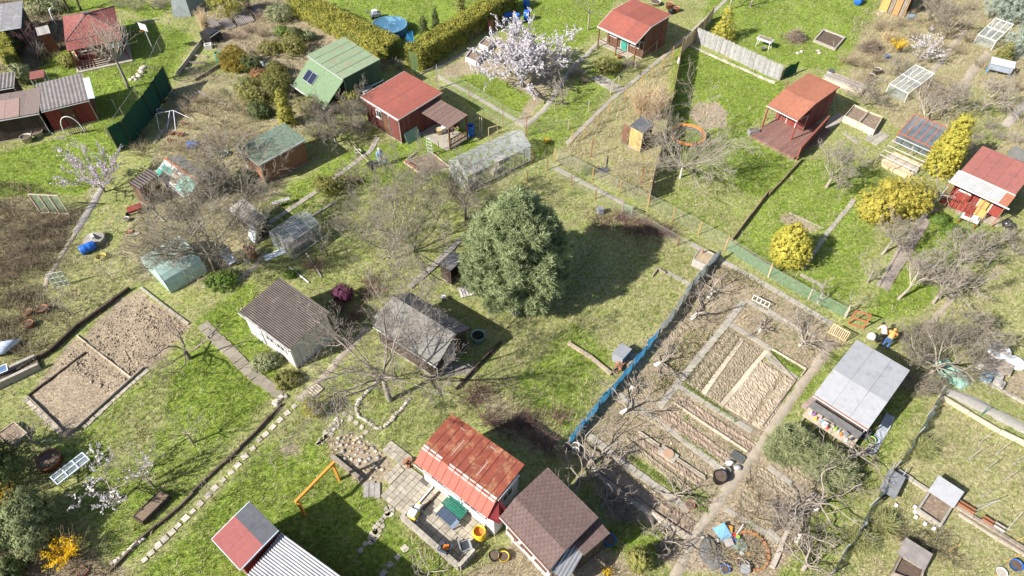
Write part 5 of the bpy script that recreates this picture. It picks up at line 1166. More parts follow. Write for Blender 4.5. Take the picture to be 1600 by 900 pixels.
S = shed('flat_shed','shed with worn slate grey flat roof by the overgrown hedge',(-60,57),(32,41.5),[((-60,57),2.3),((28,2),2.6)],grey_felt,dark_wood,'felt',roofs=[M('worn_slate_felt',(.26,.255,.26),(.17,.165,.17),3,bump=.4,bscale=20,c3=(.36,.35,.34),c3amt=.3,island=.1)],fascia=bluish_white,pieces=6)
S = shed('tool_shed','small brown tool shed with plank roof near the hip roofed hut',(59,56),(79,51.5),[((59,56),1.95),((77,38.5),2.2)],grey_wood,brown_wood,'planks',pieces=7,oh=(.1,.1,.1,.1),wall_mats={'f': M('rust_brown_boards',(.24,.10,.05),(.16,.065,.035),5,island=.15)})
# open canopy
A,rz,l = frame((46,124.5),(69,120.5),1.9); t = thing('canopy','small open canopy with pink tiled roof by the ribbed shed','canopy',(A.x,A.y,0),rz)
roof_panel(t,[(0,0,1.9),(l,0,1.9),(l,1.1,2.05),(0,1.1,2.05)],'shingle',pink_felt)
for x,y in ((.06,.08),(l - .06,.08),(.06,1.02),(l - .06,1.02)): MB().box(x - .04,y - .04,-.05,x + .04,y + .04,1.88).build('post',white_paint,t)
# hip roofed hut with red porch
fl,fr_,bl_,br_ = P((105,80),2.15),P((191,62),2.15),P((98,25),2.15),P((181,8),2.15)
u = (fr_ - fl); l = u.length; rz = math.atan2(u.y,u.x); v = Vector((-math.sin(rz),math.cos(rz),0)); dep = (bl_ - fl).dot(v)
t = thing('hip_roofed_hut','maroon hut with red tiled hip roof and railed porch','hut',(fl.x,fl.y,0),rz,'garden sheds')
S = Shed(); S.t = t; S.L = l; S.W = dep; S.x0,S.x1,S.y0,S.y1 = .25,l - .25,2.0,dep - .25; S.h = lambda y: 2.3; S.ys = [0,dep]; S.zs = [2.15,2.15]; S.rz = rz; S.A = fl
yk = 1.35; zk = 2.4; ap = Vector((l * .5,(dep + yk) * .52,3.15)); c = [Vector((0,0,2.15)),Vector((l,0,2.15)),Vector((l,yk,zk)),Vector((0,yk,zk)),Vector((l,dep,2.15)),Vector((0,dep,2.15))]
roof_panel(t,[c[0],c[1],c[2],c[3]],'shingle',red_tile,'porch_roof')
def tri_tiles(a,b,apex,nm):
    n = (b - a).cross(apex - a).normalized(); k = 14; mb = MB(); mb.add([a - n * .03,b - n * .03,apex - n * .03],[(0,1,2)])
    for i in range(k):
        f0,f1 = i / k,min(.999,(i + 1.1) / k); l0,r0,l1,r1 = a.lerp(apex,f0),b.lerp(apex,f0),a.lerp(apex,f1),b.lerp(apex,f1); m = max(1,int((r0 - l0).length / .34))
        for j in range(m):
            g = n * (.008 + .012 * random.random()); mb.slab([l0.lerp(r0,j / m + .01) + g,l0.lerp(r0,(j + .97) / m) + g,l1.lerp(r1,(j + .97) / m),l1.lerp(r1,j / m + .01)],.02)
    mb.build(nm,red_tile,t)
tri_tiles(c[3],c[2],ap,'roof_slope'); tri_tiles(c[2],c[4],ap,'roof_slope'); tri_tiles(c[4],c[5],ap,'roof_slope'); tri_tiles(c[5],c[3],ap,'roof_slope')
ridge_m = M('ridge_tile',(.16,.10,.10),(.11,.07,.07))
for a,b in ((c[3],ap),(c[2],ap),(c[5],ap),(c[4],ap),(c[3],c[2])): MB().bar(a + Vector((0,0,.02)),b + Vector((0,0,.02)),.1,.05).build('ridge_tiles',ridge_m,t)
MB().rbox(ap + Vector((0,0,-.25)),(.45,.45,.4),0).build('chimney_cap',dark_felt,t)
for s_ in 'frbl':
    o,d,n,ln = side(S,s_); w_ = obox(MB(),o,d,n,0,ln,0,2.25,-.1,-.02).build('wall',maroon,t); mb = MB()
    for i in range(int(ln / .16)): obox(mb,o,d,n,i * .16,i * .16 + .15,0,2.24,-.02,.01 * random.random())
    mb.build('boards',maroon,w_)
door(S,'f',2.6,.8,1.9,brown_wood); window(S,'f',.6,.8,1,.7)
for x in (.15,l * .34,l * .66,l - .15): MB().box(x - .06,.1,0,x + .06,.22,2.12).build('post',maroon,t)
for h in (.3,.5,.7,.9): MB().bar((.2,.16,h),(l * .62,.16,h),.03,.11).build('rail_board',maroon,t)
for h in (.3,.5,.7,.9): MB().bar((.15,.2,h),(.15,1.9,h),.03,.11).build('rail_board',maroon,t)
MB().box(-.1,-.2,-.1,l + .1,dep,.1).build('floor_slab',concrete,t); MB().box(.2,-.26,-.1,l + .1,-.203,.13).build('kerb',white_stone,t)
MB().slab([(l * .66,-.35,1.75),(l - .1,-.35,1.75),(l - .1,.1,2.0),(l * .66,.1,2.0)],.03).build('awning',grey_plastic,t)
t2 = thing('arched_pipe','white bent pipe standing beside the hip roofed hut','pipe',P((92,45))); MB().tube([(.3,0,2.2),(.02,0,2.0),(-.1,0,1.2),(0,0,0)],.07,7).build('pipe',white_plastic,t2,True)

# --- lower left: red and slate gabled hut with corrugated annex
S = shed('two_tone_hut','hut with one red and one slate grey roof slope beside the orange swing frame',(331,842),(375,890),[((331,842),2.4),((409,850),2.6),((433,826),2.7)],red_felt,red_boards,'felt',oh=(.15,.1,.15,.15),cat='hut',roofs=[M('rose_felt',(.29,.10,.092),(.25,.083,.077),4,bump=.35,bscale=30,island=.03),slate_felt],pieces=2,fascia=bluish_white)
A,rz,l = frame((377,899),(446,836),2.0); 
S = shed('striped_roof_annex','annex with pale corrugated metal roof beside the two-tone roofed hut',(383,902),(560,1040),[((383,902),2.0),((445,836),2.25)],corr_metal,red_boards,'corr_x',oh=(.1,.1,.1,.05),period=.125,amp=.028,cat='annex')
# top right: yellow-doored hut on the edge of the frame
A,rz,l = frame(z(4,690,68),z(4,840,112),0)
t = thing('board_hut','hut of yellow and brown boards beside the sand pit lawn','hut',(A.x,A.y,0),rz,'garden sheds'); S = Shed(); S.t = t; S.L = l; S.x0,S.x1,S.y0,S.y1 = 0,l,0,2.4; S.h = lambda y: 2.4
for i,(u0,u1,m_) in enumerate(((0,.85,yellow_wood),(.9,1.3,lf_olive),(1.35,2.0,M('tan_boards',(.5,.27,.12),(.4,.2,.09))),(2.05,2.5,old_wood),(2.55,l,M('tan_boards',(.5,.27,.12))))):
    if m_ is lf_olive: m_ = old_wood
    for k in range(max(1,int((u1 - u0) / .2))): w0 = u0 + k * .2; MB().box(w0,-.02,.05,min(u1,w0 + .18),.04,2.3).build('board',m_,t)
MB().box(0,.05,0,l,2.4,2.28).build('wall',dark_wood,t); MB().slab([(-.2,-.1,2.35),(l + .2,-.1,2.35),(l + .2,2.6,2.7),(-.2,2.6,2.7)],.06).build('roof',grey_felt,t)

# tarp tent at the top
t = thing('tarp_shelter','grey green tarpaulin shelter at the end of the wire fence','shelter',P(z(1,1150,95)))
MB().add([(-.8,0,1.7),(.7,.1,1.8),(.8,2.6,1.9),(-.6,2.6,1.9),(-.9,-.5,0),(.9,-.4,0),(1.2,2.6,0),(-1,2.6,0)],[(0,1,2,3),(0,4,5,1),(1,5,6,2),(3,2,6,7),(0,3,7,4)]).build('tarp',M('grey_tarp',(.26,.29,.29),(.18,.21,.21),3,bump=.4),t)
for x,y in ((-.8,0),(.7,.1)): MB().bar((x,y - .02,0),(x,y - .02,1.9),.06).build('pole',steel,t)

# ------------------------------------------------------------------ greenhouses and frames
def gable_house(base_a,base_b,width,he,hr,label,bays,cm,fm,fw=.035,**k):
    """base_a->base_b: ground line of the near long side"""
    A,rz,L = frame(base_a,base_b,0); t = thing('greenhouse',label,'greenhouse',(A.x,A.y,0),rz,'greenhouses')
    full = [(0,0),(0,he),(width * .5,hr),(width,he),(width,0)]
    for i in range(bays + 1):
        x = L * i / bays; mb = MB()
        for (y0,z0),(y1,z1) in zip(full[:-1],full[1:]): mb.bar((x,y0,z0 - (.05 if not z0 else 0)),(x,y1,z1 - (.05 if not z1 else 0)),fw)
        mb.build('frame_bar',fm,t)
    for y,h in full[1:4]: MB().bar((0,y,h + .006),(L,y,h + .006),fw * 1.15).build('rail',fm,t)
    for y in (0,width): MB().bar((0,y,.04),(L,y,.04),.08,.12).build('sill',concrete,t)
    for i in range(bays):
        x0,x1 = L * i / bays + fw * .45,L * (i + 1) / bays - fw * .45
        for (y0,z0),(y1,z1) in zip(full[:-1],full[1:]):
            MB().add([(x0,y0,z0 + .012),(x1,y0,z0 + .012),(x1,y1,z1 + .012),(x0,y1,z1 + .012)],[(0,1,2,3)]).build('pane',cm,t)
    for x in (0.0,L):
        MB().add([(x,y,h) for y,h in full],[(0,1,2,3,4)]).build('end_pane',cm,t); mb = MB()
        for yy in (width * .3,width * .7): mb.bar((x,yy,-.03),(x,yy,he + (hr - he) * .6),fw)
        mb.bar((x,0,he),(x,width,he),fw); mb.build('door_frame',fm,t)
    return t,L
g,gl = gable_house(z(6,235,725),z(6,420,590),2.0,1.5,1.95,'small glass greenhouse with a grey frame beside the trodden lawn path',4,glass,steel)
MB().box(.4,.3,.1,gl - .3,1.7,.5).build('bench',old_wood,g)
MB().slab([(.6,.02,1.53),(gl - .9,.02,1.53),(gl - .9,.9,1.9),(.6,.9,1.9)],.01).build('shading',slate_felt,g)
g,gl = gable_house(z(6,1330,300),(829,252),2.5,1.5,2.3,'long film greenhouse with pale arched ribs beside the pine',9,film,steel)
for x,y in ((.8,.6),(1.9,1.6),(3.1,.7),(4.2,1.5)): MB().rbox((x,y,0),(.9,.5,.35),.2).build('seed_bench',pale_wood,g)
def cold_frame(a,b,depth,h0,h1,label,bays,rows,fm,cm=glass,fw=.04,legs=True,name='lean_to_greenhouse'):
    A,rz,L = frame(a,b,0); t = thing(name,label,'greenhouse',(A.x,A.y,0),rz,'greenhouses')
    for i in range(bays + 1): x = L * i / bays; MB().bar((x,0,h0),(x,depth,h1),fw).build('frame_bar',fm,t)
    for j in range(rows + 1): f = j / rows; MB().bar((0,depth * f,h0 + (h1 - h0) * f + .004),(L,depth * f,h0 + (h1 - h0) * f + .004),fw).build('rail',fm,t)
    for i in range(bays):
        for j in range(rows):
            x0,x1 = L * i / bays + fw / 2,L * (i + 1) / bays - fw / 2; f0,f1 = j / rows,(j + 1) / rows
            MB().add([(x0,depth * f0 + fw / 2,h0 + (h1 - h0) * f0),(x1,depth * f0 + fw / 2,h0 + (h1 - h0) * f0),(x1,depth * f1 - fw / 2,h0 + (h1 - h0) * f1),(x0,depth * f1 - fw / 2,h0 + (h1 - h0) * f1)],[(0,1,2,3)]).build('pane',cm,t)
    for x,y,h in ((0,0,h0),(L,0,h0),(0,depth,h1),(L,depth,h1)): MB().bar((x,y,-.05),(x,y,h - .02),fw).build('leg',fm,t)
    for q in ([(0,0,0),(L,0,0),(L,0,h0 - .03),(0,0,h0 - .03)],[(L,0,0),(L,depth,0),(L,depth,h1 - .03),(L,0,h0 - .03)],[(0,0,0),(0,depth,0),(0,depth,h1 - .03),(0,0,h0 - .03)]): MB().add(q,[(0,1,2,3)]).build('side_pane',cm,t)
    return t
cold_frame(z(4,735,580),z(4,850,640),3.3,.9,1.7,'glazed lean-to greenhouse with white bars beside the white blossom bush',4,2,white_paint,fw=.055)
cold_frame(z(4,1285,270),z(4,1395,312),3.0,.9,1.6,'weathered white framed greenhouse under the blue spruce',3,2,white_paint,fw=.07)
cold_frame(z(4,785,892),z(4,990,985),2.3,1.0,1.7,'glasshouse with red frame bars beside the tall golden thuja',5,1,M('red_frame',(.42,.11,.06)),dark_pane,fw=.06)
# lattice pergola of white bars over planks
A,rz,l = frame(z(8,660,130),z(8,880,235),0); t = thing('lattice_frame','open lattice frame of white bars over stacked planks','frame',(A.x,A.y,0),rz)
for i in range(5): MB().bar((l * i / 4,0,.95),(l * i / 4,3.0,1.25),.035).build('bar',grey_wood,t)
for j in range(5): MB().bar((-.05,.1 + j * .7,1.0 + j * .07),(l + .05,.1 + j * .7,1.0 + j * .07),.035).build('bar',white_paint,t)
for x in (0,l / 2,l):
    for y in (.1,2.9): MB().bar((x,y,-.05),(x,y,1.0 + .1 * y / 3),.06).build('post',old_wood,t)
t3 = thing('plank_stack','stack of pale planks lying under the white lattice frame','planks',(A.x,A.y,0),rz)
for j in range(13):
    y = .15 + j * .2 + random.uniform(-.05,.05); MB().box(.1 + random.uniform(0,.4),y,.02,l - random.uniform(0,.5),y + .14,.12 + .2 * random.random()).build('plank',random.choice([pale_wood,bamboo,grey_wood]),t3)
# teal polytunnel
A,rz,l = frame(z(5,905,765),z(5,1070,935),0); t = thing('polytunnel','pale teal film cloche tunnel beside the dug bed','polytunnel',(A.x,A.y,0),rz)
A2 = P(z(5,1100,610)); v = Vector((-math.sin(rz),math.cos(rz),0)); dep = (A2 - A).dot(v); V = []; k = 12; m = 8
for j in range(m + 1):
    for i in range(k + 1):
        an = math.pi * i / k; r_ = random.uniform(-.02,.02); V.append((l / 2 - l / 2 * math.cos(an),dep * j / m,(1.75 + r_) * math.sin(an) ** .75))
F_ = [(j * (k + 1) + i,j * (k + 1) + i + 1,(j + 1) * (k + 1) + i + 1,(j + 1) * (k + 1) + i) for j in range(m) for i in range(k)]
MB().add(V,F_ + [tuple(range(k + 1))[::-1],tuple(m * (k + 1) + i for i in range(k + 1))]).build('film',net_teal,t,False)
for j in (0,4,8): MB().tube([(l / 2 - l / 2 * math.cos(math.pi * i / k),dep * j / m,1.73 * max(0,math.sin(math.pi * i / k)) ** .75) for i in range(k + 1)],.02,5).build('hoop',steel,t)
# concrete cold frame lower right
A,rz,l = frame(z(16,920,500),z(16,1060,597),0); t = thing('cold_frame_box','pale concrete cold frame with lid propped open on the grass','cold frame',(A.x,A.y,0),rz)
d_ = 2.0
for q in ((-.05,-.05,l + .05,.06),(-.05,d_ - .06,l + .05,d_ + .05),(-.05,.063,.06,d_ - .063),(l - .06,.063,l + .05,d_ - .063)): MB().box(q[0],q[1],-.05,q[2],q[3],.38).build('side',concrete,t)
MB().box(.06,.06,-.05,l - .06,d_ - .06,.2).build('soil',soil_mat,t); MB().slab([(-.08,d_ * .62,.48),(l + .08,d_ * .62,.48),(l + .08,d_ + .3,.75),(-.08,d_ + .3,.75)],.05).build('lid',light_roof,t)
for x in (.1,l - .1): MB().bar((x,d_,.38),(x,d_ + .15,.66),.05).build('prop',steel,t)
# ================================================================== trees and shrubs
BIG = dict(counts=(6,6,4),gnarl=.2)
bare_tree(z(10,838,700),'large spreading bare tree standing over the grey gabled shed',6.2,7.2,2.2,.16,(pale_bark,twig_mat),limbs=11,counts=(6,6,5,2),gnarl=.16,up=.06,elev=(.1,1.1),lean=(-.06,.05))
bare_tree(z(6,865,720),'broad bare tree on the trodden lawn beside the pine',5.2,6.4,1.2,.12,(bark,olive_twig),limbs=13,counts=(7,7,6,2),gnarl=.18,up=.08,elev=(.15,1.15))
bare_tree(z(6,1310,470),'dark bare tree behind the pine at the end of the film greenhouse',5.0,3.8,1.4,.10,(bark,twig_mat),limbs=10,counts=(7,7,5),gnarl=.22)
bare_tree((337,423),'wide bare tree arching over the teal cloche tunnel',5.4,7.0,1.4,.15,(bark,olive_twig),limbs=15,counts=(7,7,6,2),gnarl=.19,up=.07,elev=(.1,1.15))
bare_tree(z(7,1050,212),'pale bare tree beside the orange ring',4.2,6.0,1.1,.09,(lime_bark,pale_twig),limbs=16,counts=(7,6,4),gnarl=.11,up=.06,elev=(.1,1.0))
bare_tree(z(1,805,550),'pollarded pale tree in front of the hip roofed hut',6.2,2.4,2.9,.13,(pale_bark,pale_twig),limbs=22,counts=(5,3),gnarl=.1,up=.1,elev=(.55,1.35))
bare_tree(z(9,1185,440),'low twisted bare tree at the corner of the dug bed',2.6,4.0,.8,.13,(bark,M('dark_limbs',(.27,.22,.18),(.15,.12,.10),5)),limbs=6,counts=(5,4,2),gnarl=.28,elev=(.05,.6))
bare_tree(z(13,772,417),'leaning small tree with sparse white blossom on the stepping stone lawn',2.9,2.2,.9,.07,(bark,twig_mat),limbs=6,counts=(5,4),gnarl=.2,lean=(-.6,.2),blossom=bl_white,bl_n=750,bl_size=.055,name='blossoming_tree',group='blossoming trees')
bare_tree(z(5,655,300),'lilac white blossoming tree with upright shoots by the bright lawn',4.0,2.2,.5,.09,(bark,twig_mat),limbs=11,counts=(5,3),gnarl=.08,up=.06,elev=(.6,1.3),blossom=bl_lilac,bl_n=4200,bl_size=.05,name='blossoming_tree',group='blossoming trees')
bare_tree((816,136),'large round blossoming tree covered in white lilac flowers',4.1,5.6,.6,.15,(bark,twig_mat),limbs=20,counts=(6,5,3),gnarl=.12,elev=(.0,1.4),up=.07,blossom=bl_white,bl_n=44000,bl_size=.055,name='blossoming_tree',group='blossoming trees')
bare_tree(z(3,475,187),'slim bare tree on the lawn behind the red porch hut',5,1.8,1.8,.09,(pale_bark,twig_mat),limbs=5,counts=(4,4,2))
bare_tree(z(1,440,82),'dark slender tree behind the hip roofed hut',5,1.8,2.2,.12,(dark_wood,twig_mat),limbs=5,counts=(4,4))
bare_tree(z(1,507,66),'forked dark tree behind the hip roofed hut',5,2.2,1.2,.12,(dark_wood,twig_mat),limbs=4,counts=(4,4))
bare_tree(z(8,365,272),'mossy apple tree with crooked branches beside the lattice frame',3.8,2.6,1.0,.12,(pale_bark,pale_twig),limbs=7,counts=(8,7,5),gnarl=.28,elev=(.15,.9),lean=(.2,.1))
bare_tree(z(8,710,690),'gnarled pale tree leaning over the bark path',3.2,1.5,1.2,.09,(pale_bark,pale_twig),limbs=7,counts=(7,7,6),gnarl=.25,lean=(.55,.45))
bare_tree(z(8,980,380),'crooked bare tree between the olive bush and the red shed',2.6,1.6,.8,.1,(pale_bark,pale_twig),limbs=7,counts=(5,4,2),gnarl=.32)
bare_tree(z(8,620,870),'small pale bare tree beside the bark path',2.6,1.4,.6,.06,(pale_bark,pale_twig),limbs=7,counts=(5,4),gnarl=.22)
bare_tree(z(12,815,70),'leaning bare tree below the bark path',3.6,1.8,1.2,.09,(pale_bark,pale_twig),limbs=6,counts=(7,7,6),gnarl=.25,lean=(.5,.3))
bare_tree(z(12,1030,97),'mossy bare tree in the row beside the worn lawn track',3.6,2.2,1.0,.1,(pale_bark,pale_twig),limbs=8,counts=(7,7,6),gnarl=.25,lean=(.35,.25))
bare_tree(z(8,1150,790),'silvery bare tree at the head of the mossy row',3.2,2.0,.9,.08,(pale_bark,pale_twig),limbs=8,counts=(7,7,6),gnarl=.25,lean=(.2,.2))
bare_tree(z(8,1330,690),'low silvery tree near the round coal grill',2.6,1.8,.7,.07,(pale_bark,pale_twig),limbs=7,counts=(5,4,2),gnarl=.28)
bare_tree(z(12,310,95),'white trunked small tree on the green netting bank',1.9,1.1,.6,.07,(lime_bark,pale_twig),limbs=6,counts=(4,4),gnarl=.2)
bare_tree(z(12,480,170),'thin pale sapling beside the rust red gate',2.4,1.0,1.0,.05,(lime_bark,pale_twig),limbs=5,counts=(4,3),gnarl=.2)
bare_tree(z(12,195,360),'low spreading tree with limewashed foot above the slab walk',2.4,2.2,.4,.08,(lime_bark,twig_mat),limbs=8,counts=(5,5,2),gnarl=.28,elev=(.1,.8),lean=(.5,.3))
bare_tree(z(12,1010,545),'dense mossy tree spreading over the light grey roof',3.6,3.0,1.0,.13,(pale_bark,olive_twig),limbs=11,counts=(6,6,4),gnarl=.26,elev=(.1,1.0))
bare_tree(z(12,1275,385),'tangled bare shrub tree beside the teal tarp pile',2.6,1.8,.6,.08,(bark,olive_twig),limbs=9,counts=(7,7,6),gnarl=.25,elev=(.2,1.1))
# gnarled limewashed espaliers among the vegetable beds
GN = dict(limbs=7,counts=(4,3,2),gnarl=.34,elev=(.05,.6),up=.05)
for k,(p,lab,H_,sp_,ln_) in enumerate([
    (z(11,1125,188),'gnarled fruit tree with limewashed trunk by the pale sheeting fence',1.9,1.9,(.7,.2)),
    (z(11,1230,55),'gnarled limewashed tree in the bed under the sheeting fence',1.8,1.5,(.3,.3)),
    (z(11,895,480),'gnarled tree with white foot beside the blue tarpaulin fence',1.7,1.8,(.8,0)),
    (z(11,680,780),'gnarled limewashed tree where the blue tarpaulin meets the slab walk',1.9,2.1,(.9,0)),
    (z(11,745,630),'tiny limewashed sapling in the dry bed by the tarpaulin',1.0,.6,(.3,.2)),
    (z(11,1545,270),'small limewashed stump with one bare limb in the strawberry bed',1.3,.8,(.1,.1)),
    (z(15,480,215),'dark gnarled tree at the corner of the shingled hut',2.6,2.6,(.2,.3)),
    (z(15,400,330),'bent pale fruit tree close to the shingled hut roof',2.0,1.8,(.3,.4)),
    (z(15,685,175),'limewashed stump sprouting by the hut side slab walk',1.1,.8,(-.3,.2)),
    (z(15,980,435),'leaning thin tree at the end of the hut side slab walk',1.8,1.2,(.8,.4)),
    (z(16,300,490),'gnarled tree with limewashed trunk halfway along the log walk',2.4,2.3,(.1,.2)),
    (z(16,175,682),'gnarled limewashed tree beside the brick ring bed',2.3,2.1,(.4,.3)),
    (z(16,520,150),'gnarled limewashed tree under the grey roofed shed',2.0,1.7,(.4,-.2)),
    (z(16,380,300),'crooked bare tree below the grey green junipers',2.2,2.0,(0,.1)),
    (z(16,100,540),'crooked bare tree by the pale log walk',2.0,1.7,(.2,.1)),
    (z(16,220,860),'crooked bare tree at the foot of the log walk',2.0,1.6,(.1,.2)),
    (z(15,560,470),'thin bare tree in the shade of the shingled hut',1.8,1.3,(.5,.3)),
    (z(15,930,715),'bare fan shaped bush in the shaded grass by the hut side slab walk',1.6,1.6,(.3,.2))]):
    bare_tree(p,lab,H_,sp_ * 1.3,H_ * .28,.12,(lime_bark if k < 13 and k not in (6,7,9) else pale_bark,M('grey_limbs',(.34,.29,.245),(.19,.16,.13),5)),lean=ln_,group='gnarled trees among the vegetable beds',**GN)
# other bare trees
bare_tree(z(6,450,700),'thin bare tree beside the small glass greenhouse',3.0,1.1,1.1,.04,(bark,twig_mat),limbs=5,counts=(4,3))
bare_tree(z(2,500,890),'twisted bare tree with pale limb beside the brick shed',3.0,3.4,.5,.11,(pale_bark,olive_twig),limbs=8,counts=(8,7,6),gnarl=.3,elev=(.2,1.1))
bare_tree(z(2,610,800),'low twisted shrub tree in front of the maroon shed',2.6,2.8,.4,.09,(pale_bark,olive_twig),limbs=8,counts=(8,7,6),gnarl=.3,elev=(.3,1.2))
bare_tree(z(5,1435,210),'crooked bare tree between the patched shed and the brick shed',3.4,3.6,1.0,.1,(pale_bark,olive_twig),limbs=8,counts=(8,7,6),gnarl=.25)
bare_tree(z(5,1290,330),'fine twigged bare tree behind the patched shed',3.2,4.0,.8,.08,(bark,olive_twig),limbs=8,counts=(8,7,6),gnarl=.25)
bare_tree(z(5,745,560),'low pale bare tree in the strip beside the blue barrel',1.6,1.2,.4,.04,(pale_bark,pale_twig),limbs=6,counts=(4,3),gnarl=.25)
bare_tree(z(5,700,850),'thin pale sapling beside the cloche tunnel',2.0,.9,.7,.035,(pale_bark,pale_twig),limbs=5,counts=(4,3))
bare_tree(z(9,440,170),'slender pale sapling beside the dark timber edging',2.4,1.1,.8,.04,(pale_bark,pale_twig),limbs=6,counts=(4,3))
bare_tree(z(13,1205,70),'small bare tree on the stepping stone lawn casting a long shadow',3.0,1.4,1.1,.055,(pale_bark,twig_mat),limbs=7,counts=(4,4),gnarl=.15)
bare_tree(z(13,965,345),'slim bare tree at the corner of the long planter',3.6,1.6,1.2,.06,(pale_bark,twig_mat),limbs=7,counts=(5,4),gnarl=.15)
bare_tree(z(13,1345,430),'thin sapling beside the stepping stones',2.2,.8,.9,.03,(pale_bark,twig_mat),limbs=5,counts=(3,3))
bare_tree(z(13,230,68),'pruned bare tree over the small square bed',1.9,1.5,.4,.07,(pale_bark,pale_twig),limbs=6,counts=(4,3),gnarl=.3,lean=(-.5,0))
bare_tree(z(14,1085,890),'pale bare bush below the terrace wall',1.8,1.3,.4,.05,(pale_bark,pale_twig),limbs=6,counts=(4,3),gnarl=.25)
bare_tree(z(3,265,690),'young staked tree beside the slab path',2.6,1.2,.9,.04,(pale_bark,twig_mat),limbs=6,counts=(4,4))
bare_tree(z(3,310,660),'fine twigged tree in the shade of the blossoming tree',3.2,1.6,.9,.05,(pale_bark,twig_mat),limbs=7,counts=(5,4))
bare_tree(z(4,790,480),'bare bush tree between the glazed lean-to and the planters',2.4,1.9,.3,.05,(bark,olive_twig),limbs=9,counts=(6,6,3),gnarl=.2)
bare_tree(z(4,600,660),'twiggy olive bush beside the wooden planters',2.2,1.8,.3,.05,(bark,olive_twig),limbs=10,counts=(6,6,4),gnarl=.2)
bare_tree(z(4,935,790),'bare leaning tree above the red framed glasshouse',3.4,1.9,1.0,.07,(pale_bark,pale_twig),limbs=7,counts=(5,5,2),lean=(.4,.3))
bare_tree(z(4,1080,720),'silvery bare tree beside the tall golden thuja',3.2,2.2,.7,.07,(pale_bark,pale_twig),limbs=8,counts=(7,7,5))
bare_tree(z(4,1090,250),'bare plum tree beside the earth path among the leafless bushes',3.6,2.4,1.0,.08,(bark,olive_twig),limbs=8,counts=(7,7,5))
bare_tree(z(4,1000,130),'bare bush tree behind the yellow forsythia',3.0,2.2,.5,.06,(bark,olive_twig),limbs=9,counts=(7,7,5))
bare_tree(z(4,1330,700),'bare pear tree between the thuja and the plank path',3.4,2.1,.8,.07,(pale_bark,pale_twig),limbs=8,counts=(7,7,5))
bare_tree(z(4,1460,620),'forked bare tree beside the blue hutch',2.6,1.2,.9,.06,(bark,twig_mat),limbs=4,counts=(4,4))
bare_tree(z(3,1360,60),'bare tree behind the yellow green spruce',4.0,2.0,1.4,.09,(pale_bark,twig_mat),limbs=6,counts=(5,5))
bare_tree(z(3,1490,40),'pale trunked tree behind the trestle table',4.0,2.0,1.4,.09,(pale_bark,twig_mat),limbs=6,counts=(5,5))
bare_tree(z(1,960,60),'bare shrub tree at the end of the kerb behind the hip roofed hut',2.6,2.4,.4,.07,(bark,twig_mat),limbs=9,counts=(6,5,3),elev=(.3,1.2))
bare_tree(z(1,230,300),'brown bare shrub tree beside the small tool shed',2.6,1.7,.3,.05,(bark,red_twig),limbs=9,counts=(5,5),elev=(.5,1.3))
# brambles, bare bushes (grouped look-alikes carry one label)
def thicket(pts,label,w,h,n,mat,group,**k):
    w *= 1.25; n = int(n * 1.35)
    for p in pts: stems(p,label,w * random.uniform(.8,1.25),h * random.uniform(.8,1.2),n,mat,'bare_bush','bush',group,**k)
thicket([z(5,x,y) for x,y in ((60,480),(180,520),(330,520),(60,600),(200,640),(330,650),(40,730),(160,770),(290,770),(60,850),(380,500),(250,420))],'tangled brown bramble bush in the thicket behind the netted trellis',2.0,1.1,34,M('bramble',(.17,.125,.09),(.085,.06,.045),5,island=.35),'bramble bushes',arch=.6,fine=3)
thicket([z(9,x,y) for x,y in ((60,100),(150,40),(40,220),(130,180),(60,320),(160,420))],'tangled weeds beside the rubbish corner',1.4,.7,26,M('weed_stalks',(.27,.23,.14),(.15,.13,.075),5,island=.35),'weeds by the rubbish corner',arch=.6)
thicket([z(1,x,y) for x,y in ((60,260),(130,250),(60,340),(240,360),(150,300),(860,60),(760,40),(1010,40))],'bare brown shrub in the gardens around the hip roofed hut',1.5,1.2,26,twig_mat,'bare shrubs in the gardens around the hip roofed hut',arch=.5)
thicket([z(5,x,y) for x,y in ((900,60),(880,30),(1050,20))] + [z(1,x,y) for x,y in ((1300,720),(1400,780),(1200,800),(1350,850),(1480,800),(900,840))],'straw coloured dead bush in the plot below the cloth screen',1.5,.7,30,M('straw_stalks',(.40,.33,.22),(.25,.20,.13),5,island=.3),'dead bushes below the cloth screen',arch=.55)
DT = M('dry_twigs',(.38,.31,.21),(.24,.19,.125),5,island=.3)
thicket([z(4,x,y) for x,y in ((900,130),(820,160),(760,200),(900,250),(860,90),(700,190))],'leafless twiggy bush around the bright yellow forsythia',1.4,1.1,30,DT,'leafless bushes around the forsythia',arch=.55)
thicket([z(4,x,y) for x,y in ((980,60),(1060,40),(1150,90),(1240,60),(1050,300),(1120,240),(1180,330),(1240,260),(1120,160),(1200,180),(1020,200))],'leafless twiggy bush along the earth path by the weathered white greenhouse',1.4,1.1,30,DT,'leafless bushes along the earth path',arch=.55)
thicket([z(4,x,y) for x,y in ((520,400),(600,420),(680,380),(540,540),(470,390),(620,520))],'leafless twiggy bush between the sand pit and the planter boxes',1.4,1.0,30,DT,'leafless bushes behind the planter boxes',arch=.55)
thicket([z(4,x,y) for x,y in ((1020,560),(980,620),(1060,600),(1330,420),(1420,560),(1500,480),(1540,560),(940,560),(1110,640),(1150,560))],'leafless twiggy bush between the glazed lean-to and the blue hutch',1.4,1.0,30,DT,'leafless bushes by the blue hutch',arch=.55)
thicket([z(4,x,y) for x,y in ((1430,860),(1480,700),(1550,880),(1380,800),(1290,860),(1230,900))] + [z(8,x,y) for x,y in ((1180,60),(1260,400),(1520,600),(1560,680))],'silvery leafless bush near the red boarded shed',1.3,.9,30,pale_twig,'silvery bushes near the red shed',arch=.55)
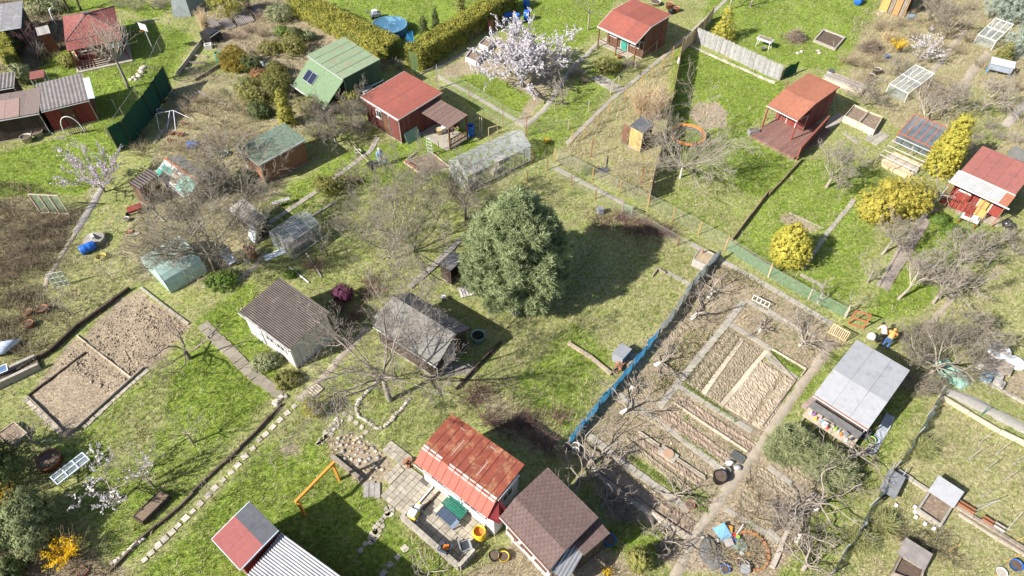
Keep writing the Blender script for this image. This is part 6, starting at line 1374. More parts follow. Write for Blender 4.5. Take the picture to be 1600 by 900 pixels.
thicket([z(8,x,y) for x,y in ((900,740),(990,780),(1070,700),(1240,720),(1300,600),(1060,860),(1200,850),(960,860),(830,620))],'low silvery bush in the mossy tree row',1.2,.7,28,pale_twig,'low bushes in the mossy tree row',arch=.6)
thicket([z(12,x,y) for x,y in ((860,330),(940,300),(1020,360),(1100,330),(1180,350),(900,420),(980,450),(1290,440),(860,600),(920,650),(1000,620),(1050,290))],'olive brown thicket bush behind the light grey roof',1.4,1.1,34,olive_twig,'thicket behind the light grey roof',arch=.55)
thicket([z(7,x,y) for x,y in ((720,520),(760,560),(860,560),(930,570),(820,500),(680,470),(560,500),(980,560))],'reddish bare bush in the shade at the slab walk',1.5,.9,32,red_twig,'reddish bushes at the slab walk',arch=.55)
thicket([z(11,x,y) for x,y in ((290,810),(120,850),(60,880))] + [z(10,x,y) for x,y in ((1400,640),(1450,830),(1520,870),(1350,720))] + [(840,690),(860,705),(800,670)],'maroon tinged bare bush behind the rusty roofed cottage',1.3,.8,30,red_twig,'maroon bushes behind the cottage',arch=.55)
thicket([z(6,x,y) for x,y in ((370,780),(720,870),(560,220),(640,240))] + [z(10,x,y) for x,y in ((520,150),(560,250),(620,190),(700,60),(760,30))],'purplish bare bush beside the boarded shed',1.2,.9,28,red_twig,'purplish bushes near the boarded shed',arch=.5)
thicket([z(2,x,y) for x,y in ((30,120),(60,60),(40,230),(90,300),(20,330))] + [z(1,x,y) for x,y in ((1500,250),(1560,200),(1440,230))],'brown bare bush on the slope beside the golden hedge',1.4,.9,30,M('brown_stalks',(.33,.25,.18),(.2,.15,.11),5,island=.3),'bare bushes beside the golden hedge',arch=.55)
thicket([z(15,x,y) for x,y in ((620,420),(700,430),(740,520),(690,560),(960,760))] + [z(16,x,y) for x,y in ((60,600),(250,760),(330,640),(60,480))],'bare twiggy bush among the beds beside the shingled hut',1.0,.7,26,twig_mat,'bare bushes among the hut side beds',arch=.5)
thicket([z(16,x,y) for x,y in ((780,620),(850,660),(920,700),(1060,740),(1150,800),(1040,660))],'low brown weed bush by the cold frame',1.0,.5,24,M('weed_stalks',(.27,.23,.14)),'weed bushes by the cold frame',arch=.6)
thicket([z(15,1290 + 60 * (i % 5),740 + 45 * (i // 5)) for i in range(10)] + [z(15,x,y) for x,y in ((1420,560),(1500,330),(1560,420),(1440,480),(1520,540))],'dead stalk clump around the junk heap',.9,.4,22,M('straw_stalks',(.40,.33,.22)),'dead stalks around the junk heap',arch=.6)
thicket([z(3,x,y) for x,y in ((420,470),(370,480),(460,520),(700,420),(720,400),(770,420))],'bare stalk bush in the porch hut garden',1.0,.8,24,twig_mat,'bare bushes in the porch garden',arch=.5)
thicket([z(2,x,y) for x,y in ((850,400),(900,440),(800,430),(1240,290),(1200,320),(1330,250),(1370,230))],'bare shrub below the golden hedges',1.0,.9,22,twig_mat,'bare shrubs below the hedges',arch=.45)
thicket([z(1,x,y) for x,y in ((1250,640),(1330,640),(1420,690),(1540,720),(1180,700),(1500,860),(1580,900))] + [z(5,x,y) for x,y in ((1150,30),(1300,60),(1380,30),(1240,80))],'tangled tan bush on the rubble plot beside the white pipe frame',1.7,1.0,36,M('straw_stalks',(.40,.33,.22)),'tan bushes beside the white pipe frame',arch=.55)
thicket([z(2,x,y) for x,y in ((420,760),(480,700),(560,720),(650,840),(700,720),(380,860))],'grey brown twiggy bush between the brick shed and the maroon shed',1.6,1.2,40,olive_twig,'twiggy bushes between the sheds',arch=.55)
thicket([z(5,x,y) for x,y in ((1100,470),(1180,560),(1450,450),(1330,420),(1550,300),(1480,250))],'grey brown twiggy bush under the tree over the cloche tunnel',1.5,1.0,34,olive_twig,'twiggy bushes by the cloche tunnel',arch=.55)
# reeds
stems(z(3,840,720),'tall clump of dry straw reeds beside the yellow outhouse',3.8,2.6,520,dry_reed,'reed_clump','reeds','dry reed clumps',rad=.016,arch=.35,fine=1)
stems(z(3,930,640),'thin dry reed clump leaning at the slatted fence',1.4,2.0,90,dry_reed,'reed_clump','reeds','dry reed clumps',rad=.015,arch=.4,fine=1)
stems(z(1,1290,200),'tall dry pampas clump beside the black water tank',1.1,2.4,120,dry_reed,'reed_clump','reeds','dry reed clumps',rad=.015,arch=.4,fine=1)
stems(z(1,1560,80),'brown dry stalk clump by the grey sheets',1.2,2.2,50,M('brown_stalks',(.33,.25,.18)),'reed_clump','reeds','dry reed clumps',rad=.014,arch=.4,fine=1)
stems(z(4,740,260),'dry grass clump beside the yellow forsythia',1.6,1.4,120,dry_reed,'reed_clump','reeds','dry reed clumps',rad=.013,arch=.4,fine=1)
# brush piles
for p,lab,w_ in ((z(4,165,250),'round pile of cut brushwood beside the sand pit',1.9),(z(4,640,320),'flattened brushwood pile beside the blue bucket',2.0)):
    rng = np.random.default_rng(int(p[0])); t = thing('brush_pile',lab,'brush pile',P(p),0,'brush piles'); mb = MB()
    for i in range(420):
        c = np.array([*rng.normal(0,w_ * .22,2),rng.uniform(.02,1.3)]); c[2] *= max(.1,1 - np.hypot(c[0],c[1]) / w_ * 1.4); d = np.array([*rng.normal(0,1,2),rng.normal(0,.3)]); d /= np.linalg.norm(d); l_ = rng.uniform(.25,.6)
        a_,b_ = c - d * l_,c + d * l_; a_[2] = max(.01,a_[2]); b_[2] = max(.01,b_[2]); mb.tube([a_,c,b_],[.014,.012,.008],3,cap=False)
    mb.build('branches',M('cut_brush',(.28,.22,.17),(.16,.12,.09),5,island=.3),t)

# ---- evergreens
rng = np.random.default_rng(77); lob = []
for i in range(64):
    f = (i + .5) / 64; hgt = 1.0 + 6.4 * f; rad = 4.0 * (math.sin(math.pi * min(1,(.28 + .72 * f)) ) ** .6 if f > .28 else .85 + .5 * f) ; an = i * 2.4
    rr_ = rad * (.68,.74,.45)[i % 3]; lob.append(((rr_ * math.cos(an),rr_ * math.sin(an),hgt + rng.normal(0,.15)),(.85,.85,.62)))
lob += [((0,0,3.0),(2.6,2.6,2.2)),((0,0,5.4),(2.1,2.1,1.8)),((.1,0,7.4),(1.2,1.2,.9))]
leafy((807,458),'big round dark green pine beside the grey gabled shed',lob,lf_pine,3600,46,.27,.021,'pine_tree','tree',None,(4.6,.16),spiky=1,shell=.55)
leafy(z(8,108,735),'round golden green thuja on the lawn with a dark shadow',[((0,0,1.4),(1.4,1.4,1.4)),((.05,0,2.3),(.95,.95,.95)),((0,.05,.85),(1.3,1.3,.85))],lf_thuja,1500,26,.14,.05,'thuja','tree','golden thujas',(1.2,.08))
leafy(z(8,740,470),'broad olive yellow bush beside the bark path',[((-.8,-.1,1.5),(1.5,1.3,1.5)),((1.0,.3,1.7),(1.5,1.3,1.5)),((.1,.2,2.4),(1.2,1.1,1.0)),((-1.6,0,1.0),(1,1,1.0)),((2.0,.2,1.5),(.9,.9,1.1)),((-.9,.3,2.9),(.5,.5,.6))],leaf_mat('golden_olive_leaves',(.60,.51,.10),(.28,.26,.05),.3),1800,24,.17,.05,'evergreen_bush','bush',None,(1.2,.1),shell=.5)
leafy(z(8,1060,165),'tall golden thuja beside the red framed glasshouse',column(2.6,4.9,7),lf_thuja,1500,26,.15,.05,'thuja','tree','golden thujas',(3,.1))
leafy(z(3,1310,255),'yellow green young spruce behind the reed screen',cone(2.6,3.3,6),lf_thuja,420,20,.2,.05,'spruce','tree',None,(2.8,.07),shell=.7)
leafy(z(4,1480,130),'pale blue spruce spreading at the garden edge',[((0,0,1.6),(2.4,2.0,1.4)),((1.4,.4,2.2),(1.8,1.6,1.3)),((-1,.6,1.6),(1.4,1.4,1.0)),((.6,0,3),(1.2,1.2,1))],lf_spruce,800,20,.24,.018,'spruce','tree','blue spruces',(3,.12),spiky=1,shell=.4)
leafy(z(4,1575,340),'low blue spruce next to the dark green shrub',[((0,0,1.3),(1.8,1.6,1.3)),((.9,-.2,1.6),(1.4,1.3,1.2)),((0,.4,2.2),(1,1,.8))],lf_spruce,600,20,.22,.018,'spruce','tree','blue spruces',(2,.1),spiky=1,shell=.4)
leafy(z(4,1450,390),'dark green conifer shrub beside the weathered white greenhouse',column(1.7,1.9,4),lf_olive,300,22,.16,.05,'conifer_shrub','shrub',None)
leafy(z(16,130,120),'grey green juniper bush in front of the cluttered shelf',[((0,0,.7),(1.1,.95,.75)),((-.6,-.2,.55),(.8,.75,.55))],lf_grey,520,26,.24,.014,'juniper','shrub','grey green junipers',spiky=1,shell=.5)
leafy(z(16,350,250),'grey green juniper bush beside the crooked trees',[((0,0,.7),(1.15,1.0,.75)),((.45,-.3,.5),(.85,.75,.55))],lf_grey,560,26,.24,.014,'juniper','shrub','grey green junipers',spiky=1,shell=.5)
leafy(z(15,788,830),'small round thuja beside the bare fan shaped bush',[((0,0,.75),(.62,.62,.75)),((0,0,1.2),(.45,.45,.45))],lf_olive,380,24,.12,.045,'thuja','tree','golden thujas')
leafy(z(10,375,790),'small golden yew beside the stepping stones',[((0,0,.6),(.55,.5,.6)),((-.15,0,1.0),(.35,.35,.4))],lf_thuja,300,22,.13,.04,'golden_yew','shrub')
leafy(z(13,260,620),'large rounded green evergreen at the forsythia corner',[((0,0,1.3),(1.4,1.3,1.3)),((-.6,.6,1.3),(1.1,1.1,1.2)),((.5,-.8,1.0),(1,1,1.0))],leaf_mat('rhododendron_leaves',(.26,.29,.13),(.09,.12,.05),.25),900,24,.2,.07,'evergreen_bush','bush','evergreens at the forsythia corner',aspect=.4,shell=.5)
leafy(z(13,40,680),'dark green conifer mound behind the rounded evergreen',[((0,0,1.2),(1.3,1.2,1.2)),((-.6,.4,1.5),(1.1,1.1,1.1))],lf_yew,500,24,.18,.05,'conifer_shrub','shrub','evergreens at the forsythia corner')
leafy(z(13,85,905),'low dark green dome shrub on bare earth',[((0,0,.6),(.8,.8,.65))],lf_yew,320,22,.13,.05,'conifer_shrub','shrub','evergreens at the forsythia corner')
leafy(z(13,30,330),'overgrown dark evergreen behind the rusty earth tub',[((0,0,1.6),(1.6,1.4,1.6)),((-.8,1.0,1.6),(1.4,1.2,1.5))],lf_yew,700,22,.2,.06,'evergreen_bush','bush','evergreens at the forsythia corner')
leafy(z(2,205,780),'narrow golden conifer between the green shed and brick shed',column(1.5,3.3,5),lf_hedge,520,24,.15,.05,'golden_conifer','tree')
leafy(z(2,60,640),'dense dark evergreen bush next to the golden conifer',[((0,0,1.1),(1.7,1.4,1.1)),((-1.3,.2,1.0),(1.2,1.2,1.0)),((.9,.9,1.1),(1.1,1.1,1.0))],lf_olive,800,22,.18,.05,'evergreen_bush','bush','evergreen bushes around the green shed')
leafy(z(2,160,560),'olive evergreen bush in front of the solar panel roof',[((0,0,.9),(1.3,1.1,.9)),((-.8,.8,.8),(1,.9,.8))],lf_olive,460,22,.16,.05,'evergreen_bush','bush','evergreen bushes around the green shed')
leafy(z(2,340,690),'mossy low evergreen under the green lean-to',[((0,0,.7),(1.2,.9,.75)),((1.1,-.2,.6),(.9,.8,.65))],lf_olive,360,20,.16,.05,'evergreen_bush','bush','evergreen bushes around the green shed')
leafy(z(2,620,690),'olive green bush against the white tank',[((0,0,.9),(1.0,.9,.9))],lf_olive,260,20,.16,.05,'evergreen_bush','bush','evergreen bushes around the green shed')
leafy(z(2,260,340),'rounded olive shrub behind the green shed',[((0,0,.9),(1.2,1.1,1.0)),((-.5,1,.9),(1.0,.9,.9))],lf_olive,460,20,.17,.05,'evergreen_bush','bush','evergreen bushes around the green shed')
leafy(z(2,160,130),'pale green shrub on the slope by the golden hedge',[((0,0,.9),(1.4,1.2,1.0))],lf_grey,380,20,.18,.05,'shrub','shrub','shrubs on the slope')
leafy(z(2,170,220),'bright fresh green shrub on the slope',[((0,0,.5),(.8,.7,.5))],lf_fresh,180,20,.14,.05,'shrub','shrub','shrubs on the slope')
leafy(z(2,90,330),'dull green shrub beside the white garden chair',[((0,0,.6),(1.1,1,.6)),((.9,.5,.5),(.8,.8,.55))],lf_olive,300,20,.16,.05,'shrub','shrub','shrubs on the slope')
leafy(z(1,1480,430),'golden yellow shrub beside the green rain barrel',[((0,0,1.0),(1.25,1.1,1.0)),((.3,-.3,.8),(1.1,.9,.8))],lf_gold,560,24,.2,.016,'golden_shrub','shrub',spiky=1)
leafy(z(1,1580,440),'dark green shrub behind the golden shrub',[((0,0,.8),(1.1,1.0,.85))],lf_yew,300,20,.17,.05,'shrub','shrub','shrubs on the slope')
leafy(z(1,1430,110),'tall yellow green conifer above the grey sheets',[((0,0,1.8),(1.8,1.3,1.6)),((1.0,.3,2.1),(1.4,1.2,1.4)),((-.6,.4,2.6),(1.1,1.1,1.2))],lf_hedge,700,22,.19,.055,'golden_conifer','tree')
leafy(z(6,480,300),'yellow green bush beside the trodden lawn path',[((0,0,.75),(1.15,.9,.8)),((-.7,.3,.6),(.8,.7,.6))],lf_olive,420,22,.17,.045,'shrub','shrub',None,shell=.4)
leafy(z(5,1375,880),'fresh green leafy shrub ringed by the brick path',[((0,0,.4),(1.1,.9,.45)),((.5,.3,.4),(.8,.7,.4))],lf_fresh,320,20,.14,.055,'shrub','shrub')
leafy(z(3,580,450),'dark green bush in the porch garden',[((0,0,.6),(1.2,1.0,.65)),((.7,.3,.5),(.8,.8,.55))],lf_olive,380,20,.16,.045,'shrub','shrub')
leafy(z(1,150,520),'grey green rhododendron beside the pink tiled canopy',[((0,0,.9),(.9,.9,.95))],lf_grey,300,20,.18,.07,'shrub','shrub','shrubs in the gardens around the hip roofed hut')
leafy(z(1,265,80),'pale variegated shrub behind the tool shed',[((0,0,.8),(1.5,1.1,.8)),((1.4,.1,.6),(1,.9,.6))],lf_grey,400,20,.18,.06,'shrub','shrub','shrubs in the gardens around the hip roofed hut')
leafy(z(1,70,300),'dark evergreen shrub below the worn slate roof',[((0,0,1.2),(1.4,1.3,1.2)),((.8,-1.2,1.0),(1.2,1.2,1.0))],lf_yew,560,20,.19,.06,'shrub','shrub','shrubs in the gardens around the hip roofed hut')
leafy(z(1,445,415),'green shrub at the porch corner',[((0,0,.6),(.8,.7,.65))],lf_olive,220,20,.16,.05,'shrub','shrub','shrubs in the gardens around the hip roofed hut')
leafy(z(1,195,20),'yellow green bush behind the plank roofed tool shed',[((0,0,.9),(1.1,1,.9))],lf_hedge,260,20,.17,.05,'shrub','shrub','shrubs in the gardens around the hip roofed hut')
leafy(z(2,1052,215),'squat upright dark conifer near the pool',column(1.2,1.9,4),lf_yew,220,22,.14,.045,'conifer_shrub','shrub','dark conifers near the pool')
leafy(z(2,1125,175),'taller narrow dark conifer near the pool',column(.9,2.1,4),lf_yew,200,22,.13,.045,'conifer_shrub','shrub','dark conifers near the pool')
leafy(z(2,1280,75),'olive conifer behind the pool hedge',column(1.1,2.2,4),lf_olive,220,22,.14,.045,'conifer_shrub','shrub','dark conifers near the pool')
for p,lab,w_,h_,m_ in ((z(2,20,480),'orange tinged low shrub beside the white garden chair',1.5,.7,leaf_mat('russet_leaves',(.42,.22,.10),(.2,.12,.06),.25)),(z(2,130,470),'dull olive shrub behind the golden conifer',1.7,1.3,lf_olive),(z(1,1590,620),'fresh green shrub on the rubble plot',1.4,.8,lf_fresh),(z(1,1540,540),'grey green shrub below the golden shrub',1.3,.7,lf_grey),(z(2,260,260),'dark clipped shrub beside the golden hedge',1.5,1.4,lf_yew),(z(2,330,250),'grey shrub behind the green metal roof',1.2,.9,lf_grey),(z(2,30,730),'dark ivy shrub beside the mossy shingle roof',1.8,1.3,lf_yew),(z(5,1530,230),'dark green shrub beside the brick shed wall',1.6,.8,lf_yew),(z(10,60,480),'leafy grey green bush below the boarded shed wall',1.5,.7,lf_grey),(z(10,190,590),'olive bush at the foot of the boarded shed',1.4,.6,lf_olive),(z(2,470,620),'mossy bush against the green lean-to',1.4,1.0,lf_olive),(z(8,1140,560),'yellow green cushion bush beside the bark path',1.5,.6,lf_fresh),(z(8,1060,480),'bright green low bush along the bark path',1.3,.5,lf_fresh)):
    leafy(p,lab,[((0,0,h_ * .5),(w_ * .5,w_ * .45,h_ * .55)),((w_ * .3,.1,h_ * .4),(w_ * .35,w_ * .35,h_ * .4))],m_,int(220 * w_),22,.16,.05,'shrub','shrub','low garden shrubs')
# strap-leaved tussocks by the dark netting
for p,lab in ((z(16,690,590),'yellow green strappy tussock beside the dark netting fence'),(z(16,930,120),'yellow green strappy tussock below the gravel path corner'),(z(16,560,700),'sprawling strappy tussock beside the crooked log walk trees')):
    leafy(p,lab,[((0,0,.25),(.6,.5,.25)),((.35,.15,.2),(.5,.4,.22))],lf_strap,80,22,.42,.012,'tussock','plant','strappy tussocks',spiky=1,shell=.1)
leafy(z(7,475,180),'fresh green clump of leaves by the ochre post fence',[((0,0,.35),(.6,.5,.35))],lf_fresh,120,18,.2,.03,'leafy_plant','plant')
leafy(z(10,565,85),'purple leaved bush behind the boarded shed',[((0,0,.8),(.65,.6,.7))],bl_purple,240,20,.14,.05,'purple_bush','bush')
leafy(z(6,215,830),'small fresh green plant beside the boarded shed',[((0,0,.25),(.4,.35,.25))],lf_fresh,80,18,.13,.05,'leafy_plant','plant')
# forsythias
def forsythia(px,label,w,h,n,seed): 
    t = stems(px,label,w,h,40,M('forsythia_stems',(.30,.22,.12),(.2,.14,.08),5),'forsythia','bush','yellow forsythias',arch=.55,fine=2,seed=seed); rng = np.random.default_rng(seed)
    az = rng.uniform(0,6.3,n); r = w * .55 * rng.random(n) ** .6; hh = h * (.25 + .75 * rng.random(n)) * (1 - .3 * (r / (w * .55)) ** 2); C = np.stack([r * np.cos(az),r * np.sin(az),hh],1)
    # blossoms gathered along arching shoots
    sh = rng.integers(0,46,n); a2 = sh * 2.399; f = rng.random(n) ** .7; C = np.stack([np.cos(a2) * w * .55 * f ** 1.3 * (.5 + .5 * ((sh * 7) % 10) / 10),np.sin(a2) * w * .55 * f ** 1.3 * (.5 + .5 * ((sh * 7) % 10) / 10),h * (.15 + .9 * f * (1 - .25 * f) * (.7 + .3 * ((sh * 3) % 10) / 10))],1) + rng.normal(0,.035,(n,3))
    V,F = leaf_cards(C,rng.normal(size=C.shape),.032,.8,rng); link('blossom',np_mesh('blossom',V,F,bl_yellow),t); return t
forsythia(z(13,440,800),'large yellow forsythia in full bloom at the bare earth corner',1.9,1.6,3000,301)
forsythia(z(13,60,520),'sparse yellow forsythia behind the rounded evergreen',1.7,1.4,750,302)
forsythia(z(13,40,420),'thin yellow forsythia beside the sparse forsythia',1.5,1.2,420,303)
forsythia(z(4,795,330),'bright yellow forsythia beside the blue bucket',1.9,1.7,1800,304)
forsythia(z(3,215,897),'tiny yellow flowering bush beside the long slab path',.7,.6,300,305)
forsythia(z(15,590,885),'small yellow flowering plant below the shingled hut',.7,.4,160,306)
t = bare_tree(z(4,930,390),'white blossoming bush beside the glazed lean-to',2.6,2.0,.2,.05,(bark,twig_mat),'blossoming_bush','blossoming trees',limbs=12,counts=(4,3),elev=(.7,1.4),gnarl=.12,blossom=bl_white,bl_n=1700,bl_size=.05,cat='bush')
# hedges
def hedge(a,b,w,h,label,mat,n,name='hedge'):
    A,rz,L = frame(a,b,0); t = thing(name,label,'hedge',(A.x,A.y,0),rz,'clipped hedges'); rng = np.random.default_rng(int(L * 100)); k = n
    # clumps over top and sides
    u = rng.uniform(0,L,k); sidec = rng.integers(0,4,k); y = np.where(sidec < 2,rng.uniform(-w / 2,w / 2,k),np.where(sidec == 2,-w / 2,w / 2)); hh = np.where(sidec < 2,h,rng.uniform(.05,h,k))
    bump = (fbm(u,y * 3,1.1,5) - .5) * .35; hh = hh * (1 + bump); y = y * (1 + bump * .6); C = np.stack([u,y,hh],1) + rng.normal(0,.035,(k,3)); nr = np.stack([0 * u,np.where(sidec < 2,0,np.sign(y)),np.where(sidec < 2,1.,.3)],1)
    per = 20; off = rng.normal(0,.095,(k,per,3)); pos = (C[:,None] + off).reshape(-1,3); pos[:,2] = np.maximum(pos[:,2],.02)
    V,F = leaf_cards(pos,np.repeat(nr,per,0) + rng.normal(0,.7,(k * per,3)),.06,.6,rng); link('foliage',np_mesh('foliage',V,F,mat),t)
    mb = MB(); m = int(L / .8)
    for i in range(m): mb.tube([((i + .5) * L / m,0,-.05),((i + .5) * L / m,.05,h * .8)],[.04,.02],5)
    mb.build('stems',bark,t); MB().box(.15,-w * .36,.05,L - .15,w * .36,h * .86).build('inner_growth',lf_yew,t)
    return t
hedge(z(2,250,70),z(2,870,385),1.7,2.0,'thick golden hedge running past the pool toward the green shed',lf_hedge,2600)
hedge(z(2,985,440),z(2,1600,45),1.6,2.0,'thick golden hedge behind the soil beds and terracotta bin',lf_hedge,2600)
hedge((0,45),(30,118),1.0,2.0,'narrow mossy hedge behind the grey green rhododendron',lf_hedge,900)
# low plants in the vegetable rows (uncountable)
def rows(name,label,segs,mat,per_m,h,seed,sz=.05):
    rng = np.random.default_rng(seed); C = []
    for a,b in segs:
        A,B = P(a),P(b); n = int((B - A).length * per_m); f = rng.random(n); C.append(np.stack([A.x + (B.x - A.x) * f + rng.normal(0,.08,n),A.y + (B.y - A.y) * f + rng.normal(0,.08,n),rng.uniform(.02,h,n)],1))
    C = np.concatenate(C); V,F = leaf_cards(C,rng.normal(size=C.shape) + (0,0,.8),sz,.6,rng); tag(link(name,np_mesh(name,V,F,mat)),label,'plants',kind='stuff')
def par(a,b,a2,b2,n): return [((a[0] + (a2[0] - a[0]) * i / (n - 1),a[1] + (a2[1] - a[1]) * i / (n - 1)),(b[0] + (b2[0] - b[0]) * i / (n - 1),b[1] + (b2[1] - b[1]) * i / (n - 1))) for i in range(n)]
rows('strawberry_plants','rows of small strawberry plants in the slab edged bed',par(z(11,1340,270),z(11,1085,590),z(11,1420,320),z(11,1170,640),3),leaf_mat('strawberry_leaves',(.22,.22,.09),(.12,.09,.05),.25),60,.14,61,.045)
rows('seedlings','thin green seedling rows in the raked bed',par(z(11,1470,345),z(11,1220,670),z(11,1560,400),z(11,1300,720),6),leaf_mat('seedling_leaves',(.2,.2,.07),(.16,.15,.06),.25),22,.06,62,.03)
rows('low_plants','low leafy plants beside the tarpaulin side slab walk',par(z(11,1130,240),z(11,890,650),z(11,1260,260),z(11,960,640),4),leaf_mat('low_leaves',(.30,.28,.10),(.13,.12,.05),.25),40,.2,63,.05)
rows('sheeting_bed_plants','tangled low plants below the pale sheeting fence',par(z(7,1270,780),z(7,1330,880),z(7,1400,800),z(7,1560,900),5),leaf_mat('low_leaves2',(.26,.26,.12),(.12,.10,.06),.25),70,.35,64,.05)
rows('bed_grass','green grass edging between the vegetable beds',[(z(15,1050,20),z(15,1300,190)),(z(15,730,150),z(15,830,240)),(z(15,870,260),z(15,1150,420)),(z(15,1100,400),z(15,1220,500)),(z(11,1070,600),z(11,1400,830)),(z(12,30,400),z(12,210,530))],leaf_mat('edge_grass',(.22,.29,.05),(.1,.16,.03),.3),260,.1,65,.035)
rows('lilac_bed_plants','low mixed green plants in the slope garden by the golden hedge',par(z(1,1390,560),z(1,1500,700),z(2,40,400),z(2,260,480),6) + par(z(2,40,200),z(2,300,300),z(2,60,420),z(2,250,420),4),leaf_mat('slope_leaves',(.2,.24,.09),(.08,.10,.04),.25),60,.3,66,.06)
rows('fence_foot_plants','low grey green plants at the foot of the ochre post fence',par(z(7,620,250),z(7,830,340),z(7,680,210),z(7,840,300),3),leaf_mat('foot_leaves',(.24,.27,.14),(.11,.12,.06),.25),40,.2,67,.05)
rows('white_daisies','tiny white daisies scattered on the stepping stone lawn',par(z(14,330,370),z(14,260,780),z(14,600,540),z(14,640,700),7),bl_white,3,.05,68,.03)
# dead stalks and scraps over the untidy plots
ST = M('straw_scraps',(.46,.385,.26),(.26,.21,.14),3,world_tex=True,island=.35)
litter('dead_stalks','tangle of dead straw stalks over the untidy plots',[PLOTS[1][3],PLOTS[2][3],PLOTS[4][3],PLOTS[5][3],PLOTS[7][3],PLOTS[10][3],PLOTS[12][3],PLOTS[13][3],PLOTS[14][3]],60000,ST,71,.2,.014)
litter('thicket_stalks','tangle of brown stalks under the brambles and shrubs',[PLOTS[0][3],PLOTS[3][3],PLOTS[11][3],[z(12,800,240),z(12,1250,250),z(12,1340,560),z(12,1000,680),z(12,830,560)],[z(9,0,100),z(9,200,0),z(9,500,200),z(9,200,450),z(9,0,400)]],22000,M('brown_scraps',(.27,.21,.145),(.13,.10,.07),3,world_tex=True,island=.35),72,.35,.015)
litter('green_weeds','low green weeds sprouting in the untidy plots',[PLOTS[1][3],PLOTS[2][3],PLOTS[4][3],PLOTS[5][3],PLOTS[3][3],PLOTS[10][3]],9000,lf_fresh,73,.14,.02)
litter('bed_scraps','straw scraps lying on the vegetable beds',[PLOTS[9][3]],12000,ST,74,.07,.02)
litter('bed_weeds','green weeds sprouting along the vegetable beds',[PLOTS[9][3]],5000,lf_fresh,77,.1,.02)
litter('tall_grass','taller dark green grass tufts dotted over the lawns',[p[3] for p in PLOTS[15:43] if p[0] > .4],30000,leaf_mat('tuft_blades',(.24,.29,.06),(.06,.11,.015),.3),75,.17,.016)
litter('straw_wisps','dry straw wisps dotted over the lawns',[p[3] for p in PLOTS[15:43] if p[0] > .4],24000,leaf_mat('wisp_blades',(.58,.52,.34),(.36,.31,.18),.2),76,.1,.02)
# ================================================================== things standing around
def lay(px,label,name,cat,rz=0.0,group=None): return thing(name,label,cat,P(px),rz,group)
RB = math.radians(-40); RA = math.radians(50)
# orange swing frame
a,b = P((530,750)),P((477,806)); t = thing('swing_frame','orange wooden swing frame on the stepping stone lawn','swing frame',a); d = b - a
for p in (Vector(),d): MB().bar(p - Vector((0,0,.1)),p + Vector((0,0,1.75)),.13).build('post',orange_wood,t)
n = d.normalized(); MB().bar(-n * .12 + Vector((0,0,1.82)),d + n * .12 + Vector((0,0,1.82)),.13,.15).build('beam',orange_wood,t)
# orange ring
t = lay((1073,217),'flat orange painted ring standing on short legs under the pale tree','ring_frame','ring'); k = 22; R0,R1 = 1.5,1.27
for i in range(k):
    a0,a1 = 2 * math.pi * (i + .02) / k,2 * math.pi * (i + .98) / k
    MB().prism([(R1 * math.cos(a0),R1 * math.sin(a0)),(R0 * math.cos(a0),R0 * math.sin(a0)),(R0 * math.cos(a1),R0 * math.sin(a1)),(R1 * math.cos(a1),R1 * math.sin(a1))],.38,.5).build('rim_segment',M('orange_ring',(.66,.25,.05),(.52,.18,.04),3,island=.1),t)
for i in range(6): q = i * math.pi / 3 + .3; MB().bar((1.38 * math.cos(q),1.38 * math.sin(q),-.05),(1.38 * math.cos(q),1.38 * math.sin(q),.38),.06).build('leg',steel,t)
MB().lathe([(1.26,.1),(1.3,.37)],n=22).build('net',net_dark,t)
# pool
t = lay((610,52),'round blue paddling pool with sagging cover on the hedge lawn','pool','pool')
MB().lathe([(1.75,0),(1.78,.45),(1.72,.9)],n=40,cap0=True).build('wall',M('pool_wall',(.06,.2,.38),(.04,.15,.3),3,rough=.5),t,True)
MB().lathe([(1.70,.86),(1.77,.9),(1.83,.93),(1.77,.965),(1.70,.93)],n=40).build('rim',M('pool_rim',(.13,.27,.36)),t,True)
MB().lathe([(1.72,.9),(1.3,.8),(.7,.72),(.25,.76),(.001,.85)],n=40).build('cover',pool_blue,t,True)
t = lay((640,62),'bright blue tarpaulin hanging beside the pool','tarpaulin','tarp'); MB().slab([(-.3,-1.3,.02),(.5,-.5,.02),(.3,.6,.7),(-.2,-.2,.8)],.02).build('sheet',bright_blue,t)
t = lay((588,28),'grey covered garden machine beside the pool','garden_machine','machine',.4)
MB().rbox((0,0,.25),(1.0,.6,.3)).build('deck',grey_plastic,t); MB().rbox((-.1,0,.55),(.5,.45,.3)).build('motor',bluish_white,t)
for x in (-.4,.4):
    for y in (-.3,.3): MB().tube([(x,y - .04,.17),(x,y + .04,.17)],.17,12).build('wheel',black_plastic,t)
MB().tube([(-.45,-.2,.5),(-.9,-.2,1.0),(-.9,.2,1.0),(-.45,.2,.5)],.025,5).build('handle',steel,t)
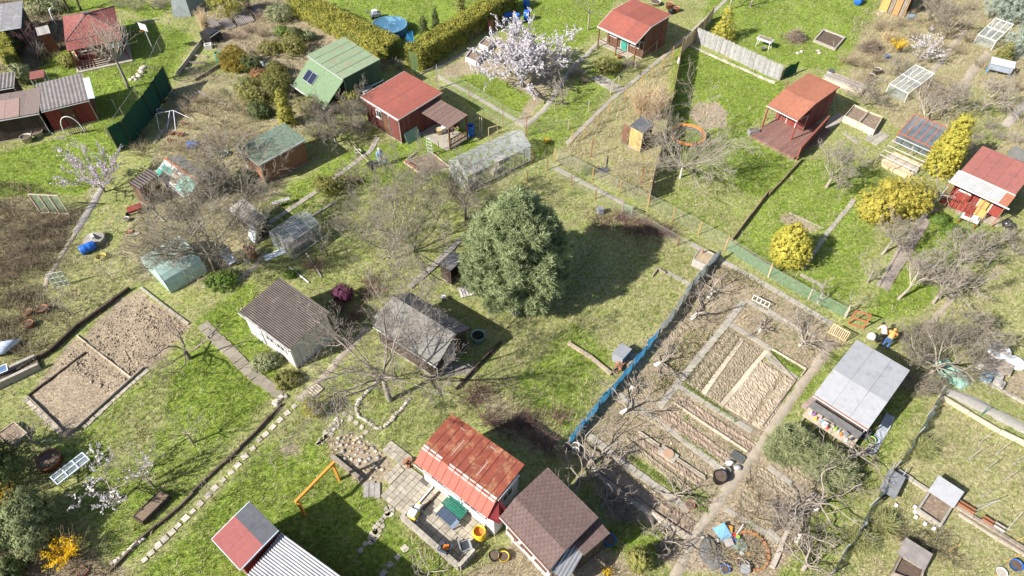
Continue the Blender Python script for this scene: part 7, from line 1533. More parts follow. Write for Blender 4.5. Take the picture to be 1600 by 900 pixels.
# barrels
for p,lab in ((z(3,90,45),'blue barrel standing at the back of the three by the blossoming tree'),(z(3,93,128),'blue barrel between two others by the blossoming tree'),(z(3,30,148),'blue barrel against the hedge by the blossoming tree')): barrel(p,lab,blue_plastic,.34,1.0)
barrel(z(2,1570,112),'blue barrel lying beside the terracotta bin',blue_plastic,lying=.5); tub(z(2,1543,140),'small grey bucket by the lying blue barrel',grey_plastic,.2,.3)
barrel(z(2,1343,845),'blue barrel beside the pergola railing',blue_plastic,.33,1.0,lid=False); barrel(z(4,560,25),'blue barrel lying beside the board hut',blue_plastic,lying=.9,r=.4)
barrel(z(5,560,670),'blue barrel lying below the round well cover',blue_plastic,lying=.7,r=.33,h=1.0); barrel(z(5,1213,22),'blue barrel lying on the soil above the patched shed',blue_plastic,lying=.4)
t = lay(z(2,1460,185),'square terracotta coloured bin at the hedge end','garden_bin','bin',.5); MB().rbox((0,0,0),(.62,.62,.95)).build('body',terracotta,t); MB().rbox((0,0,.95),(.68,.68,.06)).build('lid',brick,t)
barrel(z(1,1380,385),'open green rain barrel beside the golden shrub',teal,.36,.95,lid=False,water=dark_soil)
tub(z(10,1390,330),'pale blue green tub of dark water in the shed shadow',M('pale_teal',(.28,.42,.44),(.22,.35,.37),3,rough=.5),.42,.62,fill=M('dark_water',(.012,.016,.016),None,3,rough=.05),lvl=.9,taper=.75)
barrel(z(14,1398,655),'bright yellow rain barrel with orange lid at the cottage corner',yellow_plastic,.33,.75,lid=False,water=M('orange_lid',(.55,.2,.05),(.45,.14,.03)),name='rain_barrel')
tub(z(15,607,690),'bright blue tub behind the hut annex',blue_plastic,.3,.4); tub(z(4,740,365),'blue bucket at the foot of the bright forsythia',blue_plastic,.26,.32)
tub(z(13,322,195),'large rusty tub of earth beside the white slatted seat',rust,.62,.45,fill=dark_soil,lvl=.9,taper=.95)
tub(z(1,178,885),'pale round tub beside the dark felt roofed shed',white_stone,.42,.55,lvl=.8); tub(z(1,247,850),'pale round tub beside the bent white pipe',white_stone,.42,.5,lvl=.8)
tub(z(4,672,460),'pale concrete ring pot by the glazed lean-to',concrete,.36,.5); tub(z(4,635,492),'low concrete ring pot behind the twiggy olive bush',concrete,.36,.4)
tub(z(3,980,50),'terracotta pot behind the red porch hut',terracotta,.4,.5); tub(z(3,1025,72),'smaller terracotta pot next to the dark sack',terracotta,.35,.45); tub(z(3,893,30),'wide stone planter behind the red porch hut',stone,.55,.4)
t = lay(z(3,992,85),'dark plastic sack among the terracotta pots','sack','sack'); V,F = rock_blob(np.random.default_rng(4)); link('body',np_mesh('sack',V * (.35,.35,.4) + np.array([0,0,.3]),F,black_plastic,True),t)
for p,lab,r_ in ((z(5,1545,660),'brown flowerpot beside the rusty drum',.2),(z(1,1020,640),'terracotta pot at the foot of the cloth screen',.25),(z(1,950,720),'terracotta pot beside a white pot at the cloth screen',.25),(z(9,280,145),'terracotta trough pot in the weeds',.3),(z(9,190,165),'tilted terracotta pot in the weeds',.26),(z(9,190,240),'dark red pot in the weeds',.3),(z(3,670,365),'terracotta pot on the porch paving',.2)): tub(p,lab,terracotta,r_,.34)
barrel(z(5,1580,705),'rusty open steel drum beside the low dark shed',rust,.32,.85,'steel_drum','drum','steel drums',lid=False)
tub(z(15,1290,300),'black rubber pot beside the earth path',black_plastic,.36,.5); tub(z(15,1310,255),'white bucket at the junction of beds and path',white_plastic,.18,.28,handle=True); tub(z(15,1340,250),'grey bucket at the junction of beds and path',grey_plastic,.18,.26)
tub(z(15,1110,465),'brown clay bowl at the end of the hut side slab walk',terracotta,.24,.2)
for p,lab,m_ in ((z(15,395,100),'white bucket below the blue tarpaulin end',white_plastic),(z(15,395,130),'white jug below the blue tarpaulin end',white_plastic),(z(15,345,100),'grey crate below the blue tarpaulin end',grey_plastic)): tub(p,lab,m_,.2,.3)
tub(z(11,450,860),'white basket hanging low on the blue tarpaulin fence',white_plastic,.22,.3); tub(z(14,1490,785),'black pot on the gravel beside the terrace wall',black_plastic,.26,.35); tub(z(14,1548,790),'yellow watering tub beside the black pot',yellow_plastic,.26,.3)
tub(z(15,1445,845),'grey round bucket at the junk heap',grey_plastic,.24,.32); tub(z(15,1448,870),'pale lidded bucket at the junk heap',steel,.24,.3,fill=steel,lvl=.98); tub(z(15,1418,825),'yellowish square pot at the junk heap',pale_wood,.2,.3); tub(z(15,1328,862),'blue basket on the soil by the junk heap',blue_plastic,.22,.2)
tub(z(16,1540,840),'blue tub at the corner of the dry lawn',blue_plastic,.28,.25); tub(z(16,1450,885),'white bowl near the blue tub',white_plastic,.24,.2,fill=white_stone)
tub(z(5,795,480),'white blue pot among the tools beside the soil plot',white_plastic,.2,.25); tub(z(11,20,160),'white bowl in the shade under the pine',white_plastic,.26,.16); tub(z(10,1170,75),'pale canister in the grey shed shadow',white_plastic,.16,.35,fill=white_plastic)
# well cover and other left items
t = lay(z(5,600,610),'round grey well cover with white hand pump','well_cover','well'); MB().lathe([(.72,0),(.72,.3),(.68,.36),(.001,.38)],n=24).build('slab',concrete,t); MB().bar((-.3,.3,.4),(.2,-.25,.62),.16,.12).build('pump',white_plastic,t)
t = lay(z(5,635,712),'coiled yellow hose on the ground','garden_hose','hose'); MB().tube([((.3 + .015 * i / 8) * math.cos(i * .5),(.3 + .015 * i / 8) * math.sin(i * .5),.04 + .004 * i) for i in range(40)],.022,5).build('coil',M('hose',(.6,.48,.12)),t,True)
# person-high bits
def table(px,label,L_,W_,H_,mat,rz=0,name='garden_table',cat='table',legm=None,slats=5,z0=0):
    t = thing(name,label,cat,P(px),rz)
    for i in range(slats): MB().box(-L_ / 2,-W_ / 2 + W_ * i / slats,H_ - .04,L_ / 2,-W_ / 2 + W_ * (i + .92) / slats,H_).build('slat',mat,t)
    for x in (-L_ / 2 + .08,L_ / 2 - .08):
        for y in (-W_ / 2 + .08,W_ / 2 - .08): MB().box(x - .03,y - .03,0,x + .03,y + .03,H_ - .04).build('leg',legm or mat,t)
    return t
def bench(px,label,L_,mat,rz,name='garden_bench'):
    t = thing(name,label,'bench',P(px),rz)
    for i in range(4): MB().box(-L_ / 2,-.22 + i * .12,.43,L_ / 2,-.22 + i * .12 + .1,.47).build('seat_slat',mat,t)
    for i in range(3): MB().bar((-L_ / 2,.28 + .03 * i,.58 + i * .13),(L_ / 2,.28 + .03 * i,.58 + i * .13),.03,.11,up=(0,0,1)).build('back_slat',mat,t)
    for x in (-L_ / 2 + .1,L_ / 2 - .1): MB().bar((x,-.2,0),(x,-.2,.43),.05).build('leg',steel,t); MB().bar((x,.22,0),(x,.36,.92),.05).build('leg',steel,t)
    return t
bench(z(14,1240,500),'dark green slatted bench against the cottage wall',1.35,bench_green,RB)
t = table(z(14,1200,548),'low table with grey blue cloth on the terrace',1.35,.6,.5,navy,RB,slats=1); MB().rbox((.62,-.1,.505),(.2,.5,.05),0).build('folded_cloth',M('pale_blue_cloth',(.2,.26,.36),None,4),t); MB().rbox((-.6,0,.505),(.18,.55,.02)).build('pale_end',pale_wood,t)
def chair(px,label,mat,rz,name='garden_chair',group='garden chairs'):
    t = thing(name,label,'chair',P(px),rz,group); MB().box(-.25,-.25,.4,.25,.25,.46).build('seat',mat,t); MB().bar((0,.27,.44),(0,.36,.92),.5,.05,up=(0,1,.2)).build('backrest',mat,t)
    for x in (-.21,.21):
        for y in (-.21,.21): MB().box(x - .025,y - .025,0,x + .025,y + .025,.4).build('leg',steel,t)
    for x in (-.27,.27): MB().bar((x,-.22,.64),(x,.28,.66),.05).build('armrest',mat,t)
    return t
c = chair(z(14,1190,745),'dark blue chair with an orange cushion on the terrace',navy,RB + 3.4); MB().rbox((0,0,.465),(.3,.3,.06),.3).build('cushion',orange_plastic,c)
c = chair(z(14,1320,735),'grey cushioned chair at the pierced terrace wall',grey_plastic,RB + 2.6); MB().rbox((0,0,.465),(.46,.46,.12)).build('cushion',M('grey_cushion',(.35,.36,.36),(.26,.27,.27)),c)
t = lay(z(14,985,540),'white and yellow pedal toy tractor at the terrace entrance','toy_tractor','toy',RB + .3)
MB().rbox((0,0,.25),(.5,.5,.25)).build('body',yellow_plastic,t); MB().rbox((0,.02,.5),(.4,.38,.22)).build('cab',white_plastic,t); MB().rbox((.05,.42,.3),(.28,.3,.3)).build('hood',white_plastic,t); MB().rbox((.05,.6,.5),(.12,.1,.12)).build('lamp',yellow_plastic,t)
for x in (-.3,.3):
    for y,r_ in ((-.15,.2),(.4,.14)): MB().tube([(x - .05,y,r_),(x + .05,y,r_)],r_,12).build('wheel',grey_plastic,t)
t = lay(z(14,1058,310),'dark doormat at the cottage corner','doormat','mat',RB); MB().rbox((0,0,.06),(.5,.38,.025)).build('mat',M('doormat_fibre',(.12,.11,.10),None,9),t)
t = lay(z(14,965,205),'stack of reddish bricks beside the cottage corner','brick_stack','bricks',.3)
for i in range(7): MB().rbox((random.uniform(-.3,.3),random.uniform(-.25,.25),.06 + .1 * (i // 4)),(.28,.14,.1),random.uniform(0,3)).build('brick',brick,t)
t = lay(z(6,165,385),'weathered bench with planks on the lawn by the path','garden_bench','bench',.5)
MB().rbox((0,0,.42),(1.3,.4,.06)).build('seat',grey_wood,t)
for x in (-.5,.5): MB().rbox((x,0,0),(.1,.36,.42)).build('leg',pale_wood,t)
# beds and boxes
bed([z(4,465,760),z(4,550,800),z(4,610,730),z(4,525,690)],'tall wooden planter box, half of a pair by the pavilion',.6,pale_wood); bed([z(4,556,802),z(4,650,850),z(4,700,765),z(4,616,733)],'tall wooden planter box near the concrete paving',.6,pale_wood)
t = lay(z(4,632,845),'white watering can beside the planter box','watering_can','watering can'); MB().lathe([(.13,0),(.14,.28),(.1,.3)],n=12,cap0=True,cap1=True).build('body',white_plastic,t,True); MB().tube([(.13,0,.1),(.3,0,.3)],.025,6).build('spout',white_plastic,t)
bed([z(4,285,262),z(4,415,315),z(4,475,245),z(4,345,195)],'concrete framed sand pit beside the brushwood pile',.25,concrete,dark_soil,'sand_pit',.14,'sand pit',None,.5)
bed([z(2,1312,385),z(2,1375,412),z(2,1420,360),z(2,1355,325)],'white sided planter beneath the blossoming tree',.5,white_paint,soil_mat); bed([z(2,1395,300),z(2,1450,325),z(2,1490,275),z(2,1440,255)],'white sided planter behind the other under the blossoms',.5,white_paint,soil_mat)
bed([z(13,848,548),z(13,905,578),z(13,1070,415),z(13,1010,385)],'long dark planter box filled with leaves on the stepping stone lawn',.35,dark_wood,M('leaf_litter',(.25,.185,.13),(.13,.095,.065),12,bump=1,bscale=30),fillh=.9)
bed([z(13,-10,30),z(13,72,100),z(13,180,20),z(9,100,850)],'small square wooden bed with dead stalks',.25,pale_wood,soil_mat)
bed([z(7,1122,760),z(7,1205,800),z(7,1250,730),z(7,1170,690)],'slatted compost box at the end of the sheeting fence',.7,grey_wood,M('compost_straw',(.42,.34,.22),(.28,.21,.14),9,bump=1),'compost_box',.05,'compost box',None,.9)
bed([z(6,925,118),z(6,1020,185),z(6,1225,160),z(6,1100,60)],'wood framed flower bed below the maroon shed',.15,pale_wood,soil_mat,group='raised garden beds',fillh=.5)
t = lay(z(6,975,150),'low red slatted edging on the flower bed','slat_edging','edging',RB)
for h in (.15,.32): MB().box(-.75,-.02,h,.75,.02,h + .09).build('slat',red_felt,t)
for x in (-.7,0,.7): MB().box(x - .03,.02,0,x + .03,.06,.42).build('peg',red_felt,t)
bed([z(16,760,900),z(16,815,790),z(16,950,870),z(16,930,960)],'dark compost bay covered with a grey board',.45,old_wood,dark_soil,'compost_bay',.06,'compost box',None,.6)
t = lay(z(16,885,790),'grey sheet lid propped over the compost bay','propped_sheet','sheet',RB); MB().slab([(-.65,-.45,.5),(.65,-.45,.5),(.65,.45,.75),(-.65,.45,.75)],.04).build('sheet',corr_grey,t)
for x in (-.6,.6): MB().bar((x,.4,-.02),(x,.4,.7),.05).build('leg',old_wood,t)
t = lay(z(13,520,880),'small terracotta square tray on bare earth','plant_tray','tray',RB + .2); MB().rbox((0,0,0),(.42,.42,.12)).build('rim',terracotta,t); MB().rbox((0,0,.121),(.34,.34,.01)).build('soil',dark_soil,t)
t = lay(z(15,975,145),'round wooden disc on a pale stone slab between the beds','round_lid','lid',RB); MB().rbox((0,0,0),(1.0,.6,.14)).build('slab',concrete,t); MB().lathe([(.3,.14),(.3,.2),(.001,.2)],n=20).build('disc',M('clay_disc',(.42,.28,.19),(.33,.21,.14)),t)
t = lay(z(15,1410,160),'black rubber mat tray beside the earth path','mat_tray','tray',RB); MB().rbox((0,0,.02),(.75,.5,.1)).build('tray',M('dark_tray',(.1,.105,.1),(.07,.075,.07)),t)
for p,lab,m_ in ((z(15,1358,200),'crumpled white and red bag on the path corner',white_plastic),(z(15,1408,230),'crumpled silver bag on the path corner',steel)):
    t = lay(p,lab,'plastic_bag','bag'); V,F = rock_blob(np.random.default_rng(int(p[0]))); link('body',np_mesh('bag',V * (.26,.2,.16) + np.array([0,0,.12]),F,m_),t)
# tank, tubs, boxes
t = lay(z(2,690,620),'white caged water tank between the green and maroon sheds','water_tank','water tank',RB); MB().rbox((0,0,.15),(1.1,1.0,1.0)).build('tank',bluish_white,t)
for h in (.2,.5,.8,1.14): MB().rbox((0,0,h),(1.16,1.06,.03)).build('cage_bar',steel,t)
MB().rbox((0,0,0),(1.15,1.05,.15)).build('pallet',old_wood,t); MB().lathe([(.15,1.15),(.15,1.22),(.001,1.22)],n=12).build('cap',grey_plastic,t)
t = lay(z(1,1330,250),'black square water tank beside the pampas clump','water_tank','water tank',RB + .15); MB().rbox((0,0,0),(1.5,1.35,.9)).build('tank',black_plastic,t); MB().rbox((0,0,.9),(1.3,1.15,.06)).build('lid',M('black_lid',(.03,.03,.04),None,3,rough=.25),t); MB().bar((.8,-.7,.8),(.8,.65,.92),.06).build('rim_pipe',steel,t)
t = lay(z(1,1305,300),'white hollow block in front of the black tank','hollow_block','block',.3); mb = MB(); 
for q in ((-.35,-.3,.35,-.18),(-.35,.18,.35,.3),(-.35,-.177,-.22,.177),(.22,-.177,.35,.177)): MB().box(q[0],q[1],0,q[2],q[3],.4).build('side',white_paint,t)
for p,lab,rz_,s_ in ((z(1,1340,160),'pale grey sheet leaning behind the black tank',.9,(.9,1.3)),(z(1,1425,165),'grey corrugated sheet lying next to the leaning sheet',.8,(1.1,1.7)),(z(1,1525,130),'wide grey corrugated sheet lying under the yellow green conifer',.6,(1.7,1.7)),(z(2,10,80),'dark grey corrugated sheet lying beside the golden hedge',.5,(1.6,1.5))):
    t = lay(p,lab,'corrugated_sheet','sheet',rz_,'loose sheets on the slope'); roof_panel(t,[(-s_[0] / 2,-s_[1] / 2,.1),(s_[0] / 2,-s_[1] / 2,.1),(s_[0] / 2,s_[1] / 2,.5),(-s_[0] / 2,s_[1] / 2,.5)],'corr',corr_grey,'sheet',period=.18); MB().box(-s_[0] / 2,s_[1] / 2 - .1,-.02,s_[0] / 2,s_[1] / 2,.47).build('support',old_wood,t)
c = chair(z(2,68,430),'white moulded garden chair on the slope',white_plastic,2.5)
t = lay(z(1,965,330),'basketball backboard on a pole beside the bright lawn','basketball_hoop','basketball hoop',-.5); MB().bar((0,0,-.1),(0,0,2.6),.08).build('pole',steel,t); bd = MB().box(-.55,-.08,2.3,.55,-.05,3.0).build('backboard',white_plastic,t)
for q in ((-.55,2.3,.55,2.35),(-.55,2.95,.55,3.0),(-.55,2.353,-.5,2.947),(.5,2.353,.55,2.947),(-.22,2.42,.22,2.45)): MB().box(q[0],-.09,q[1],q[2],-.082,q[3]).build('line',grey_plastic,bd)
MB().tube([(.22 * math.cos(a),-.32 + .22 * math.sin(a),2.4) for a in np.linspace(0,6.28,15)],.012,5).build('rim',orange_plastic,t)
rocks([z(1,x,y) for x,y in ((890,430),(880,445),(860,465),(895,455),(840,490),(820,500),(870,480),(850,500),(905,420))],[stone,white_stone],sz=(.2,.35),seed=31,label='heap of flat pale slabs on the bright lawn',name='slab_heap')
# white pipe frame and pots below the cloth screen
a = P(z(1,1060,790)); t = thing('pipe_frame','white pipe frame on the soil below the cloth screen','frame',a,.3)
for p,q in (((-.8,-.4,0),(-.8,.8,.9)),((-.8,.8,.9),(.6,.9,.9)),((-.8,-.4,.02),(.5,-.7,.02)),((.5,-.7,0),(.6,.9,.9)),((.6,.9,.9),(1.8,.2,.3)),((-.2,-.5,0),(.3,.9,.88))): MB().tube([p,q],.03,5).build('pipe',white_plastic,t)
for i,(x,y) in enumerate(((1080,840),(1120,845),(1150,780),(1065,885),(1140,850))): tub(z(1,x,y),'terracotta flowerpot lying round the white pipe frame',terracotta,.2,.25,group='pots round the white pipe frame')
tub(z(1,1005,705),'white round pot beneath the cloth screen',white_plastic,.26,.3)
# veranda and deck furniture
t = lay(z(4,60,900),'plank deck in front of the pavilion','wooden_deck','deck',pav.rz); A = P((1172,214)); B = P((1240,250)); Cc = P((1222,170)); t.location = A; u = B - A; rz = math.atan2(u.y,u.x); t.rotation_euler = (0,0,rz); Ld = u.length; Wd = (Cc - A).dot(Vector((-math.sin(rz),math.cos(rz),0)))
dk = M('deck_boards',(.25,.14,.115),(.17,.09,.075),5,bump=.3,island=.15); nb = int(Ld / .15)
for i in range(nb): MB().box(Ld * i / nb,0,.02,Ld * (i + .93) / nb,Wd,.2).build('plank',dk,t)
cover([A,B,B + (Cc - A),Cc])
A,rz,l_ = frame((1244,251),(1287,203),0); t = thing('rail_panel','dark slatted panel with red posts along the deck side','railing',(A.x,A.y,0),rz)
for x in (0,l_ / 2,l_): MB().box(x - .04,-.04,-.05,x + .04,.04,1.3).build('post',red_felt,t)
for h in (.1,.3,.5,.7,.9,1.1): MB().box(0,.045,h,l_,.07,h + .17).build('board',brown_wood,t)
MB().box(-.06,-.06,1.3,l_ + .06,.08,1.36).build('top_rail',red_felt,t)
t = lay(z(4,95,735),'white armchair on the deck','armchair','chair',2.2); t.location.z = .2; MB().box(-.35,-.35,.1,.35,.3,.42).build('seat',white_paint,t); MB().box(-.35,.303,.1,.35,.42,.8).build('backrest',white_paint,t)
for x in (-.42,.353): MB().box(x,-.35,.1,x + .067,.3,.6).build('armrest',white_paint,t); MB().box(x,-.3,0,x + .06,-.24,.1).build('leg',dark_wood,t); MB().box(x,.2,0,x + .06,.26,.1).build('leg',dark_wood,t)
t = lay(z(3,1505,835),'grey planter on the deck edge','planter_box','planter',.3); MB().rbox((0,0,.02),(.9,.45,.4)).build('box',grey_plastic,t); MB().rbox((0,0,.42),(.8,.35,.02)).build('soil',dark_soil,t)
t = lay(z(4,275,745),'bright green watering can behind the deck','watering_can','watering can'); MB().lathe([(.14,0),(.16,.3),(.1,.34)],n=12,cap0=True,cap1=True).build('body',M('bright_green',(.05,.42,.12)),t,True); MB().tube([(.13,0,.1),(.36,0,.36)],.03,6).build('spout',MATS['bright_green'],t); MB().tube([(-.14,0,.1),(-.3,0,.3),(-.05,0,.42)],.02,5).build('handle',MATS['bright_green'],t)
t = lay(z(3,1570,295),'white blue trestle table with a planter behind the reed screen','trestle_table','table',RB); MB().box(-.75,-.35,.75,.75,.35,.9).build('tray',bluish_white,t); MB().box(-.68,-.28,.9,.68,.28,.91).build('soil',soil_mat,t)
for x in (-.6,.6):
    for y in (-.25,.25): MB().bar((x * 1.1,y * 1.2,0),(x,y,.75),.05).build('leg',white_paint,t)
tub(z(3,1570,315),'grey bucket under the trestle table',grey_plastic,.22,.3)
# log stack near pavilion
t = lay(z(4,470,540),'long stack of weathered planks behind the pavilion','plank_stack','planks',math.radians(-42))
for j in range(4):
    for i in range(6): MB().box(-1.9 + random.uniform(0,.3),-.6 + i * .2,j * .17,1.9 - random.uniform(0,.4),-.6 + i * .2 + .17,j * .17 + .15).build('plank',random.choice([grey_wood,pale_wood,old_wood]),t)
t = lay(z(4,378,490),'white and grey rubbish bin at the plank stack','garden_bin','bin'); MB().lathe([(.24,0),(.28,.75)],n=14,cap0=True).build('body',white_paint,t); MB().lathe([(.3,.75),(.3,.83),(.001,.86)],n=14).build('lid',slate_felt,t)
t = lay(z(4,1430,460),'blue framed wire hutch beside the earth path','hutch','hutch',RB + .2); MB().box(-.95,-.45,.45,.95,.45,1.05).build('box',M('hutch_mesh',(.28,.32,.38),(.2,.23,.28),8),t); MB().slab([(-1.0,-.55,1.08),(1.0,-.55,1.08),(1.0,.55,1.2),(-1,.55,1.2)],.05).build('roof',M('pale_sheet2',(.5,.52,.56),(.35,.36,.4),5),t)
for x in (-.9,.9):
    for y in (-.4,.4): MB().box(x - .04,y - .04,-.05,x + .04,y + .04,.45).build('leg',bright_blue,t)
t = lay(z(4,890,115),'pale blue crate by the board hut','crate','crate',.3); MB().rbox((0,0,0),(.7,.5,.35)).build('body',M('pale_blue_crate',(.2,.42,.62)),t)
# red cooler table, coal grill
t = lay(z(8,1240,500),'white topped table with red boxes in front of the red shed','garden_table','table',RB); MB().box(-.6,-.35,.55,.6,.35,.6).build('top',white_paint,t); MB().box(-.45,.0,.6,0,.3,.85).build('red_box',red_boards,t); MB().box(.05,-.1,.6,.45,.25,.78).build('white_box',white_plastic,t); MB().box(-.66,-.35,.3,-.603,.35,.6).build('side_panel',green_steel,t)
for x in (-.52,.52):
    for y in (-.28,.28): MB().box(x - .03,y - .03,0,x + .03,y + .03,.55).build('leg',red_boards,t)
t = lay(z(8,1460,545),'round black coal grill on legs by the red shed','kettle_grill','grill'); MB().lathe([(.001,.5),(.25,.55),(.36,.75),(.36,.82),(.26,1.0),(.001,1.05)],n=20).build('kettle',M('grill_black',(.03,.03,.032),None,3,rough=.3,spec=.5),t,True)
for i in range(3): q = i * 2.1; MB().bar((.4 * math.cos(q),.4 * math.sin(q),0),(.2 * math.cos(q),.2 * math.sin(q),.62),.03).build('leg',steel,t)
t = lay(z(8,180,745),'blue and white crate under the round thuja','crate','crate',.8); MB().rbox((0,0,0),(.42,.3,.3)).build('body',M('crate_blue',(.25,.45,.75)),t); MB().rbox((0,0,.3),(.44,.32,.05)).build('lid',white_plastic,t)
# stacked junk by the teal pile (right)
t = lay(z(12,1420,505),'pile of boards and white round tabletop beside the teal tarp pile','junk_pile','junk',RB)
MB().box(-.9,-.35,.3,.75,.55,.42).build('board',old_wood,t); MB().box(-1.0,-.9,.2,.5,-.4,.3).build('board',grey_wood,t); MB().lathe([(.72,0),(.72,.06),(.001,.07)],c=(-.35,1.15,.42),n=24).build('round_tabletop',white_plastic,t)
MB().box(-.8,-.3,0,.6,1.2,.3).build('crates',old_wood,t); MB().lathe([(.55,0),(.55,.05),(.001,.06)],c=(.75,.9,.3),n=20).build('white_disc',bluish_white,t); MB().box(-.55,-1.5,0,.0,-.95,.4).build('blue_box',M('dull_blue',(.25,.35,.42)),t); MB().box(.1,-1.45,0,.7,-1.0,.35).build('grey_box',grey_wood,t)
t = lay(z(12,1345,475),'red plastic bag hanging on the board pile','plastic_bag','bag'); V,F = rock_blob(np.random.default_rng(14)); link('body',np_mesh('bag',V * (.22,.2,.22) + np.array([0,0,.2]),F,red_plastic),t)
t = lay(z(12,1362,425),'orange red plastic bag beside the white round tabletop','plastic_bag','bag'); V,F = rock_blob(np.random.default_rng(15)); link('body',np_mesh('bag',V * (.25,.22,.25) + np.array([0,0,.22]),F,M('orange_red',(.66,.12,.05))),t)
# teal tarp pile
A = P(z(12,1050,460)); B = P(z(12,1225,610)); t = thing('tarp_pile','long heap under a teal green tarpaulin beside the thicket','tarp',(A + B) / 2,math.atan2((B - A).y,(B - A).x)); l_ = (B - A).length * 1.15; V = []; rng = np.random.default_rng(8); kx,ky = 22,10
for i in range(kx + 1):
    for j in range(ky + 1):
        x,y = i / kx,j / ky; h = max(0,math.sin(math.pi * x)) ** .4 * max(0,math.sin(math.pi * y)) ** .5; V.append((l_ * (x - .5) + rng.normal(0,.02),1.25 * (y - .5) * (.7 + .3 * math.sin(math.pi * x)) + rng.normal(0,.02),.55 * h + rng.normal(0,.045) * h))
MB().add(V,[(i * (ky + 1) + j,(i + 1) * (ky + 1) + j,(i + 1) * (ky + 1) + j + 1,i * (ky + 1) + j + 1) for i in range(kx) for j in range(ky)]).build('tarpaulin',M('teal_tarp',(.24,.42,.34),(.14,.28,.22),3,rough=.5,bump=.4,c3=(.4,.55,.47),c3amt=.35,c3scale=3),t)
# grey box items
t = lay(z(11,680,440),'grey plastic compost bin beside the blue tarpaulin fence','compost_bin','compost bin',RA); MB().rbox((0,0,0),(.95,.7,.7)).build('body',M('bin_grey',(.26,.27,.29),(.2,.21,.23),3),t); MB().rbox((-.02,0,.7),(1.02,.76,.08)).build('lid',M('bin_grey',(.26,.27,.29)),t)
for i in range(5): MB().rbox((-.5 + i * .2,-.37,.1),(.06,.04,.5)).build('rib',grey_plastic,t)
t = lay(z(11,730,440),'old wooden pallets between the compost bin and the tarpaulin','pallet','pallet',RA)
for i in range(6): MB().rbox((-.5 + i * .2,0,.12),(.13,.7,.04)).build('slat',old_wood,t)
for y in (-.3,0,.3): MB().rbox((0,y,0),(1.15,.1,.12)).build('runner',old_wood,t)
t = lay(z(11,655,510),'stack of small clay pots and firewood at the tarpaulin','firewood','firewood',RA)
for i in range(14): MB().tube([(random.uniform(-.5,.2),random.uniform(-.3,.3),.08 + .1 * (i % 3)),(random.uniform(.2,.6),random.uniform(-.3,.3),.08 + .1 * (i % 3))],.06,6).build('log',random.choice([bark,old_wood,terracotta]),t)
t = lay(z(7,550,435),'blue grey box in the reddish bushes','box','box',.2); MB().rbox((0,0,0),(.42,.36,.5)).build('body',M('box_bluegrey',(.32,.38,.44)),t); MB().rbox((0,0,.5),(.46,.4,.05)).build('lid',grey_plastic,t)
t = lay(z(7,575,165),'grey board with a wooden handle lying in the wild bed','grey_board','board',.4); MB().rbox((0,0,.02),(.75,.6,.06)).build('board',slate_felt,t); MB().bar((.2,.2,.1),(1.0,1.5,.12),.06).build('handle',old_wood,t)
t = lay(z(16,750,350),'grey metal wheel-less barrow by the dark netting','barrow','barrow',RA); MB().hexa([(-.6,-.28,.25),(.6,-.28,.25),(.6,.28,.25),(-.6,.28,.25)],[(-.8,-.42,.6),(.75,-.42,.6),(.75,.42,.6),(-.8,.42,.6)]).build('tray',M('barrow_grey',(.23,.24,.25),(.16,.17,.18)),t)
for y in (-.3,.3): MB().bar((.5,y,0),(.5,y,.3),.05).build('leg',steel,t); MB().bar((.6,y,.45),(1.3,y,.6),.04).build('handle',steel,t)
MB().tube([(-.75,-.06,.18),(-.75,.06,.18)],.18,14).build('wheel',black_plastic,t)
# clutter on the shelf of the light grey roofed shed
sh = shelf_shed; tS = thing('front_shelf','long plank shelf below the light grey roof','shelf',sh.t.location,sh.rz)
MB().box(.1,-.45,.62,sh.L - .1,.28,.67).build('board',pale_wood,tS); MB().box(.1,.3,.0,sh.L - .1,.33,1.3).build('back_panel',dark_felt,tS)
for x in (.2,sh.L * .33,sh.L * .66,sh.L - .2): MB().box(x - .04,-.4,0,x + .04,-.32,.62).build('leg',old_wood,tS)
items = [('white tin',white_plastic),('purple flowerpot',M('purple',(.3,.12,.35))),('yellow can',yellow_plastic),('pink cup',M('pink',(.7,.35,.4))),('pale blue crate',M('crate_cyan',(.15,.4,.55))),('white basin',white_plastic),('red canister',red_plastic),('tan plank bundle',pale_wood),('lime green pot',M('lime',(.3,.6,.08))),('silver pot',steel),('orange bottle',orange_plastic),('grey toolbox',grey_plastic),('white jar',white_plastic),('dark blue box',M('dark_blue',(.05,.07,.14)))]
for i,(nm,m_) in enumerate(items):
    u = (.35 + i * (sh.L - .7) / 13); w = Vector((math.cos(sh.rz),math.sin(sh.rz),0)) * u + Vector((-math.sin(sh.rz),math.cos(sh.rz),0)) * random.uniform(-.35,.05) + Vector(sh.t.location) + Vector((0,0,.67))
    t = thing('shelf_item',nm + ' standing on the plank shelf','container',w,sh.rz + random.uniform(-.3,.3),'clutter on the plank shelf')
    if i % 3 == 1: MB().lathe([(.09,0),(.11,.22),(.09,.24)],n=12,cap0=True,cap1=True).build('body',m_,t,True); t.scale = (.75,) * 3; MB().lathe([(.06,.24),(.001,.26)],n=10).build('top',m_,t)
    else: s_ = (.28,.22,.2) if i in (4,5,11,13) else (.11,.1,.18); MB().rbox((0,0,0),s_).build('body',m_,t); MB().rbox((0,0,s_[2]),(s_[0] * .92,s_[1] * .92,.03)).build('lid',m_,t)
for p,nm,m_ in ((z(12,350,820),'dark flowerpot on the brown paving below the shelf',black_plastic),(z(12,425,880),'purple bucket on the brown paving below the shelf',M('purple',(.3,.12,.35))),(z(16,455,10),'white ring basin on the brown paving below the shelf',white_plastic),(z(16,640,60),'lime green tub at the corner of the light grey roofed shed',M('lime',(.3,.6,.08)))): tub(p,nm,m_,.2,.26)
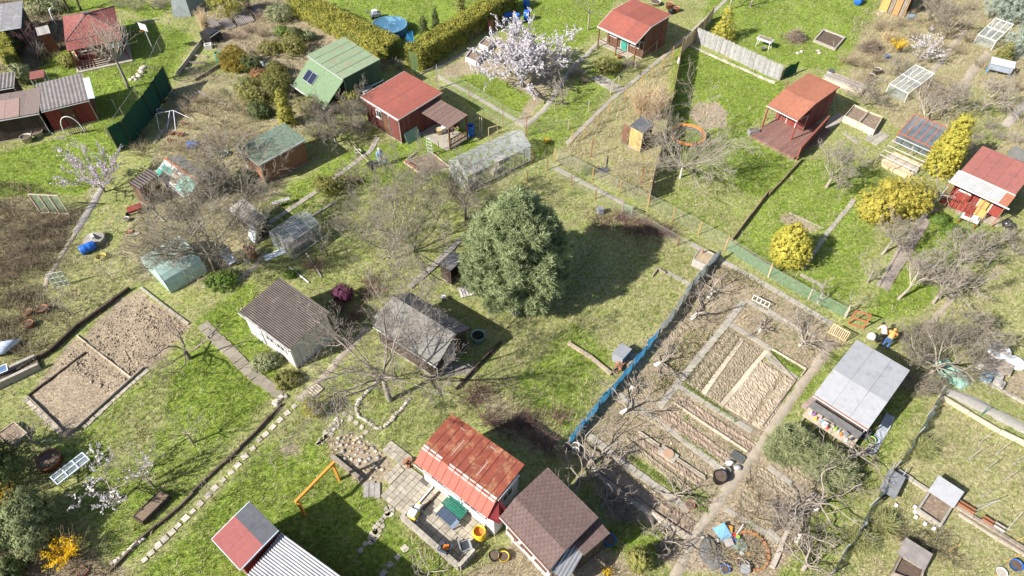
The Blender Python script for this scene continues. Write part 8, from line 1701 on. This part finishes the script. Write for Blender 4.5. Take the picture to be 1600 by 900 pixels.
t = lay(z(16,590,15),'dark blue cooler beside the plank shelf','cool_box','box',RB); MB().rbox((0,0,0),(.6,.4,.4)).build('body',navy,t); MB().rbox((0,0,.4),(.62,.42,.06)).build('lid',slate_felt,t)
t = lay(z(16,700,20),'silver plastic sheet lying along the shed side','plastic_sheet','sheet',RA); V = []; rng = np.random.default_rng(3)
for i in range(13):
    for j in range(4): V.append((-1.6 + i * .27,-.25 + j * .17,.05 + abs(rng.normal(0,.04))))
MB().add(V,[(i * 4 + j,(i + 1) * 4 + j,(i + 1) * 4 + j + 1,i * 4 + j + 1) for i in range(12) for j in range(3)]).build('sheet',M('silver_film',(.42,.45,.5),(.3,.32,.37),4,rough=.3,spec=.5),t)
# junk heap in the lower plots
t = lay(z(15,1325,650),'blue tarpaulin scrap at the junk heap','tarp_scrap','tarp',.6); MB().slab([(-.3,-.55,.03),(.25,-.6,.03),(.35,.45,.35),(-.35,.55,.3)],.02).build('sheet',M('tarp_pale_blue',(.22,.42,.62),(.15,.33,.52),4,bump=.5),t)
t = lay(z(15,1330,605),'orange brown board at the junk heap','board','board',-.3); MB().rbox((0,0,.1),(.7,.35,.05)).build('board',orange_wood,t)
t = lay(z(15,1350,705),'grey cardboard box at the junk heap','box','box',.2); MB().rbox((0,0,0),(.36,.34,.3)).build('body',grey_wood,t); MB().rbox((0,0,.3),(.38,.36,.03)).build('flap',grey_wood,t)
t = lay(z(15,1412,715),'round green grey lid at the junk heap','round_lid','lid'); MB().lathe([(.4,.12),(.4,.16),(.2,.2),(.001,.21)],n=24).build('disc',M('lid_green',(.26,.33,.28),(.2,.26,.22)),t)
mb = MB(); c0 = P(z(15,1490,745)); t = thing('brick_ring','oval fire pit ring of orange bricks at the junk heap','fire pit',c0)
for i in range(18): q = i * 2 * math.pi / 18; MB().rbox((.85 * math.cos(q),.95 * math.sin(q),-.02),(.12,.27,.14),q).build('brick',orange_brick,t)
rocks([z(15,1480 + rr.uniform(-40,40),740 + rr.uniform(-40,40)) for _ in range(12)],[white_stone,M('grey_stone',(.33,.32,.31)),steel],sz=(.08,.16),seed=17,label='rubble heap inside the orange brick ring',name='rubble_heap')
for p,lab,m_ in ((z(15,1430,770),'white jug at the fire pit ring',white_plastic),(z(15,1470,775),'tan tin at the fire pit ring',yellow_wood),(z(15,1385,685),'small blue bottle at the junk heap',blue_plastic),(z(15,1405,665),'lime bottle at the junk heap',M('lime',(.3,.6,.08))),(z(15,1388,655),'small red can at the junk heap',red_plastic)): tub(p,lab,m_,.1,.22,fill=m_,lvl=.95)
t = lay(z(15,1405,640),'white metal rod lying over the junk heap','rod','rod',.85); MB().tube([(-.5,0,.1),(.5,0,.35)],.025,6).build('rod',white_plastic,t); MB().tube([(-.45,0,.0),(-.45,0,.12)],.02,5).build('foot',white_plastic,t)
t = lay(z(15,1260,770),'charcoal heap of burnt ash beside the earth path','ash_heap','ash'); V,F = rock_blob(np.random.default_rng(5)); link('heap',np_mesh('heap',V * (.8,.9,.25),F,M('ash',(.17,.165,.16),(.07,.07,.07),9,bump=1),True),t)
rocks([z(15,1190 + rr.uniform(0,110),680 + rr.uniform(-40,80)) for _ in range(16)],[white_stone,M('grey_stone',(.33,.32,.31))],sz=(.07,.15),seed=18,label='pale stones along the ash heap',name='stone_heap')
# slim frame poles in the lower right plot
for k,(a,b) in enumerate((((1320,70),(1400,0)),((1258,170),(1342,98)),((1430,135),(1515,62)),((1362,238),(1438,172)),((1540,198),(1600,150)),((1475,305),(1555,245)),((1295,492),(1450,422)),((1315,458),(1450,425)),((1500,610),(1590,500)),((1340,400),(1400,368)))):
    A = P(z(16,*a)); Bq = P(z(16,*b),1.2); t = thing('bean_pole','white bean pole leaning in the dry plot beside the gravel path','pole',A,0,'bean poles in the dry plot'); d_ = Bq - A; MB().tube([(0,0,-.05),tuple(d_)],.015,6).build('pole',steel,t); MB().rbox((0,0,-.03),(.1,.1,.06)).build('foot',steel,t)
for a,b in (((1105,755),(1205,700)),((1485,810),(1575,770)),((1415,905),(1460,880)),((1535,690),(1600,660))):
    A = P(z(16,*a)); Bq = P(z(16,*b)); t = thing('yellow_stake','yellow wooden stake lying in the dry plot beside the gravel path','stake',A,0,'yellow stakes in the dry plot'); MB().bar((0,0,.06),Bq - A + Vector((0,0,.06)),.06).build('stake',yellow_wood,t); MB().bar((0,0,-.02),(0,0,.1),.05).build('peg',yellow_wood,t)
for p,lab in ((z(16,1215,470),'long rust trough on the board edging'),(z(16,1362,565),'short rust trough on the board edging'),(z(16,1435,605),'grey trough on the board edging')):
    t = lay(p,lab,'trough','trough',math.radians(-42),'troughs on the board edging'); l_ = 1.05 if 'long' in lab else .5
    for y in (-.12,.09): MB().box(-l_ / 2,y,.02,l_ / 2,y + .03,.3).build('side',rust if 'rust' in lab else grey_wood,t)
    MB().box(-l_ / 2,-.09,.02,l_ / 2,.09,.2).build('soil',dark_soil,t)
for p in ((797,462),(915,472),(915,500),(920,535),(977,577),(1033,607)):
    t = lay(z(16,*p),'white plastic marker block around the concrete cold frame','marker_block','block',RB,'marker blocks'); MB().rbox((0,0,0),(.16,.14,.14)).build('block',white_paint,t); MB().rbox((0,0,.14),(.12,.1,.02)).build('cap',white_plastic,t)
# white slatted seat by the blossoming tree
A,rz,l_ = frame(z(13,345,315),z(13,545,160),.8); t = thing('slatted_frame','white slatted glazed frame propped beside the earth tub','frame',(A.x,A.y,0),rz)
for y in (0,.3,.55): MB().bar((0,y,.55 + y * .3),(l_,y,.55 + y * .3),.06).build('rail',bluish_white,t)
for i in range(4): MB().bar((l_ * i / 3,-.02,.55),(l_ * i / 3,.57,.73),.06).build('bar',bluish_white,t)
for i in range(3): MB().slab([(l_ * i / 3 + .03,.03,.56),(l_ * (i + 1) / 3 - .03,.03,.56),(l_ * (i + 1) / 3 - .03,.52,.71),(l_ * i / 3 + .03,.52,.71)],.01).build('pane',glass,t)
for x in (.05,l_ - .05):
    for y in (.02,.53): MB().bar((x,y,-.05),(x,y,.54 + y * .3),.05).build('leg',yellow_wood,t)
# rubbish corner far left
t = lay(z(9,70,560),'grey concrete trough wall at the rubbish corner','trough_wall','wall',math.radians(38)); MB().box(-1.6,-.5,0,1.6,-.3,.5).build('side',concrete,t); MB().box(-1.6,.3,0,1.6,.5,.5).build('side',concrete,t); MB().box(-1.6,-.297,0,1.6,.297,.2).build('floor',dark_soil,t)
t = lay(z(9,20,400),'white grey boat shaped tarp at the rubbish corner','tarp_bundle','tarp',.7); V,F = rock_blob(np.random.default_rng(9)); link('body',np_mesh('bundle',V * (1.0,.5,.4) + np.array([0,0,.3]),F,bluish_white),t)
t = lay(z(9,30,545),'white window frame lying on the concrete trough','window_frame','frame',.6); t.location.z = .5
for q in ((-.4,-.3,.4,-.25),(-.4,.25,.4,.3),(-.4,-.247,-.35,.247),(.35,-.247,.4,.247)): MB().box(q[0],q[1],0,q[2],q[3],.05).build('bar',white_plastic,t)
MB().box(-.35,-.25,.01,.35,.25,.02).build('pane',M('pane_blue',(.12,.2,.33),None,3,rough=.2),t)
# things in the left plots
t = lay(z(5,860,430),'red wheelbarrow with tools beside the soil plot','wheelbarrow','wheelbarrow',.6); MB().hexa([(-.4,-.2,.3),(.35,-.2,.3),(.35,.2,.3),(-.4,.2,.3)],[(-.55,-.32,.55),(.5,-.32,.55),(.5,.32,.55),(-.55,.32,.55)]).build('tray',red_boards,t)
MB().tube([(-.6,-.05,.18),(-.6,.05,.18)],.18,14).build('wheel',black_plastic,t)
for y in (-.22,.22): MB().bar((.3,y,0),(.3,y,.32),.04).build('leg',old_wood,t); MB().bar((-.55,y * .4,.2),(1.1,y,.5),.04).build('handle',old_wood,t)
for p,lab,m_ in ((z(5,810,552),'pinkish brick slab on the grass by the soil plot',brick),(z(5,850,570),'pale slab on the grass by the soil plot',concrete)): t = lay(p,lab,'slab','slab',.5); MB().rbox((0,0,0),(.5,.28,.1)).build('slab',m_,t)
t = lay(z(5,1450,745),'blue white folding chair under the wide bare tree','garden_chair','chair',.8,'garden chairs'); MB().bar((-.3,-.1,.35),(.3,-.1,.35),.6,.05).build('seat',bluish_white,t); MB().bar((0,.2,.35),(0,.5,1.0),.6,.05,up=(0,1,0)).build('backrest',bluish_white,t)
for x in (-.28,.28): MB().bar((x,-.35,0),(x,.2,.6),.04).build('leg',steel,t); MB().bar((x,.3,0),(x,-.3,.4),.04).build('leg',steel,t)
t = lay(z(5,1590,600),'white glazed window leaning on the low dark shed','window_frame','frame',math.radians(-42)); MB().bar((-.4,-.2,.02),(-.4,.3,1.2),.07).build('bar',white_paint,t); MB().bar((.4,-.2,.02),(.4,.3,1.2),.07).build('bar',white_paint,t); MB().bar((-.4,.3,1.2),(.4,.3,1.2),.07).build('bar',white_paint,t); MB().slab([(-.36,-.19,.05),(.36,-.19,.05),(.36,.29,1.17),(-.36,.29,1.17)],.02).build('pane',bluish_white,t)
t = lay(z(5,1400,70),'pale green bowl under the crooked bare tree','basin','tub'); MB().lathe([(.3,0),(.42,.25),(.38,.25),(.28,.05),(.001,.05)],n=18).build('bowl',M('pale_green',(.3,.4,.34)),t,True); MB().lathe([(.3,.15),(.001,.15)],n=18).build('water',MATS['dark_water'],t)
t = lay(z(6,120,690),'silver plank ramp beside the small greenhouse','plank_ramp','planks',.6)
for y in (-.2,.1): MB().rbox((0,y,.02),(1.5,.25,.05)).build('plank',bluish_white,t)
t = lay(z(6,270,820),'white pole lying by the boarded shed','pole','pole',math.radians(-42)); MB().tube([(-1.1,0,.06),(1.1,0,.06)],.05,6).build('pole',white_plastic,t); MB().rbox((0,0,-.02),(.1,.1,.06)).build('support',old_wood,t)
t = lay(z(6,365,770),'grey wooden stick leaning by the small greenhouse','pole','pole',math.radians(-55)); MB().bar((-1.2,0,.4),(1.2,0,.05),.07).build('pole',grey_wood,t); MB().bar((-1.1,0,-.02),(-1.1,0,.4),.05).build('support',grey_wood,t)
t = lay(z(10,370,640),'small pale pallet on the path beside the golden yew','pallet','pallet',RA)
for i in range(5): MB().rbox((-.3 + i * .15,0,.08),(.1,.7,.03)).build('slat',pale_wood,t)
for y in (-.28,.28): MB().rbox((0,y,0),(.75,.08,.08)).build('runner',pale_wood,t)
t = lay(z(10,1325,25),'weathered white pallet under the pine','pallet','pallet',.3)
for i in range(6): MB().rbox((-.5 + i * .2,0,.1),(.15,.9,.03)).build('slat',M('pale_grey_wood',(.55,.52,.5),(.4,.37,.35),6,island=.2),t)
for y in (-.38,.38): MB().rbox((0,y,0),(1.15,.09,.1)).build('runner',grey_wood,t)
t = lay(z(2,975,870),'pale green sheet leaning on the maroon shed','leaning_sheet','sheet',RA); MB().slab([(-.75,-.35,.02),(.75,-.35,.02),(.75,.05,.9),(-.75,.05,.9)],.03).build('sheet',M('pale_green_sheet',(.27,.38,.30),(.2,.3,.24)),t); MB().bar((-.7,.06,0),(-.7,.06,.85),.04).build('prop',old_wood,t)
# pergola clutter
for p,lab,m_,s_ in ((z(2,1085,765),'white bucket hanging height shelf in the pergola',white_plastic,(.3,.4)),(z(2,1150,840),'straw coloured sack under the pergola',bamboo,(.28,.55)),(z(2,1175,830),'white churn under the pergola',white_plastic,(.24,.6))): tub(p,lab,m_,s_[0],s_[1],fill=m_,lvl=.95)
table(z(2,1240,825),'dark garden table inside the pergola',1.0,.6,.7,brown_wood,RA)
c = chair(z(1,500,370),'chair with an orange cushion on the hip roofed porch',white_plastic,-.2); c.location.z = .1; MB().rbox((0,0,.465),(.4,.4,.1)).build('cushion',orange_plastic,c)
table(z(1,600,375),'maroon table with a pale blue box on the hip roofed porch',.9,.6,.65,maroon,-.2).location.z = .1
for p,lab,m_ in ((z(3,640,250),'white box on the porch of the red mansard hut',white_paint),(z(3,690,300),'dark chest on the porch of the red mansard hut',dark_wood)): t = lay(p,lab,'chest','box',RB); MB().rbox((0,0,.06),(.6,.4,.4)).build('body',m_,t); MB().rbox((0,0,.46),(.64,.44,.05)).build('lid',m_,t)
# tall ladder-like trellis by the maroon shed
panel_frame((z(6,1075,65),z(6,1105,75),1.6),'narrow green ladder trellis on the lawn by the flower bed',M('pale_green_paint',(.45,.55,.45)),1,5,.04)
t = lay(z(3,1040,400),'small garden lantern figure on the shaded lawn','garden_figure','ornament'); MB().lathe([(.12,0),(.16,.3),(.1,.5),(.13,.62),(.001,.72)],n=12,cap0=True).build('body',white_paint,t,True); MB().lathe([(.14,.7),(.001,.8)],n=10).build('hat',brick,t)
rocks([z(4,x,y) for x,y in ((210,325),(185,335),(315,320),(320,335),(690,90),(715,75),(700,65))],[stone,white_stone],sz=(.16,.3),seed=22)
# steel wall posts and stakes
for k,(p,h_,m_) in enumerate(((z(1,735,695),1.2,steel),(z(3,1690,620),1.8,rust),(z(7,495,80),1.9,rust),(z(7,125,118),1.1,rust),(z(7,808,245),1.6,rust),(z(2,1140,555),2.4,steel),(z(2,1000,470),2.0,green_steel),(z(2,1412,835),1.6,pale_wood),(z(2,1400,830),1.5,pale_wood),(z(16,560,305),.8,pale_wood),(z(7,625,550),1.2,old_wood),(z(6,1145,60),1.2,pale_wood))):
    labs = ['grey steel post on the shaded bright lawn','rusty post at the deck corner','rusty post in the wild bed beside the grey board','rusty post at the film greenhouse end','rusty post in the wild bed near the slatted fence','tall grey steel post at the hedge junction','tall green steel post at the golden hedge end','pale stake beside the pergola barrel','shorter pale stake beside the pergola barrel','pale stake on the strip by the crooked trees','old stake in the pine shade','pale stake beside the green ladder trellis']
    t = lay(p,labs[k],'stake','post',0,'single posts and stakes'); MB().bar((0,0,-.1),(random.uniform(-.03,.03),0,h_),.06).build('shaft',m_,t); MB().rbox((0,0,-.04),(.12,.12,.07)).build('foot',m_,t)
# ------------------------------------------------------------------ people
def person(px,label,pose,top_m,leg_m,hat_m,rz=0.0,top_name='jacket'):
    """pose: dict of joints (metres, facing -y). One continuous body; clothes are shells over it"""
    t = thing('person',label,'person',P(px),rz,'people gardening'); J = {k: np.array(v,float) for k,v in pose.items()}
    # hands: palm plus five fingers rooted in it
    for s_ in 'LR':
        w,e = J['wrist' + s_],J['elbow' + s_]; d = w - e; d /= np.linalg.norm(d); sidev = np.cross(d,[0,0,1]); sidev /= np.linalg.norm(sidev) + 1e-6; up_ = np.cross(sidev,d)
        J['palm' + s_] = w + d * .06
        for i in range(4):
            b_ = w + d * .09 + sidev * (-.027 + .018 * i); J[f'f{i}a{s_}'] = b_ + d * .035 - up_ * .006; J[f'f{i}b{s_}'] = b_ + d * (.06 + (.012,.02,.016,.0)[i]) - up_ * .03
        J['th_a' + s_] = w + d * .04 + sidev * .04; J['th_b' + s_] = w + d * .075 + sidev * .055 - up_ * .02
    mb = MB()
    def tb(keys,rad,n=9,m=None): (m or mb).tube(np.array([J[k] for k in keys]),rad,n)
    # continuous skin: limbs and torso overlap and are fused by a voxel remesh
    tb(['pelvis','waist','chest','neck0'],[.14,.135,.15,.09]); tb(['neck0','neck1','head0'],[.055,.052,.05])
    for s_ in 'LR':
        tb(['pelvis','hip' + s_,'knee' + s_,'ankle' + s_],[.1,.085,.055,.042]); tb(['ankle' + s_,'heel' + s_,'toe' + s_],[.045,.045,.035]); tb(['chest','shoulder' + s_,'elbow' + s_,'wrist' + s_,'palm' + s_],[.08,.06,.043,.03,.034],8)
        for i in range(4): tb(['palm' + s_,f'f{i}a{s_}',f'f{i}b{s_}'],[.016,.0095,.008],6)
        tb(['palm' + s_,'th_a' + s_,'th_b' + s_],[.016,.011,.009],6)
    hc = J['head']; fw = J['face'] / np.linalg.norm(J['face'])
    if True:
        V = []; n1,n2 = 14,10
        for i in range(n2 + 1):
            for j in range(n1): ph = math.pi * i / n2; th = 2 * math.pi * j / n1; V.append((hc[0] + .082 * math.sin(ph) * math.cos(th),hc[1] + .095 * math.sin(ph) * math.sin(th),hc[2] + .118 * math.cos(ph)))
        mb.add(V,[(i * n1 + j,(i + 1) * n1 + j,(i + 1) * n1 + (j + 1) % n1,i * n1 + (j + 1) % n1) for i in range(n2) for j in range(n1)])
        sd_ = np.cross(fw,[0,0,1]); mb.tube([hc + fw * .07 + (0,0,.02),hc + fw * .115 - (0,0,.02)],[.012,.018],6)
        for q in (-1,1): mb.tube([hc + sd_ * q * .07 + (0,0,.02),hc + sd_ * q * .098],[.022,.018],6)
    body = mb.build('body',skin,t,True); rm = body.modifiers.new('fuse','REMESH'); rm.mode = 'VOXEL'; rm.voxel_size = .013; rm.use_smooth_shade = True
    f = MB()
    for q in (-1,1): f.rbox(tuple(hc + fw * .084 + sd_ * q * .032 + np.array([0,0,.005])),(.018,.018,.012))
    f.build('eyes',black_plastic,t); MB().rbox(tuple(hc + fw * .088 + np.array([0,0,-.058])),(.04,.02,.008)).build('mouth',M('lips',(.4,.16,.14)),t)
    # clothes
    m = MB(); tb(['pelvis','waist','chest','neck0'],[.165,.16,.175,.1],12,m)
    for s_ in 'LR': tb(['chest','shoulder' + s_,'elbow' + s_,'wrist' + s_],[.1,.082,.064,.05],9,m)
    o = m.build(top_name,top_m,t,True); r_ = o.modifiers.new('fuse','REMESH'); r_.mode = 'VOXEL'; r_.voxel_size = .02; r_.use_smooth_shade = True
    m = MB()
    for s_ in 'LR': tb(['waist','pelvis','hip' + s_,'knee' + s_,'ankle' + s_],[.13,.145,.11,.078,.06],10,m)
    o = m.build('trousers',leg_m,t,True); r_ = o.modifiers.new('fuse','REMESH'); r_.mode = 'VOXEL'; r_.voxel_size = .02; r_.use_smooth_shade = True
    m = MB()
    for s_ in 'LR': tb(['ankle' + s_,'heel' + s_,'toe' + s_],[.056,.058,.046],8,m)
    m.build('shoes',black_plastic,t,True)
    hm = MB(); hm.lathe([(.001,.135),(.05,.128),(.09,.08),(.102,.02),(.1,-.01)],c=tuple(hc - fw * .012),n=16); hm.build('hat' if hat_m is not bark else 'hair',hat_m,t,True)
    return t
STAND = dict(pelvis=(0,0,.92),waist=(0,.02,1.08),chest=(0,.0,1.32),neck0=(0,-.02,1.46),neck1=(0,-.03,1.5),head0=(0,-.04,1.55),head=(0,-.05,1.62),face=(0,-1,-.25),
    hipL=(.1,0,.86),kneeL=(.12,-.03,.48),ankleL=(.13,.02,.09),heelL=(.13,.04,.05),toeL=(.14,-.16,.04),hipR=(-.1,0,.86),kneeR=(-.13,-.08,.48),ankleR=(-.15,.0,.09),heelR=(-.15,.03,.05),toeR=(-.17,-.17,.04),
    shoulderL=(.19,0,1.38),elbowL=(.27,-.05,1.12),wristL=(.2,-.28,1.02),shoulderR=(-.19,0,1.38),elbowR=(-.28,-.06,1.12),wristR=(-.14,-.3,1.0))
BEND = dict(STAND,waist=(0,-.12,1.02),chest=(0,-.38,1.1),neck0=(0,-.52,1.12),neck1=(0,-.56,1.12),head0=(0,-.6,1.11),head=(0,-.67,1.1),face=(0,-.7,-.7),
    shoulderL=(.19,-.42,1.1),elbowL=(.22,-.5,.82),wristL=(.14,-.6,.6),shoulderR=(-.19,-.42,1.1),elbowR=(-.22,-.5,.82),wristR=(-.14,-.6,.6))
pale_jacket = M('beige_jacket',(.62,.50,.42),(.5,.4,.33),5); blue_jacket = M('blue_jacket',(.22,.40,.62),(.14,.29,.5),5); orange_top = M('orange_top',(.75,.33,.11),(.6,.24,.07),5)
person((596,259),'person in a light blue jacket and pale hat standing on the lawn',STAND,blue_jacket,M('grey_trousers',(.3,.3,.31),(.2,.2,.21),5),white_plastic,.6)
person(z(12,690,345),'person in a beige jacket and black cap behind the light grey roof',BEND,pale_jacket,black_plastic,black_plastic,math.radians(170))
person(z(12,725,372),'person in an orange top bending next to the thicket',BEND,orange_top,M('blue_jeans',(.05,.12,.3),(.035,.09,.22),5),orange_top,math.radians(140))
t = lay(z(12,640,318),'white sack beside the person in the beige jacket','sack','sack'); V,F = rock_blob(np.random.default_rng(24)); link('body',np_mesh('sack',V * (.32,.28,.3) + np.array([0,0,.25]),F,white_plastic,True),t)
t = lay((600,258),'teal and white bags carried beside the person in blue','bag','bag'); V,F = rock_blob(np.random.default_rng(25)); link('teal_bag',np_mesh('teal_bag',V * (.26,.22,.34) + np.array([.12,0,.42]),F,teal,True),t); link('white_bag',np_mesh('white_bag',V * (.15,.15,.26) + np.array([-.2,-.1,.3]),F,white_plastic,True),t)
tub((588,256),'teal bucket at the feet of the person in blue',teal,.2,.3)
t = lay(z(6,700,120),'long handled lawn rake pole beside the person in blue','mower','mower',math.radians(-50)); MB().tube([(-2.2,0,.5),(.2,0,.2)],.03,6).build('pole',pale_wood,t); MB().rbox((.6,0,.03),(.8,.5,.25)).build('deck',black_plastic,t)
for x in (.3,.9):
    for y in (-.27,.27): MB().tube([(x,y - .03,.1),(x,y + .03,.1)],.1,10).build('wheel',dark_wood,t)
tub(z(6,640,65),'white bucket by the mower handle',white_plastic,.24,.35)
make_grass()
